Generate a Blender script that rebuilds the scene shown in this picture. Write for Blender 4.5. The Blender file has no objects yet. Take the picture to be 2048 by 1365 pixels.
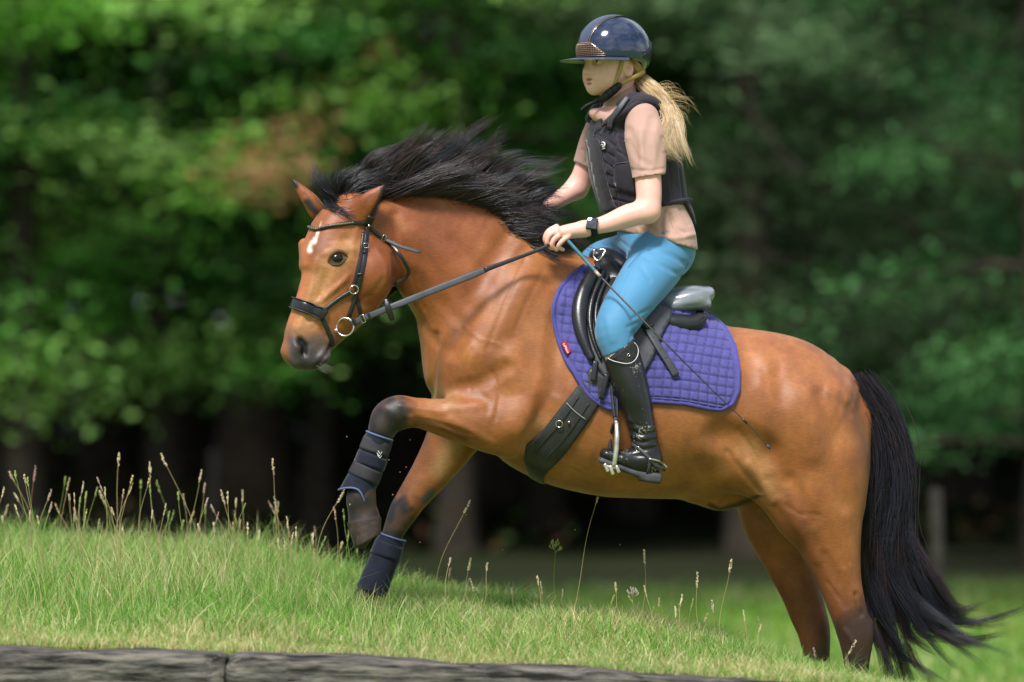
import bpy, bmesh, math, random
import numpy as np
from mathutils import Vector, Matrix
from mathutils.bvhtree import BVHTree

rng = np.random.default_rng(11)
random.seed(11)
SC = bpy.context.scene
COL = SC.collection

# ------------------------------------------------------------------ camera
CAM_D, CAM_H, PXM = 16.0, 1.47, 600.0     # distance to the horse, eye height, photo pixels per metre at the horse
cam_data = bpy.data.cameras.new("camera")
cam = bpy.data.objects.new("camera", cam_data)
COL.objects.link(cam)
cam.location = (0.0, -CAM_D, CAM_H)
cam.rotation_euler = (math.radians(90), 0, 0)
cam_data.sensor_width = 36.0
cam_data.lens = 36.0 * CAM_D / (2048.0 / PXM)
cam_data.clip_end = 600.0
cam_data.dof.use_dof = True
cam_data.dof.focus_distance = CAM_D - 0.25
cam_data.dof.aperture_fstop = 1.45
SC.camera = cam

# ------------------------------------------------------------------ sky and sun
SUN_EL, SUN_AZ = math.radians(55), math.radians(-20)   # azimuth measured from behind the camera, negative = from the left
world = bpy.data.worlds.new("World")
SC.world = world
world.use_nodes = True
wn, wl = world.node_tree.nodes, world.node_tree.links
for n in list(wn): wn.remove(n)
w_out = wn.new("ShaderNodeOutputWorld")
w_bg = wn.new("ShaderNodeBackground")
w_sky = wn.new("ShaderNodeTexSky")
w_sky.sky_type = 'NISHITA'
w_sky.sun_disc = False
w_sky.sun_elevation = SUN_EL
sun_dir = Vector((math.sin(SUN_AZ) * math.cos(SUN_EL), -math.cos(SUN_AZ) * math.cos(SUN_EL), math.sin(SUN_EL)))  # towards the sun
w_sky.sun_rotation = math.atan2(sun_dir.x, sun_dir.y)
w_sky.air_density = 1.0
w_sky.dust_density = 1.5
# broken white cloud over the whole sky (it shows mirrored in the helmet)
w_tc = wn.new("ShaderNodeTexCoord")
w_map = wn.new("ShaderNodeMapping"); w_map.inputs['Scale'].default_value = (1.0, 1.0, 1.7)
w_noise = wn.new("ShaderNodeTexNoise"); w_noise.inputs['Scale'].default_value = 1.7
w_noise.inputs['Detail'].default_value = 7.0; w_noise.inputs['Roughness'].default_value = 0.6
w_ramp = wn.new("ShaderNodeValToRGB")
w_ramp.color_ramp.elements[0].position = 0.36; w_ramp.color_ramp.elements[0].color = (0, 0, 0, 1)
w_ramp.color_ramp.elements[1].position = 0.56; w_ramp.color_ramp.elements[1].color = (1, 1, 1, 1)
w_noise2 = wn.new("ShaderNodeTexNoise"); w_noise2.inputs['Scale'].default_value = 3.6
w_noise2.inputs['Detail'].default_value = 5.0
w_ramp2 = wn.new("ShaderNodeValToRGB")
w_ramp2.color_ramp.elements[0].position = 0.3; w_ramp2.color_ramp.elements[0].color = (3.2, 3.8, 4.9, 1)
w_ramp2.color_ramp.elements[1].position = 0.72; w_ramp2.color_ramp.elements[1].color = (12.6, 13.4, 14.8, 1)
w_mix = wn.new("ShaderNodeMix"); w_mix.data_type = 'RGBA'
wl.new(w_tc.outputs['Generated'], w_map.inputs['Vector'])
wl.new(w_map.outputs['Vector'], w_noise.inputs['Vector'])
wl.new(w_map.outputs['Vector'], w_noise2.inputs['Vector'])
wl.new(w_noise.outputs['Fac'], w_ramp.inputs['Fac'])
wl.new(w_noise2.outputs['Fac'], w_ramp2.inputs['Fac'])
wl.new(w_ramp.outputs['Color'], w_mix.inputs['Factor'])
wl.new(w_sky.outputs['Color'], w_mix.inputs['A'])
wl.new(w_ramp2.outputs['Color'], w_mix.inputs['B'])
wl.new(w_mix.outputs['Result'], w_bg.inputs['Color'])
w_bg.inputs['Strength'].default_value = 0.085
wl.new(w_bg.outputs['Background'], w_out.inputs['Surface'])

sun_data = bpy.data.lights.new("sun", 'SUN')
sun_data.energy = 4.6
sun_data.angle = math.radians(14.0)         # thin cloud softens the shadows
sun_data.color = (1.0, 0.98, 0.95)
sun = bpy.data.objects.new("sun", sun_data)
COL.objects.link(sun)
sun.rotation_euler = sun_dir.to_track_quat('Z', 'Y').to_euler()
sun.location = (0, 0, 30)

SC.view_settings.view_transform = 'Standard'
SC.view_settings.look = 'None'
SC.view_settings.exposure = 0.2
SC.view_settings.gamma = 1.0
SC.view_settings.use_curve_mapping = False
SC.render.engine = 'CYCLES'
SC.cycles.use_denoising = True
SC.cycles.max_bounces = 6
SC.cycles.diffuse_bounces = 3
SC.cycles.transmission_bounces = 3
SC.cycles.transparent_max_bounces = 8

# ------------------------------------------------------------------ helpers
def P(px, py, y=0.0):
    """Point of the place seen at photo pixel (px, py) when it stands y metres behind the horse's plane."""
    s = (CAM_D + y) / CAM_D / PXM
    return Vector(((px - 1024.0) * s, y, CAM_H - (py - 682.5) * s))

def topx(v):
    """photo pixels of an (N,3) array of world points"""
    s = PXM * CAM_D / (CAM_D + v[:, 1])
    return np.stack([1024.0 + v[:, 0] * s, 682.5 - (v[:, 2] - CAM_H) * s], 1)

def tag(o, label=None, category=None, group=None, kind=None):
    if label: o["label"] = label
    if category: o["category"] = category
    if group: o["group"] = group
    if kind: o["kind"] = kind
    return o

def link(name, mesh, mat=None, parent=None, smooth=True):
    o = bpy.data.objects.new(name, mesh)
    COL.objects.link(o)
    if mat is not None:
        mesh.materials.append(mat)
    if parent is not None:
        o.parent = parent
        o.matrix_parent_inverse = parent.matrix_world.inverted() if parent.location.length == 0 else Matrix.Translation(-parent.location)
    if smooth and len(mesh.polygons):
        mesh.polygons.foreach_set("use_smooth", np.ones(len(mesh.polygons), bool))
    return o

def empty(name, loc=(0, 0, 0)):
    o = bpy.data.objects.new(name, None)
    COL.objects.link(o)
    o.location = loc
    o.empty_display_size = 0.1
    return o

def pymesh(name, V, F):
    m = bpy.data.meshes.new(name)
    m.from_pydata([tuple(map(float, v)) for v in V], [], [tuple(map(int, f)) for f in F])
    m.update()
    return m

def npmesh(name, V, F):
    """fast mesh from an (N,3) array and an (M,3) or (M,4) array"""
    V = np.ascontiguousarray(V, np.float32); F = np.ascontiguousarray(F, np.int32)
    m = bpy.data.meshes.new(name)
    k = F.shape[1]
    m.vertices.add(len(V)); m.vertices.foreach_set("co", V.ravel())
    m.loops.add(F.size); m.loops.foreach_set("vertex_index", F.ravel())
    m.polygons.add(len(F)); m.polygons.foreach_set("loop_start", np.arange(0, F.size, k, dtype=np.int32))
    m.update(calc_edges=True)
    return m

def set_col(mesh, C, name="Col"):
    a = mesh.color_attributes.new(name, 'FLOAT_COLOR', 'POINT')
    buf = np.ones((len(C), 4), np.float32); buf[:, :3] = C
    a.data.foreach_set("color", buf.ravel())

def fix_normals(mesh):
    bm = bmesh.new(); bm.from_mesh(mesh)
    bmesh.ops.recalc_face_normals(bm, faces=bm.faces)
    bm.to_mesh(mesh); bm.free()

# ---- materials
def mat(name, color=(0.5, 0.5, 0.5), rough=0.6, spec=0.5, metal=0.0, attr=None, noise=None, bump=None, sheen=0.0, coat=0.0, sss=0.0, trans=0.0, coat_rough=0.05):
    """Principled material; noise=(scale, amount) varies the colour, bump=(scale, strength[, distance]) gives fine relief"""
    m = bpy.data.materials.new(name)
    m.use_nodes = True
    nt = m.node_tree; N, L = nt.nodes, nt.links
    b = N["Principled BSDF"]
    b.inputs['Base Color'].default_value = (*color, 1)
    b.inputs['Roughness'].default_value = rough
    b.inputs['Specular IOR Level'].default_value = spec
    b.inputs['Metallic'].default_value = metal
    b.inputs['Sheen Weight'].default_value = sheen
    b.inputs['Sheen Roughness'].default_value = 0.4
    b.inputs['Coat Weight'].default_value = coat
    b.inputs['Coat Roughness'].default_value = coat_rough
    if sss:
        b.inputs['Subsurface Weight'].default_value = sss
        b.inputs['Subsurface Radius'].default_value = (0.012, 0.005, 0.003)
        b.inputs['Subsurface Scale'].default_value = 1.0
    col = None
    if attr:
        a = N.new("ShaderNodeAttribute"); a.attribute_name = attr
        col = a.outputs['Color']
    tc = N.new("ShaderNodeTexCoord")
    if noise:
        t = N.new("ShaderNodeTexNoise"); t.inputs['Scale'].default_value = noise[0]; t.inputs['Detail'].default_value = 5
        L.new(tc.outputs['Object'], t.inputs['Vector'])
        mr = N.new("ShaderNodeMapRange")
        mr.inputs['From Min'].default_value = 0.25; mr.inputs['From Max'].default_value = 0.75
        mr.inputs['To Min'].default_value = 1.0 - noise[1]; mr.inputs['To Max'].default_value = 1.0 + noise[1]
        L.new(t.outputs['Fac'], mr.inputs['Value'])
        mul = N.new("ShaderNodeMix"); mul.data_type = 'RGBA'; mul.blend_type = 'MULTIPLY'; mul.inputs['Factor'].default_value = 1.0
        if col is not None: L.new(col, mul.inputs['A'])
        else: mul.inputs['A'].default_value = (*color, 1)
        L.new(mr.outputs['Result'], mul.inputs['B'])
        col = mul.outputs['Result']
    if col is not None:
        L.new(col, b.inputs['Base Color'])
    if bump:
        t = N.new("ShaderNodeTexNoise"); t.inputs['Scale'].default_value = bump[0]; t.inputs['Detail'].default_value = 4
        L.new(tc.outputs['Object'], t.inputs['Vector'])
        bp = N.new("ShaderNodeBump"); bp.inputs['Strength'].default_value = bump[1]
        bp.inputs['Distance'].default_value = bump[2] if len(bump) > 2 else 0.004
        L.new(t.outputs['Fac'], bp.inputs['Height'])
        L.new(bp.outputs['Normal'], b.inputs['Normal'])
    return m

# ---- implicit bodies: smooth unions of limbs with shaped cross-sections, meshed by surface nets
def spline(A, m):
    """Catmull-Rom through the rows of A (chord length), m rows out"""
    A = np.asarray(A, float)
    n = len(A)
    if n == 2:
        t = np.linspace(0, 1, m)[:, None]
        return A[0] * (1 - t) + A[1] * t
    d = np.linalg.norm(np.diff(A[:, :3], axis=0), axis=1); d = np.maximum(d, 1e-6)
    T = np.concatenate([[0], np.cumsum(d)])
    M = np.zeros_like(A)
    M[1:-1] = (A[2:] - A[:-2]) / (T[2:] - T[:-2])[:, None]
    M[0] = (A[1] - A[0]) / d[0]; M[-1] = (A[-1] - A[-2]) / d[-1]
    t = np.linspace(0, T[-1], m)
    i = np.clip(np.searchsorted(T, t, side='right') - 1, 0, n - 2)
    h = d[i]; s = ((t - T[i]) / h)[:, None]; h = h[:, None]
    return ((2*s**3 - 3*s**2 + 1) * A[i] + (s**3 - 2*s**2 + s) * h * M[i] + (-2*s**3 + 3*s**2) * A[i+1] + (s**3 - s**2) * h * M[i+1])

class Limb:
    """Tube along a spine with elliptical (or boxier, p>2) sections. Stations: (px, py, y, half-height px, half-width m or None, taper).
    half-height lies in the picture-parallel plane, half-width across it; psi turns the section about the spine; taper narrows the top."""
    def __init__(self, st, k=0.03, p=2.0, psi=0.0, m=None, sub=False, world_pts=False, cap=1.0):
        rows = []
        for s in st:
            s = list(s) + [None] * (6 - len(s))
            if world_pts:
                c = Vector(s[:3]); h = s[3]
            else:
                c = P(s[0], s[1], s[2]); h = s[3] / PXM * (CAM_D + s[2]) / CAM_D
            w = h if s[4] is None else s[4]
            rows.append([c.x, c.y, c.z, h, w, s[5] or 0.0])
        m = m or (max(6, 5 * (len(rows) - 1) + 1) if len(rows) > 2 else 2)
        R = spline(rows, m).astype(np.float32)
        self.R = R; self.k = k; self.p = p; self.sub = sub; self.cap = cap
        T = np.gradient(R[:, :3], axis=0); T /= np.linalg.norm(T, axis=1)[:, None] + 1e-9
        Y = np.array([0, 1, 0], np.float32)
        n = np.cross(Y, T); ln = np.linalg.norm(n, axis=1)[:, None]
        n = np.where(ln < 1e-3, np.array([[0, 0, 1]], np.float32), n / np.maximum(ln, 1e-6))
        if n[len(n)//2, 2] < 0 or (abs(n[len(n)//2, 2]) < 0.05 and n[len(n)//2, 0] > 0): n = -n
        b = np.cross(T, n)
        if b[len(b)//2, 1] < 0: b = -b
        if psi:
            c_, s_ = math.cos(psi), math.sin(psi)
            n, b = n * c_ + b * s_, b * c_ - n * s_
        self.T, self.n, self.b = T.astype(np.float32), n.astype(np.float32), b.astype(np.float32)
        r = np.maximum(R[:, 3], R[:, 4])[:, None] * 1.35 + k
        self.lo = (R[:, :3] - r).min(0); self.hi = (R[:, :3] + r).max(0)
    def __call__(self, X):
        R = self.R
        best = np.full(len(X), 1e9, np.float32); bi = np.zeros(len(X), np.int32); bu = np.zeros(len(X), np.float32)
        for i in range(len(R) - 1):
            a = R[i, :3]; ab = R[i+1, :3] - a
            l2 = float(ab @ ab) + 1e-12
            d = X - a
            u = np.clip((d @ ab) / l2, 0, 1)
            e = d - u[:, None] * ab
            dd = np.einsum('ij,ij->i', e, e)
            s = dd < best
            best[s] = dd[s]; bi[s] = i; bu[s] = u[s]
        u = bu[:, None]
        L_ = lambda A: A[bi] * (1 - u) + A[bi + 1] * u
        C = L_(R); d = X - C[:, :3]
        n, b, T = L_(self.n), L_(self.b), L_(self.T)
        q = np.einsum('ij,ij->i', d, n); r = np.einsum('ij,ij->i', d, b); e = np.einsum('ij,ij->i', d, T)
        ends = ((bi == 0) & (bu <= 0)) | ((bi == len(R) - 2) & (bu >= 1))
        e = np.where(ends, e, 0)
        h = np.maximum(C[:, 3], 1e-4); w = np.maximum(C[:, 4], 1e-4)
        w = w * np.clip(1 + C[:, 5] * q / h, 0.3, 1.7)
        qa, ra, ea = np.abs(q) / h, np.abs(r) / w, np.abs(e) / (np.minimum(h, w) * self.cap)
        p = self.p
        if p == 2.0:
            k0 = np.sqrt(qa*qa + ra*ra + ea*ea)
            k1 = np.sqrt((qa/h)**2 + (ra/w)**2 + (ea/np.minimum(h, w))**2)
        else:
            k0 = (qa**p + ra**p + ea**p) ** (1/p)
            k1 = np.sqrt((qa/h)**2 + (ra/w)**2 + (ea/np.minimum(h, w))**2)
        mn = np.minimum(h, w)
        return np.where(k0 < 0.25, (k0 - 1) * mn, k0 * (k0 - 1) / np.maximum(k1, 1e-4)).astype(np.float32)

class Blob:
    """Ellipsoid: centre (px,py,y) or world point, radii in metres along axes given by a rotation (euler)"""
    def __init__(self, c, r, rot=(0, 0, 0), k=0.02, sub=False, world_pts=False):
        self.c = np.array(c if world_pts else P(*c), np.float32)
        self.r = np.array(r, np.float32); self.k = k; self.sub = sub
        from mathutils import Euler
        self.M = np.array(Euler([math.radians(a) for a in rot]).to_matrix(), np.float32)
        R = self.r.max() * 1.3 + k
        self.lo, self.hi = self.c - R, self.c + R
    def __call__(self, X):
        d = (X - self.c) @ self.M
        k0 = np.linalg.norm(d / self.r, axis=1); k1 = np.linalg.norm(d / self.r**2, axis=1)
        return np.where(k0 < 0.2, (k0 - 1) * self.r.min(), k0 * (k0 - 1) / np.maximum(k1, 1e-4)).astype(np.float32)

def field(parts, X):
    f = np.full(len(X), 1.0, np.float32)
    for p in parts:
        s = np.all((X > p.lo) & (X < p.hi), axis=1)
        if not s.any(): continue
        idx = np.nonzero(s)[0]
        d = p(X[idx]); a = f[idx]; k = p.k
        if p.sub:
            d = -d
            h = np.maximum(k - np.abs(a - d), 0) / k
            f[idx] = np.maximum(a, d) + h*h*k*0.25
        else:
            h = np.maximum(k - np.abs(a - d), 0) / k
            f[idx] = np.minimum(a, d) - h*h*k*0.25
    return f

def implicit_mesh(name, parts, h, extra=None):
    """surface nets over a narrow band; extra(X, f) may edit the field"""
    lo = np.min([p.lo for p in parts if not p.sub], axis=0) - 2*h
    hi = np.max([p.hi for p in parts if not p.sub], axis=0) + 2*h
    B = 4
    nb = np.ceil((hi - lo) / (h * B)).astype(int) + 1
    gx = [lo[a] + h * B * np.arange(nb[a]) + h * (B - 1) / 2 for a in range(3)]
    Xc = np.stack(np.meshgrid(*gx, indexing='ij'), -1).reshape(-1, 3).astype(np.float32)
    ev = (lambda X: extra(X, field(parts, X))) if extra else (lambda X: field(parts, X))
    fc = ev(Xc)
    act = np.abs(fc) < h * B * 1.9
    F = np.repeat(np.repeat(np.repeat(np.sign(fc).reshape(nb), B, 0), B, 1), B, 2).astype(np.float32)
    ids = np.nonzero(act)[0]
    off = np.stack(np.meshgrid(*[np.arange(B)] * 3, indexing='ij'), -1).reshape(-1, 3)
    bi = np.stack(np.unravel_index(ids, nb), 1) * B
    for c in range(0, len(ids), 12000):
        G = (bi[c:c+12000, None, :] + off[None]).reshape(-1, 3)
        X = (lo + G * h).astype(np.float32)
        F[G[:, 0], G[:, 1], G[:, 2]] = ev(X)
    ins = F < 0
    n = np.array(F.shape) - 1
    cnt = np.zeros(n, np.int8)
    for dx in (0, 1):
        for dy in (0, 1):
            for dz in (0, 1):
                cnt += ins[dx:n[0]+dx, dy:n[1]+dy, dz:n[2]+dz]
    ci = np.argwhere((cnt > 0) & (cnt < 8))
    vid = np.full(n, -1, np.int32); vid[ci[:, 0], ci[:, 1], ci[:, 2]] = np.arange(len(ci))
    S = np.zeros((len(ci), 3), np.float64); K = np.zeros(len(ci))
    cor = [(a, b, c) for a in (0, 1) for b in (0, 1) for c in (0, 1)]
    for a in cor:
        for ax in range(3):
            if a[ax]: continue
            b = list(a); b[ax] = 1
            fa = F[ci[:, 0]+a[0], ci[:, 1]+a[1], ci[:, 2]+a[2]]; fb = F[ci[:, 0]+b[0], ci[:, 1]+b[1], ci[:, 2]+b[2]]
            s = (fa < 0) != (fb < 0)
            t = np.where(s, fa / np.where(s, fa - fb, 1), 0)
            p = np.array(a, float)[None] + t[:, None] * (np.array(b) - np.array(a))
            S[s] += p[s]; K[s] += 1
    V = lo + h * (ci + S / K[:, None])
    Q = []
    for ax in range(3):
        o1, o2 = [(1, 2), (2, 0), (0, 1)][ax]
        sl = [slice(1, n[i]) for i in range(3)]; sl[ax] = slice(0, n[ax])
        sa = tuple(sl); sl[ax] = slice(1, n[ax] + 1); sb = tuple(sl)
        A, Bn = ins[sa], ins[sb]
        for flip in (False, True):
            e = np.argwhere((A & ~Bn) if not flip else (~A & Bn))
            if not len(e): continue
            base = e.copy()
            for i in range(3):
                if i != ax: base[:, i] += 1
            def cell(d1, d2):
                c_ = base.copy(); c_[:, o1] -= d1; c_[:, o2] -= d2
                return vid[c_[:, 0], c_[:, 1], c_[:, 2]]
            q = np.stack([cell(1, 1), cell(0, 1), cell(0, 0), cell(1, 0)], 1)
            if flip: q = q[:, ::-1]
            Q.append(q)
    Q = np.concatenate(Q); Q = Q[(Q >= 0).all(1)]
    # keep the largest connected piece only when stray bits appear
    return V, Q

def vnormals(V, Q):
    n = np.cross(V[Q[:, 2]] - V[Q[:, 0]], V[Q[:, 3]] - V[Q[:, 1]]) if Q.shape[1] == 4 else np.cross(V[Q[:, 1]] - V[Q[:, 0]], V[Q[:, 2]] - V[Q[:, 0]])
    N = np.zeros_like(V)
    for i in range(Q.shape[1]): np.add.at(N, Q[:, i], n)
    return N / (np.linalg.norm(N, axis=1)[:, None] + 1e-12)

def relax(V, Q, it=2, lam=0.5, mask=None):
    E = np.concatenate([Q[:, [i, (i+1) % Q.shape[1]]] for i in range(Q.shape[1])])
    for j in range(it):
        S = np.zeros_like(V); K = np.zeros(len(V))
        np.add.at(S, E[:, 0], V[E[:, 1]]); np.add.at(K, E[:, 0], 1)
        np.add.at(S, E[:, 1], V[E[:, 0]]); np.add.at(K, E[:, 1], 1)
        L_ = S / np.maximum(K, 1)[:, None] - V
        l = lam if j % 2 == 0 else -lam * 1.03 if it > 3 else lam
        V = V + L_ * (l if mask is None else l * mask[:, None])
    return V

def polydist(X, pts):
    """distance of 2D points X to polyline pts, and parameter 0..1 along it"""
    pts = np.asarray(pts, float)
    if len(pts) == 1:
        return np.linalg.norm(X - pts[0], axis=1), np.zeros(len(X))
    best = np.full(len(X), 1e9); tt = np.zeros(len(X)); n = len(pts) - 1
    for i in range(n):
        a, ab = pts[i], pts[i+1] - pts[i]
        u = np.clip(((X - a) @ ab) / (ab @ ab + 1e-9), 0, 1)
        d = np.linalg.norm(X - a - u[:, None] * ab, axis=1)
        s = d < best
        best[s] = d[s]; tt[s] = (i + u[s]) / n
    return best, tt

def inside_poly(X, poly):
    poly = np.asarray(poly, float); c = np.zeros(len(X), bool)
    j = len(poly) - 1
    for i in range(len(poly)):
        xi, yi = poly[i]; xj, yj = poly[j]
        if yi != yj:
            c ^= ((yi > X[:, 1]) != (yj > X[:, 1])) & (X[:, 0] < (xj - xi) * (X[:, 1] - yi) / (yj - yi) + xi)
        j = i
    return c

def smooth01(x): 
    x = np.clip(x, 0, 1); return x*x*(3-2*x)

def vnoise(X, scale, seed=0):
    """cheap smooth value noise in 3D, about -1..1"""
    X = np.asarray(X, float) * scale
    i = np.floor(X).astype(np.int64); f = X - i; f = f*f*(3-2*f)
    def hsh(a, b, c):
        n = (a * 374761393 + b * 668265263 + c * 2147483647 + seed * 1274126177) & 0xffffffff
        n = ((n ^ (n >> 13)) * 1274126177) & 0xffffffff
        n = (n ^ (n >> 16)) & 0xffff
        return n / 32767.5 - 1.0
    r = 0
    for dx in (0, 1):
        for dy in (0, 1):
            for dz in (0, 1):
                w = (f[:, 0] if dx else 1-f[:, 0]) * (f[:, 1] if dy else 1-f[:, 1]) * (f[:, 2] if dz else 1-f[:, 2])
                r = r + w * hsh(i[:, 0]+dx, i[:, 1]+dy, i[:, 2]+dz)
    return r
# ================================================================== GROUND, BANK, GRASS
def lin(r, g, b):
    f = lambda c: ((c/255 + 0.055)/1.055)**2.4 if c/255 > 0.04045 else c/255/12.92
    return np.array([f(r), f(g), f(b)])

def leaf_mat(name, attr="Col", trans=0.35, rough=0.5, spec=0.3):
    m = bpy.data.materials.new(name); m.use_nodes = True
    N, L = m.node_tree.nodes, m.node_tree.links
    b = N["Principled BSDF"]; out = N["Material Output"]
    a = N.new("ShaderNodeAttribute"); a.attribute_name = attr
    b.inputs['Roughness'].default_value = rough; b.inputs['Specular IOR Level'].default_value = spec
    L.new(a.outputs['Color'], b.inputs['Base Color'])
    t = N.new("ShaderNodeBsdfTranslucent")
    hs = N.new("ShaderNodeHueSaturation"); hs.inputs['Value'].default_value = 1.25; hs.inputs['Saturation'].default_value = 1.1
    L.new(a.outputs['Color'], hs.inputs['Color']); L.new(hs.outputs['Color'], t.inputs['Color'])
    mx = N.new("ShaderNodeMixShader"); mx.inputs[0].default_value = trans
    L.new(b.outputs[0], mx.inputs[1]); L.new(t.outputs[0], mx.inputs[2]); L.new(mx.outputs[0], out.inputs['Surface'])
    return m

def grid_sheet(xs, ys, zf):
    Xg, Yg = np.meshgrid(xs, ys, indexing='ij')
    V = np.stack([Xg.ravel(), Yg.ravel(), zf(Xg.ravel(), Yg.ravel())], 1)
    nx, ny = len(xs), len(ys)
    i = (np.arange(nx - 1)[:, None] * ny + np.arange(ny - 1)[None]).ravel()
    return V, np.stack([i, i + ny, i + ny + 1, i + 1], 1)

# lower meadow, running back under the wood
def meadow_z(x, y):
    q = np.stack([x, y, np.zeros_like(x)], 1)
    return 0.05 * vnoise(q, .25, 2) + 0.015 * vnoise(q, 1.7, 4) - 0.02 + np.clip((y - 19) * .035, 0, .9) * (np.abs(x) < 80)
xs = np.concatenate([np.linspace(-220, -14, 14), np.linspace(-12, 12, 97), np.linspace(14, 220, 14)])
ys = np.concatenate([np.linspace(-60, -4, 8), np.linspace(-3, 34, 149), np.linspace(40, 400, 12)])
V, Q = grid_sheet(xs, ys, meadow_z)
me = npmesh("meadow_ground", V, Q)
wood = smooth01((V[:, 1] - 10.5 + 1.2 * vnoise(V, .6, 9)) / 3.0)     # leaf litter under the trees, plus tree shade painted over the far meadow
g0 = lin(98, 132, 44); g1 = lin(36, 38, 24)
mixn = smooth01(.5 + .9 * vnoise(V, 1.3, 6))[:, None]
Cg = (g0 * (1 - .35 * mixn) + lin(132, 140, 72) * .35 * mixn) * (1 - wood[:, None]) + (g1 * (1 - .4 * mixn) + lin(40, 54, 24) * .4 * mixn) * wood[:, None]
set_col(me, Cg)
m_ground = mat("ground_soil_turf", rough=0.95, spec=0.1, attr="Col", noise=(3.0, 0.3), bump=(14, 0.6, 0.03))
tag(link("meadow_ground", me, m_ground), "green meadow turf darkened by painted tree shade, running back to brown leaf litter under the trees", "ground", kind="structure")

# raised grassy bank: front edge held by timbers, crest behind, falling away on the right
TIMBER_Y = -1.2
def lerp_pts(px, pts):
    a = np.array(pts, float); return np.interp(px, a[:, 0], a[:, 1])
def timber_z(x):
    px = 1024 + x * PXM * CAM_D / (CAM_D + TIMBER_Y)
    py = lerp_pts(px, [(-700, 1262), (0, 1290), (450, 1301), (1000, 1334), (1500, 1359), (1800, 1380), (2300, 1400)])
    return CAM_H - (py - 682.5) / PXM * (CAM_D + TIMBER_Y) / CAM_D
def crest_y(x): return np.interp(x, [-3, -1.2, -.2, .5, 1.0, 1.4, 2.2], [1.5, 1.15, .75, .35, -.1, -.55, -.95])
def crest_z(x):
    y = crest_y(x); s = PXM * CAM_D / (CAM_D + y); px = 1024 + x * s
    py = lerp_pts(px, [(-700, 1125), (0, 1120), (200, 1124), (400, 1140), (600, 1160), (760, 1190), (900, 1200), (1100, 1216), (1300, 1254), (1450, 1290), (1600, 1334), (1750, 1385), (2300, 1460)])
    return CAM_H - (py - 682.5) / s
def bank_z(x, y):
    zt, cy, cz = timber_z(x) + .003, crest_y(x), crest_z(x)
    t = np.clip((y - (TIMBER_Y + .06)) / (cy - TIMBER_Y - .06), 0, 1)
    z = zt + (cz - zt) * (t ** .8)
    d = np.clip((y - cy) / 1.6, 0, 1)
    z = z * (1 - smooth01(d)) - .06 * smooth01(d)
    e = smooth01((x - 1.35) / .9)
    z = z * (1 - e) - .06 * e
    q = np.stack([x, y, np.zeros_like(x)], 1)
    return z + (.018 * vnoise(q, 2.6, 7) + .010 * vnoise(q, 7, 8)) * (1 - smooth01(d)) * (1 - e) * smooth01((y - TIMBER_Y) / .35)
xs = np.linspace(-3.0, 2.4, 160); ys = np.concatenate([[TIMBER_Y + .045], np.linspace(TIMBER_Y + .05, 3.2, 110)])
V, Q = grid_sheet(xs, ys, bank_z)
V[np.abs(V[:, 1] - ys[0]) < 1e-6, 2] -= .12
me = npmesh("grassy_bank", V, Q)
mixn = smooth01(.5 + .9 * vnoise(V, 3.1, 6))[:, None]
set_col(me, lin(104, 116, 56) * (1 - .5 * mixn) + lin(150, 134, 88) * .5 * mixn)
tag(link("grassy_bank", me, m_ground), "raised grassy bank held up by old timbers", "bank", kind="structure")

def blades(name, XY, zf, hgt, wid, cols, lean, mat_, parent=None, seg=3):
    """one mesh of single grass blades: XY (N,2) roots, hgt/wid (N,), cols (N,3)"""
    n = len(XY)
    base = np.stack([XY[:, 0], XY[:, 1], zf(XY[:, 0], XY[:, 1]) - .006], 1)
    a = rng.uniform(0, 2*np.pi, n); face = rng.uniform(0, 2*np.pi, n)
    dirv = np.stack([np.cos(a), np.sin(a)], 1); side = np.stack([np.cos(face), np.sin(face), np.zeros(n)], 1)
    V = np.zeros((n, seg * 2 + 1, 3), np.float32)
    L = lean * rng.uniform(.25, 1.3, n)
    for s in range(seg + 1):
        t = s / seg
        c = base.copy()
        c[:, 2] += hgt * (t - .35 * (L/1.2) * t * t)
        c[:, :2] += dirv * (hgt * L * t * t)[:, None]
        if s < seg:
            w = wid * (1 - .75 * t)
            V[:, 2*s] = c - side * w[:, None] * .5; V[:, 2*s+1] = c + side * w[:, None] * .5
        else: V[:, 2*seg] = c
    k = seg * 2 + 1
    F = []
    for s in range(seg - 1):
        F += [[2*s, 2*s+1, 2*s+3], [2*s, 2*s+3, 2*s+2]]
    F.append([2*seg-2, 2*seg-1, 2*seg])
    F = (np.arange(n)[:, None, None] * k + np.array(F)[None]).reshape(-1, 3)
    me = npmesh(name, V.reshape(-1, 3), F)
    Cb = np.repeat(cols[:, None, :], k, 1).reshape(-1, 3)
    set_col(me, Cb)
    return link(name, me, mat_, parent)

def grass_cols(n, xy, straw=.2, seed=1):
    q = np.stack([xy[:, 0], xy[:, 1], np.zeros(n)], 1)
    pal = np.array([lin(118, 162, 66), lin(142, 178, 88), lin(92, 144, 56), lin(164, 186, 112), lin(216, 206, 160), lin(198, 182, 132)])
    dry = np.clip(straw + .5 * vnoise(q, 2.3, seed) + .25 * smooth01((-.55 - xy[:, 1]) / .5) * (xy[:, 1] > -1.3), .03, .85)
    r = rng.random(n)
    idx = np.where(r < dry, rng.integers(3, 6, n), rng.integers(0, 4, n))
    return pal[idx] * rng.uniform(.8, 1.25, (n, 1))

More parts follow.
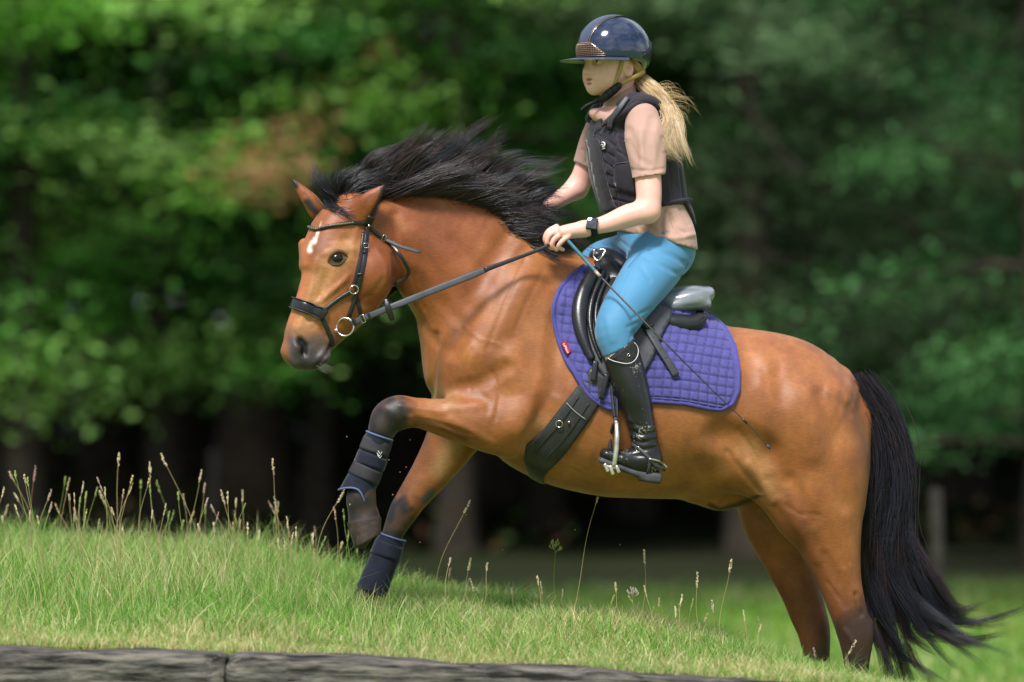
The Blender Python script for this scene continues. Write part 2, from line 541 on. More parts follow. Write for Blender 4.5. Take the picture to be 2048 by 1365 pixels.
m_grass = leaf_mat("grass_blade", trans=.4, rough=.45, spec=.35)
def scatter(n, x0, x1, y0, y1): return np.stack([rng.uniform(x0, x1, n), rng.uniform(y0, y1, n)], 1)
xy = np.concatenate([scatter(118000, -2.2, 1.75, TIMBER_Y + .05, 1.7), scatter(9000, -2.2, 1.6, TIMBER_Y + .02, TIMBER_Y + .14)])
xy = xy[xy[:, 1] < crest_y(xy[:, 0]) + .5]
q = np.stack([xy[:, 0], xy[:, 1], np.zeros(len(xy))], 1)
tall = smooth01((-xy[:, 0] + .15) / 1.3) * smooth01((xy[:, 1] - (crest_y(xy[:, 0]) - .9)) / .6)
front = smooth01((xy[:, 1] - TIMBER_Y) / 1.1)
h_ = (.028 + .035 * front + .05 * tall) * rng.uniform(.4, 1.5, len(xy)) * (1 + .4 * vnoise(q, 4, 12))
cols = grass_cols(len(xy), xy, .38)
bank_grass = blades("bank_grass", xy, bank_z, h_, rng.uniform(.0022, .0046, len(xy)), cols, .75, m_grass)
tag(bank_grass, "sunlit short grass with straw-coloured blades covering the bank", "grass", kind="stuff")
xy = np.concatenate([scatter(8000, -2.1, -.2, -.45, 1.5), scatter(2600, -.5, 1.4, -1.0, .7)])
xy = xy[xy[:, 1] < crest_y(xy[:, 0]) + .3]; n = len(xy)
q = np.stack([xy[:, 0], xy[:, 1], np.zeros(n)], 1)
left_ = smooth01((-xy[:, 0] + .1) / 1.0)
tc_ = scatter(620, -2.0, 1.3, -1.1, 1.2); tc_ = tc_[tc_[:, 1] < crest_y(tc_[:, 0]) + .2]
tx = (tc_[:, None, :] + rng.normal(0, .018, (len(tc_), 15, 2))).reshape(-1, 2)
th_ = np.repeat(rng.uniform(.05, .17, len(tc_)) * (1 + .5 * vnoise(np.c_[tc_, np.zeros(len(tc_))], 1.8, 44)) * (.6 + .6 * smooth01((-tc_[:, 0] + .2) / 1.2)), 15) * rng.uniform(.5, 1.2, len(tx))
tufts = blades("grass_tufts", tx, bank_z, th_, rng.uniform(.0024, .0044, len(tx)), grass_cols(len(tx), tx, .2, 19), .7, m_grass, seg=4)
tag(tufts, "ragged green tufts rising out of the bank's short grass", "grass", kind="stuff")
wisps = blades("grass_wisps", xy, bank_z, (.055 + .085 * left_) * rng.uniform(.5, 1.5, n) * (1 + .5 * vnoise(q, 2.2, 15)), rng.uniform(.002, .0036, n), grass_cols(n, xy, .3, 9), .55, m_grass, seg=4)
tag(wisps, "longer wispy green and straw blades standing above the short grass of the bank", "grass", kind="stuff")
# meadow behind
xy = np.concatenate([scatter(36000, -3.6, 3.8, .8, 8), scatter(17000, -4.6, 4.8, 8, 13)])
keep = (xy[:, 1] > crest_y(xy[:, 0]) + .4) | (xy[:, 0] > 1.3)
xy = xy[keep]
cols = grass_cols(len(xy), xy, .14, 5) * np.array([.78, .82, .72]) * (1 - .55 * smooth01((xy[:, 1:2] - 7.5) / 4))  # blades darkened towards the wood, its shade put into the colour
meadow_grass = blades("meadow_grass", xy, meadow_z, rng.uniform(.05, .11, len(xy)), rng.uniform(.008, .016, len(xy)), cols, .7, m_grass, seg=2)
tag(meadow_grass, "blurred green grass of the lower meadow behind the horse", "grass", kind="stuff")

# timbers
m_timber = mat("weathered_timber", (0.2, 0.19, 0.18), 0.9, 0.2)
nt = m_timber.node_tree; N, L = nt.nodes, nt.links
tc = N.new("ShaderNodeTexCoord"); mp = N.new("ShaderNodeMapping"); mp.inputs['Scale'].default_value = (2.5, 26, 26)
n1 = N.new("ShaderNodeTexNoise"); n1.inputs['Scale'].default_value = 1.6; n1.inputs['Detail'].default_value = 8; n1.inputs['Roughness'].default_value = .7
rp = N.new("ShaderNodeValToRGB"); e = rp.color_ramp.elements
e[0].position = .40; e[0].color = (.016, .015, .014, 1); e[1].position = .62; e[1].color = (.24, .21, .175, 1)
e2 = rp.color_ramp.elements.new(.5); e2.color = (.10, .092, .082, 1)
n2 = N.new("ShaderNodeTexNoise"); n2.inputs['Scale'].default_value = 5; n2.inputs['Detail'].default_value = 4
rp2 = N.new("ShaderNodeValToRGB"); rp2.color_ramp.elements[0].position = .58; rp2.color_ramp.elements[1].position = .7
mx = N.new("ShaderNodeMix"); mx.data_type = 'RGBA'; mx.inputs['B'].default_value = (.16, .13, .05, 1)
bp = N.new("ShaderNodeBump"); bp.inputs['Strength'].default_value = .9; bp.inputs['Distance'].default_value = .02
L.new(tc.outputs['Object'], mp.inputs['Vector']); L.new(mp.outputs['Vector'], n1.inputs['Vector']); L.new(n1.outputs['Fac'], rp.inputs['Fac'])
L.new(tc.outputs['Object'], n2.inputs['Vector']); L.new(n2.outputs['Fac'], rp2.inputs['Fac'])
ml = N.new("ShaderNodeMath"); ml.operation = 'MULTIPLY'; ml.inputs[1].default_value = .35; L.new(rp2.outputs['Color'], ml.inputs[0])
L.new(ml.outputs[0], mx.inputs['Factor']); L.new(rp.outputs['Color'], mx.inputs['A'])
L.new(mx.outputs['Result'], N["Principled BSDF"].inputs['Base Color']); L.new(n1.outputs['Fac'], bp.inputs['Height']); L.new(bp.outputs['Normal'], N["Principled BSDF"].inputs['Normal'])

def timber(x0, x1, drop, hgt, depth, label, seed, yoff=0.0):
    nx, ns = 60, 20
    V = []
    xs = np.linspace(x0, x1, nx)
    ang = np.linspace(0, 2*np.pi, ns, endpoint=False)
    ca, sa = np.cos(ang), np.sin(ang)
    sup = lambda v: np.sign(v) * np.abs(v) ** .32
    for x in xs:
        zt = float(timber_z(np.array([x]))[0]) - drop
        yy = TIMBER_Y + yoff + sup(ca) * depth / 2; zz = zt - hgt / 2 + sup(sa) * hgt / 2
        q = np.stack([np.full(ns, x), yy, zz], 1)
        nn = .010 * vnoise(q, 6, seed) + .006 * vnoise(q, 22, seed + 1)
        q[:, 1] += nn * ca; q[:, 2] += nn * sa + .006 * math.sin(x * 3 + seed)
        V.append(q)
    for end_, sc_ in ((0, .86), (-1, .86), (1, .97), (-2, .97)):
        c0 = V[end_].mean(0); V[end_] = c0 + (V[end_] - c0) * np.array([1, sc_, sc_]); V[end_][:, 0] += .012 * np.sin(np.arange(ns) * .9 + seed)
    V = np.concatenate(V)
    i = (np.arange(nx - 1)[:, None] * ns + np.arange(ns)[None]).ravel(); j = (np.arange(nx - 1)[:, None] * ns + (np.arange(ns)[None] + 1) % ns).ravel()
    Q = np.stack([i, j, j + ns, i + ns], 1).tolist()
    Q.append(list(range(ns))[::-1]); Q.append([len(V) - ns + a for a in range(ns)])
    me = pymesh("timber_sleeper", V, Q)
    fix_normals(me)
    return tag(link("timber_sleeper", me, m_timber), label, "timber", "old timbers edging the bank")
XJ = P(452, 1300, TIMBER_Y).x
timber(-2.9, XJ + .002, .0, .25, .2, "grey weathered timber edging the grass at the lower left, ending at a joint", 3, -.02)
timber(XJ + .004, 1.55, -.004, .25, .2, "long cracked timber edging the grass, right of the joint", 8)
timber(-2.9, -.1, .255, .25, .2, "lower course timber under the grey left timber", 13)
timber(-.09, 1.6, .255, .25, .2, "lower course timber under the long cracked timber", 17)

# flowering grass stalks, one by one
m_stalk = leaf_mat("grass_stalk", trans=.25, rough=.6, spec=.2)
def stalk(px0, py0, px1, py1, y, bend, label, head=.045, hr=.0034, kind='spike', stemcol=(176, 164, 116), headcol=(226, 212, 172)):
    a, b = P(px0, py0, y), P(px1, py1, y)
    a.z = float(bank_z(np.array([a.x]), np.array([y]))[0]) - .01
    t = np.linspace(0, 1, 14)
    L_ = (b - a).length
    pts = np.array(a)[None] * (1 - t)[:, None] + np.array(b)[None] * t[:, None]
    pts[:, 0] += bend * L_ * np.sin(np.pi * t) * .5 + .004 * np.sin(t * 7 + px0)
    pts[:, 1] += .02 * np.sin(np.pi * t) * math.sin(px0)
    ns_ = 5
    def tb(pts, rad):
        T = np.gradient(pts, axis=0); T /= np.linalg.norm(T, axis=1)[:, None] + 1e-9
        n1 = np.cross(T, [0.1, 1, .05]); n1 /= np.linalg.norm(n1, axis=1)[:, None]; n2 = np.cross(T, n1)
        an = np.linspace(0, 2*np.pi, ns_, endpoint=False)
        V = pts[:, None] + (n1[:, None] * np.cos(an)[None, :, None] + n2[:, None] * np.sin(an)[None, :, None]) * rad[:, None, None]
        m = len(pts); i = (np.arange(m-1)[:, None]*ns_ + np.arange(ns_)[None]).ravel(); j = (np.arange(m-1)[:, None]*ns_ + (np.arange(ns_)[None]+1) % ns_).ravel()
        return V.reshape(-1, 3), np.stack([i, j, j+ns_, i+ns_], 1)
    V, F = tb(pts, np.linspace(.0013, .0008, 14))
    me = npmesh("grass_stalk", V, F); set_col(me, np.tile(lin(*stemcol), (len(V), 1)))
    o = tag(link("grass_stalk", me, m_stalk), label, "grass stalk", "flowering grass stalks on the bank")
    d = pts[-1] - pts[-3]; d /= np.linalg.norm(d)
    if kind == 'spike':
        # many small spikelets set round the axis
        rr = np.random.default_rng(int(px0 * 7 + py1))
        k = 34; tt = np.sort(rr.random(k))
        ax0 = np.cross(d, [0.1, 1, .05]); ax0 /= np.linalg.norm(ax0); ax1 = np.cross(d, ax0)
        cen = pts[-1][None] + d[None] * (tt * head - head * .35)[:, None]; cen[:, 0] += bend * .35 * head * tt**2
        an = rr.uniform(0, 6.28, k); out = np.cos(an)[:, None] * ax0[None] + np.sin(an)[:, None] * ax1[None]
        wdt = np.sin(np.pi * np.clip(tt * .85 + .12, 0, 1)) ** .7
        ln = (.0085 * rr.uniform(.7, 1.3, k) * (.5 + .5 * wdt))[:, None]
        dr = d[None] * .85 + out * .45 * (hr / .004); dr /= np.linalg.norm(dr, axis=1)[:, None]
        sd = np.cross(dr, rr.normal(size=(k, 3))); sd /= np.linalg.norm(sd, axis=1)[:, None]; sd2 = np.cross(dr, sd)
        w_ = .0017 * rr.uniform(.7, 1.3, (k, 1)) * (hr / .004)
        A0 = cen; B0 = cen + dr * ln
        M0 = cen + dr * ln * .45
        V = np.stack([A0, M0 + sd * w_, M0 + sd2 * w_, M0 - sd * w_, M0 - sd2 * w_, B0], 1).reshape(-1, 3)
        ff = np.array([[0, 1, 2], [0, 2, 3], [0, 3, 4], [0, 4, 1], [5, 2, 1], [5, 3, 2], [5, 4, 3], [5, 1, 4]])
        F = (np.arange(k)[:, None, None] * 6 + ff[None]).reshape(-1, 3)
        cc = np.repeat(lin(*headcol) * rr.uniform(.7, 1.2, (k, 1)), 6, 0)
    else:
        parts = []
        rr = np.random.default_rng(int(px0))
        for q in range(16):
            f = q / 16; ln = .022 * (1 - .6 * f); an = rr.uniform(0, 6.28)
            b0 = pts[-1] + d * (f * head - .01)
            e = b0 + np.array([math.cos(an) * ln, math.sin(an) * ln, .012])
            parts.append(tb(np.stack([b0, (b0 + e) / 2, e - (e-b0)*.1, e + np.array([0, 0, .004]), e + np.array([0, 0, .008])]), np.array([.0004, .0004, .0022, .0028, .0005])))
        Vs, Fs, oo = [], [], 0
        for v, f in parts: Vs.append(v); Fs.append(f + oo); oo += len(v)
        V, F = np.concatenate(Vs), np.concatenate(Fs); cc = np.tile(lin(*headcol), (len(V), 1))
    mh = npmesh("seed_head", V, F); set_col(mh, cc)
    link("seed_head", mh, m_stalk, o)
SPK = [
 (225, 1110, 238, 925, .5, .02, "tall pale seed stalk, tallest on the left of the bank"), (402, 1100, 328, 925, .5, .18, "curved seed stalk leaning left with a drooping pale head"),
 (345, 1090, 300, 945, .55, -.08, "short seed stalk leaning left beside the curved one"), (372, 1100, 398, 958, .45, -.04, "pale seed stalk leaning right, left of the grey fence post"),
 (560, 1150, 544, 940, .3, .02, "straight tall seed stalk left of the raised hoof"), (640, 1150, 680, 998, .3, -.25, "bent pale seed stalk touching the raised hoof"),
 (56, 1075, 68, 955, .6, .0, "reddish seed stalk near the left edge of the picture"), (1143, 1235, 1194, 1000, .0, -.03, "very tall thin seed stalk under the horse's belly"),
 (862, 1190, 930, 1018, .1, -.12, "leaning seed stalk just right of the planted foreleg"), (1285, 1270, 1291, 1120, -.1, .0, "thin upright seed stalk under the stirrup"),
 (1434, 1300, 1458, 1138, -.2, -.02, "brown seed stalk beneath the horse's sheath"), (1395, 1300, 1392, 1166, -.45, .03, "pale blurred seed stalk left of the hind legs"),
 (475, 1110, 449, 1000, .45, .05, "thin seed stalk right of the grey fence post"), (930, 1210, 936, 1135, .0, .0, "short seed stalk in front of the girth shadow"),
 (1685, 1400, 1700, 1300, -.5, -.2, "bent straw stalk in front of the near hind leg"), (240, 1090, 203, 1000, .6, .1, "small brown seed stalk left of the tallest one")]
for q in SPK:
    red = q[0] == 56
    stalk(*q, head=rng.uniform(.045, .06), hr=.0052 if not red else .0045, stemcol=(178, 164, 118) if not red else (156, 108, 96), headcol=(230, 214, 174) if not red else (196, 160, 150))
stalk(1113, 1225, 1108, 1100, .05, .0, "green open flowering grass under the horse's chest", head=.03, kind='panicle', stemcol=(130, 160, 70), headcol=(150, 170, 90))
stalk(1268, 1262, 1266, 1190, -.1, .03, "small pale open flowering grass under the boot", head=.02, kind='panicle', stemcol=(150, 160, 90), headcol=(196, 190, 170))
for k in range(118):
    px = rng.uniform(0, 720) if k < 92 else rng.uniform(780, 1650)
    y = rng.uniform(-.1, .9) if k < 92 else rng.uniform(-.5, .1)
    base = float(np.interp(px, [0, 400, 760, 1100, 1450, 1650], [1100, 1120, 1190, 1225, 1290, 1350]))
    ht = rng.uniform(45, 150) if k < 92 else rng.uniform(25, 75)
    g = rng.random() < .35
    stalk(px, base, px + rng.normal(0, ht * .22), base - ht, y, rng.normal(0, .12), "short flowering grass stalk among the blades of the bank", head=rng.uniform(.025, .05), hr=rng.uniform(.0024, .0045),
          stemcol=(136, 160, 80) if g else (180, 164, 118), headcol=(164, 182, 108) if g else [(230, 216, 178), (206, 180, 160), (216, 200, 150)][k % 3])

# bits of turf thrown up by the hooves
m_clod = mat("dry_soil", tuple(lin(150, 130, 100)), .95, .1, noise=(200, .4))
for k, (px, py, y) in enumerate([(694, 874, -.3), (690, 968, -.25), (778, 920, -.1), (800, 945, 0), (786, 990, -.1), (812, 935, .1), (745, 1120, -.2), (840, 1085, .1), (1005, 1100, 0), (932, 1030, .1), (820, 880, -.2), (1150, 1060, 0), (1240, 1090, .1), (700, 1010, -.4)]):
    bm = bmesh.new(); bmesh.ops.create_icosphere(bm, subdivisions=1, radius=rng.uniform(.0018, .0036))
    for v in bm.verts: v.co *= rng.uniform(.6, 1.3); v.co += P(px, py, y)
    me = bpy.data.meshes.new("turf_crumb"); bm.to_mesh(me); bm.free()
    tag(link("turf_crumb", me, m_clod, smooth=False), "tiny crumb of turf flying up around the forelegs and belly", "crumb", "crumbs of turf thrown up by the hooves")
# ================================================================== WOOD BEHIND
m_leaf = leaf_mat("tree_leaf", trans=.34, rough=.6, spec=.15)
m_bark = mat("bark", (0.045, 0.036, 0.028), .95, .1, noise=(9, .5), bump=(18, .8, .03))

def tube_pts(pts, rad, ns=8):
    """tube mesh arrays along world points"""
    pts = np.asarray(pts, float); n = len(pts)
    T = np.gradient(pts, axis=0); T /= np.linalg.norm(T, axis=1)[:, None] + 1e-9
    ref = np.array([0.13, 0.9, 0.41]); N_ = np.cross(T, ref); N_ /= np.linalg.norm(N_, axis=1)[:, None] + 1e-9
    B_ = np.cross(T, N_)
    a = np.linspace(0, 2*np.pi, ns, endpoint=False)
    V = pts[:, None] + (N_[:, None] * np.cos(a)[None, :, None] + B_[:, None] * np.sin(a)[None, :, None]) * np.asarray(rad, float).reshape(-1, 1, 1) * np.ones((n, 1, 1))
    i = (np.arange(n-1)[:, None] * ns + np.arange(ns)[None]).ravel(); j = (np.arange(n-1)[:, None] * ns + (np.arange(ns)[None] + 1) % ns).ravel()
    return V.reshape(-1, 3), np.stack([i, j, j + ns, i + ns], 1)

def merge(parts):
    Vs, Fs, o = [], [], 0
    for V, F in parts:
        Vs.append(V); Fs.append(np.asarray(F) + o); o += len(V)
    return np.concatenate(Vs), np.concatenate(Fs)

def leaf_cards(Cn, size, cols, up=.6, aspect=.6, droop=None):
    """diamond leaves, slightly folded: (N,3) centres"""
    n = len(Cn)
    d = rng.normal(size=(n, 3)); d[:, 2] *= .45
    if droop is not None: d[:, 2] -= droop
    d /= np.linalg.norm(d, axis=1)[:, None]
    nn = rng.normal(size=(n, 3)); nn[:, 2] += up * 3
    s = np.cross(d, nn); s /= np.linalg.norm(s, axis=1)[:, None] + 1e-9
    L = size[:, None] * rng.uniform(.7, 1.3, (n, 1)); W = L * aspect
    V = np.stack([Cn - d * L * .5, Cn + s * W * .5, Cn + d * L * .5, Cn - s * W * .5], 1).reshape(-1, 3)
    F = np.arange(n)[:, None] * 4 + np.arange(4)[None]
    return V, F, np.repeat(cols, 4, 0)

def make_crown(kind, z0, z1, rmax, nbr, nleaf, leaf, seed, pal, rust=0.0, yback=None):
    """limbs and leaves of one tree round its own axis; returns limb mesh arrays and leaf arrays"""
    r = np.random.default_rng(seed)
    limbs, LC, LS, LCol = [], [], [], []
    for b in range(nbr):
        z = z0 + (z1 - z0) * (b + r.random()) / nbr
        a = r.uniform(0, 2*np.pi)
        prof = (1 - ((z - z0) / (z1 - z0)) ** 1.6 * .8)
        ln = rmax * prof * r.uniform(.65, 1.1)
        rise = r.uniform(.0, .35) if kind == 'broad' else r.uniform(-.3, .05)
        t = np.linspace(0, 1, 7)
        sag = -.28 * t**2 if kind == 'broad' else -.22 * t**2 + .1 * t**4
        pts = np.stack([np.cos(a) * ln * t, np.sin(a) * ln * t, z + (rise * t + sag) * ln], 1)
        pts[:, :2] += np.cumsum(r.normal(0, .035, (7, 2)), 0) * ln
        limbs.append(tube_pts(pts, np.linspace(.035, .006, 7) * (.6 + ln/3), 5))
        nl = int(nleaf / nbr * (.5 + prof))
        ncl = max(3, int(ln * 5))
        base = pal[r.integers(0, len(pal))] * r.uniform(.6, 1.3)
        if r.random() < rust: base = lin(168, 104, 58)
        for c in range(ncl):
            tt = r.uniform(.25, 1.08)
            p = np.array([np.interp(tt, t, pts[:, k]) for k in range(3)])
            p += r.normal(0, 1, 3) * np.array([.22, .22, .09]) * ln * .55
            m = nl // ncl
            rad = np.array([.28, .28, .10] if kind == 'broad' else [.30, .30, .13]) * r.uniform(.6, 1.3)
            q = p + r.normal(0, 1, (m, 3)) * rad
            LC.append(q); LS.append(np.full(m, leaf) * r.uniform(.8, 1.2))
            cc = base * r.uniform(.7, 1.3)
            LCol.append(np.clip(cc * r.uniform(.75, 1.25, (m, 1)), 0, 1))
    Cn = np.concatenate(LC)
    if yback is not None:
        pass
    V, F, Cc = leaf_cards(Cn, np.concatenate(LS), np.concatenate(LCol), up=.7 if kind == 'broad' else .15, aspect=.62 if kind == 'broad' else .16)
    return merge(limbs), (V, F, Cc)

PAL_A = [lin(96, 150, 56), lin(128, 178, 80), lin(62, 112, 46), lin(152, 194, 104)]
PAL_B = [lin(84, 134, 58), lin(118, 162, 80), lin(62, 108, 50)]
PAL_P = [lin(94, 120, 82), lin(62, 86, 54), lin(118, 142, 102), lin(76, 98, 66)]
PAL_R = [lin(62, 106, 58), lin(82, 126, 74), lin(50, 88, 50)]
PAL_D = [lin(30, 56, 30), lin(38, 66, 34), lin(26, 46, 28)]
crowns = {}
def crown_meshes(key, *args, **kw):
    if key not in crowns:
        (lv, lf), (v, f, c) = make_crown(*args, **kw)
        ml = npmesh("limbs", lv, lf); ml.materials.append(m_bark)
        mc = npmesh("crown", v, f); set_col(mc, c); mc.materials.append(m_leaf)
        crowns[key] = (ml, mc)
    return crowns[key]

def tree(name, px, y, key, label, category, height, r0, rotz=0.0, lean=0.0, scale=1.0, group="trees of the wood behind"):
    x = P(px, 0, y).x
    z = float(meadow_z(np.array([x]), np.array([y]))[0])
    root = empty(name, (x, y, z))
    tag(root, label, category, group)
    t = np.linspace(0, 1, 9)
    pts = np.stack([lean * t + .06 * np.sin(t * 5 + px), .05 * np.sin(t * 4 + y), -.15 + t * (height + .15)], 1)
    tv, tf = tube_pts(pts, r0 * (1 - .75 * t) + r0 * .5 * np.exp(-t * 18), 10)
    o = bpy.data.objects.new("trunk", npmesh("trunk", tv, tf)); COL.objects.link(o); o.data.materials.append(m_bark); o.parent = root
    o.data.polygons.foreach_set("use_smooth", np.ones(len(o.data.polygons), bool))
    ml, mc = crowns[key]
    for nm, d in (("limbs", ml), ("crown", mc)):
        c = bpy.data.objects.new(nm, d); COL.objects.link(c); c.parent = root
        c.rotation_euler.z = rotz; c.scale = (scale,) * 3
    return root

crown_meshes('A', 'broad', 1.2, 7.6, 2.1, 44, 15000, .085, 21, PAL_A)
crown_meshes('A2', 'broad', 1.3, 7.4, 2.2, 44, 15000, .085, 27, PAL_A + PAL_B)
crown_meshes('B', 'broad', 1.4, 7.0, 1.9, 44, 13000, .08, 33, PAL_B + PAL_A[:1], rust=.0)
crown_meshes('R', 'broad', .75, 7.4, 1.7, 44, 15000, .065, 63, PAL_R)
crown_meshes('P', 'pine', 1.5, 8.2, 2.3, 46, 26000, .13, 41, PAL_P)
crown_meshes('P2', 'pine', 1.6, 8.4, 2.1, 46, 26000, .13, 47, PAL_P)
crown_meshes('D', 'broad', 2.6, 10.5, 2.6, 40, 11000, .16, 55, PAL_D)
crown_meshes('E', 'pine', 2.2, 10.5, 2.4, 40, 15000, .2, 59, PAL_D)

tree("broadleaf_tree", 60, 16.6, 'A', "bright green broadleaf tree at the left edge of the wood", "tree", 7.6, .13, .3)
tree("broadleaf_tree", 330, 17.6, 'A2', "bright green broadleaf tree behind the grass, left of the horse's muzzle", "tree", 7.4, .12, 2.2)
tree("broadleaf_tree", 640, 18.8, 'B', "broadleaf tree with rusty brown dead leaves behind the horse's ears", "tree", 7.0, .11, 1.0)
tree("broadleaf_tree", 905, 17.8, 'A2', "layered green broadleaf tree behind the horse's mane", "tree", 7.4, .12, 4.4)
tree("broadleaf_tree", 1090, 20.2, 'B', "shaded broadleaf tree behind the rider's face", "tree", 7.0, .12, 3.7)
tree("pine_tree", 1490, 17.8, 'P', "grey-green pine with drooping boughs behind the saddle", "tree", 9.0, .15, .8)
tree("pine_tree", 1760, 19.3, 'P2', "grey-green pine with a bare slanting bough, behind the croup", "tree", 9.0, .15, 2.9)
tree("pine_tree", 1280, 21.5, 'P2', "dark pine deep behind the rider's helmet", "tree", 9.0, .15, 5.0)
tree("broadleaf_tree", 2075, 14.6, 'R', "small-leaved green tree at the right edge behind the tail", "tree", 7.2, .12, 3.3, scale=.95)
rust_root = empty("dead_branch", P(560, 300, 17.0))
tag(rust_root, "branch of rusty brown dead leaves to the left of the horse's ears", "branch")
tv, tf = tube_pts([P(640, 330, 17.8), P(600, 318, 17.4), P(540, 322, 17.0), P(470, 335, 16.8)], [.02, .016, .01, .004], 6)
link("stem", npmesh("stem", tv, tf), m_bark, rust_root)
rc = np.concatenate([np.array(P(a, b, yy))[None] + rng.normal(0, 1, (n_, 3)) * np.array([sx_, .12, sz_]) for a, b, yy, n_, sx_, sz_ in
     ((485, 335, 15.6, 130, .16, .10), (530, 355, 15.8, 90, .18, .09), (575, 300, 16.2, 110, .15, .10), (625, 240, 16.6, 80, .12, .09), (700, 190, 17.3, 60, .1, .03), (760, 105, 17.4, 70, .06, .05), (590, 390, 17.0, 50, .06, .04))])
v, f, c = leaf_cards(rc, np.full(len(rc), .075), np.array([lin(176, 136, 96), lin(156, 116, 78), lin(190, 156, 116)])[rng.integers(0, 3, len(rc))], up=.5, aspect=.6)
mr_ = npmesh("leaves", v, f); set_col(mr_, c); tag(link("leaves", mr_, m_leaf, rust_root, smooth=False), kind="stuff")
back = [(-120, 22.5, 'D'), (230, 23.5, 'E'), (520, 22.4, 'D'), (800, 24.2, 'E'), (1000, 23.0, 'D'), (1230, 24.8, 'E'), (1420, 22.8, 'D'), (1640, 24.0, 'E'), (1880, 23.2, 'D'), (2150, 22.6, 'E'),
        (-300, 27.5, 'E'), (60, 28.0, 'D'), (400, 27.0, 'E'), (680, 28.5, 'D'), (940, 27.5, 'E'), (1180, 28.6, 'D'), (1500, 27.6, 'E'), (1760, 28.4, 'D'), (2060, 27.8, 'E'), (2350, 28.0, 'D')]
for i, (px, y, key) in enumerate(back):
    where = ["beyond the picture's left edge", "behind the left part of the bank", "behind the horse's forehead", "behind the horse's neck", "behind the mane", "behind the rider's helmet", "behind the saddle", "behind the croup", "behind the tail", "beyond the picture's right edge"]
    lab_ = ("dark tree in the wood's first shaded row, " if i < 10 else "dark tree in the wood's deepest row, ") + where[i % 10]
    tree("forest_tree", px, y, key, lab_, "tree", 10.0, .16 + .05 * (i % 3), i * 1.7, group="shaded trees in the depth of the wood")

for i in range(7):
    for sd_, lab_ in ((-1, "tree of the wood standing beyond the left edge of the picture"), (1, "tree of the wood standing beyond the right edge of the picture")):
        y_ = 18.0 + 2.6 * (i % 3); px_ = 1024 + sd_ * (1500 + 430 * i)
        tree("forest_tree", px_, y_, ['A2', 'D', 'P', 'B', 'E', 'A', 'P2'][i], lab_, "tree", 9.0, .15, i * 2.1 + sd_, group="trees of the wood beyond the picture's edges")
# the wood's closed interior and undergrowth, one mass
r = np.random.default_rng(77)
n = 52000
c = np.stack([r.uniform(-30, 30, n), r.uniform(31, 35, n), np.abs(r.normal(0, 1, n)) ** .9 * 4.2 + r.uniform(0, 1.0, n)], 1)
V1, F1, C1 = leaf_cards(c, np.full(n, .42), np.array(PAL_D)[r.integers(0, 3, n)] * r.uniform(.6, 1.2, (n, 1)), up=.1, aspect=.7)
n = 11000
c = np.stack([r.uniform(-11, 11, n), r.uniform(15.5, 30, n), np.abs(r.normal(0, .14, n)) + .3], 1)
c[:, 2] += meadow_z(c[:, 0], c[:, 1]) - .25
cl = vnoise(c * np.array([1, 1, 0]), .8, 31) > .15
c = c[cl]; n = len(c)
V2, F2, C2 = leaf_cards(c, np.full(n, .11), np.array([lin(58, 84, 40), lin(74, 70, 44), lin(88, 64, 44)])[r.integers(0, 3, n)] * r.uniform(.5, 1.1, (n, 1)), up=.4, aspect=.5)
V, F = merge([(V1, F1), (V2, F2)])
me = npmesh("forest_undergrowth", V, F); set_col(me, np.concatenate([C1, C2]))
tag(link("forest_undergrowth", me, m_leaf, smooth=False), "dark leafy mass closing the depth of the wood with low undergrowth", "undergrowth", kind="stuff")

# field fence: round posts with two wires
m_post = mat("post_wood", (.034, .03, .026), .9, .2, noise=(12, .4), bump=(30, .6, .01))
m_wire = mat("fence_wire", (.25, .25, .25), .5, .5, metal=.8)
posts = [(425, 1082, 900, "grey fence post behind the grass left of the raised hoof"), (1873, 1192, 976, "pale fence post beside the tail"),
         ]
pp = []
for px, pb, pt, lab in posts:
    D = CAM_H * PXM * CAM_D / (pb - 682.5) * .93; y = D - CAM_D
    bse, top = P(px, pb, y), P(px, pt, y)
    zb = float(meadow_z(np.array([bse.x]), np.array([y]))[0]) - .1
    zt = [0, .006, .5, .97, .99, 1.0]; rr = [.038, .038, .036, .035, .028, .004]
    pts = [(bse.x + .012 * math.sin(px + 3*t), y, zb + (top.z - zb) * t) for t in zt]
    v, f = tube_pts(pts, rr, 12)
    # keep the rings upright at the cap
    o = tag(link("fence_post", npmesh("fence_post", v, f), m_post), lab, "fence post", "posts of the field fence")
    pp.append((bse.x, y, zb, top.z))
pp.sort()
# ================================================================== HORSE
def yc(px):                       # the horse stands a little turned, chest nearer to the camera
    return 0.10 * (px - 1250.0) / 450.0

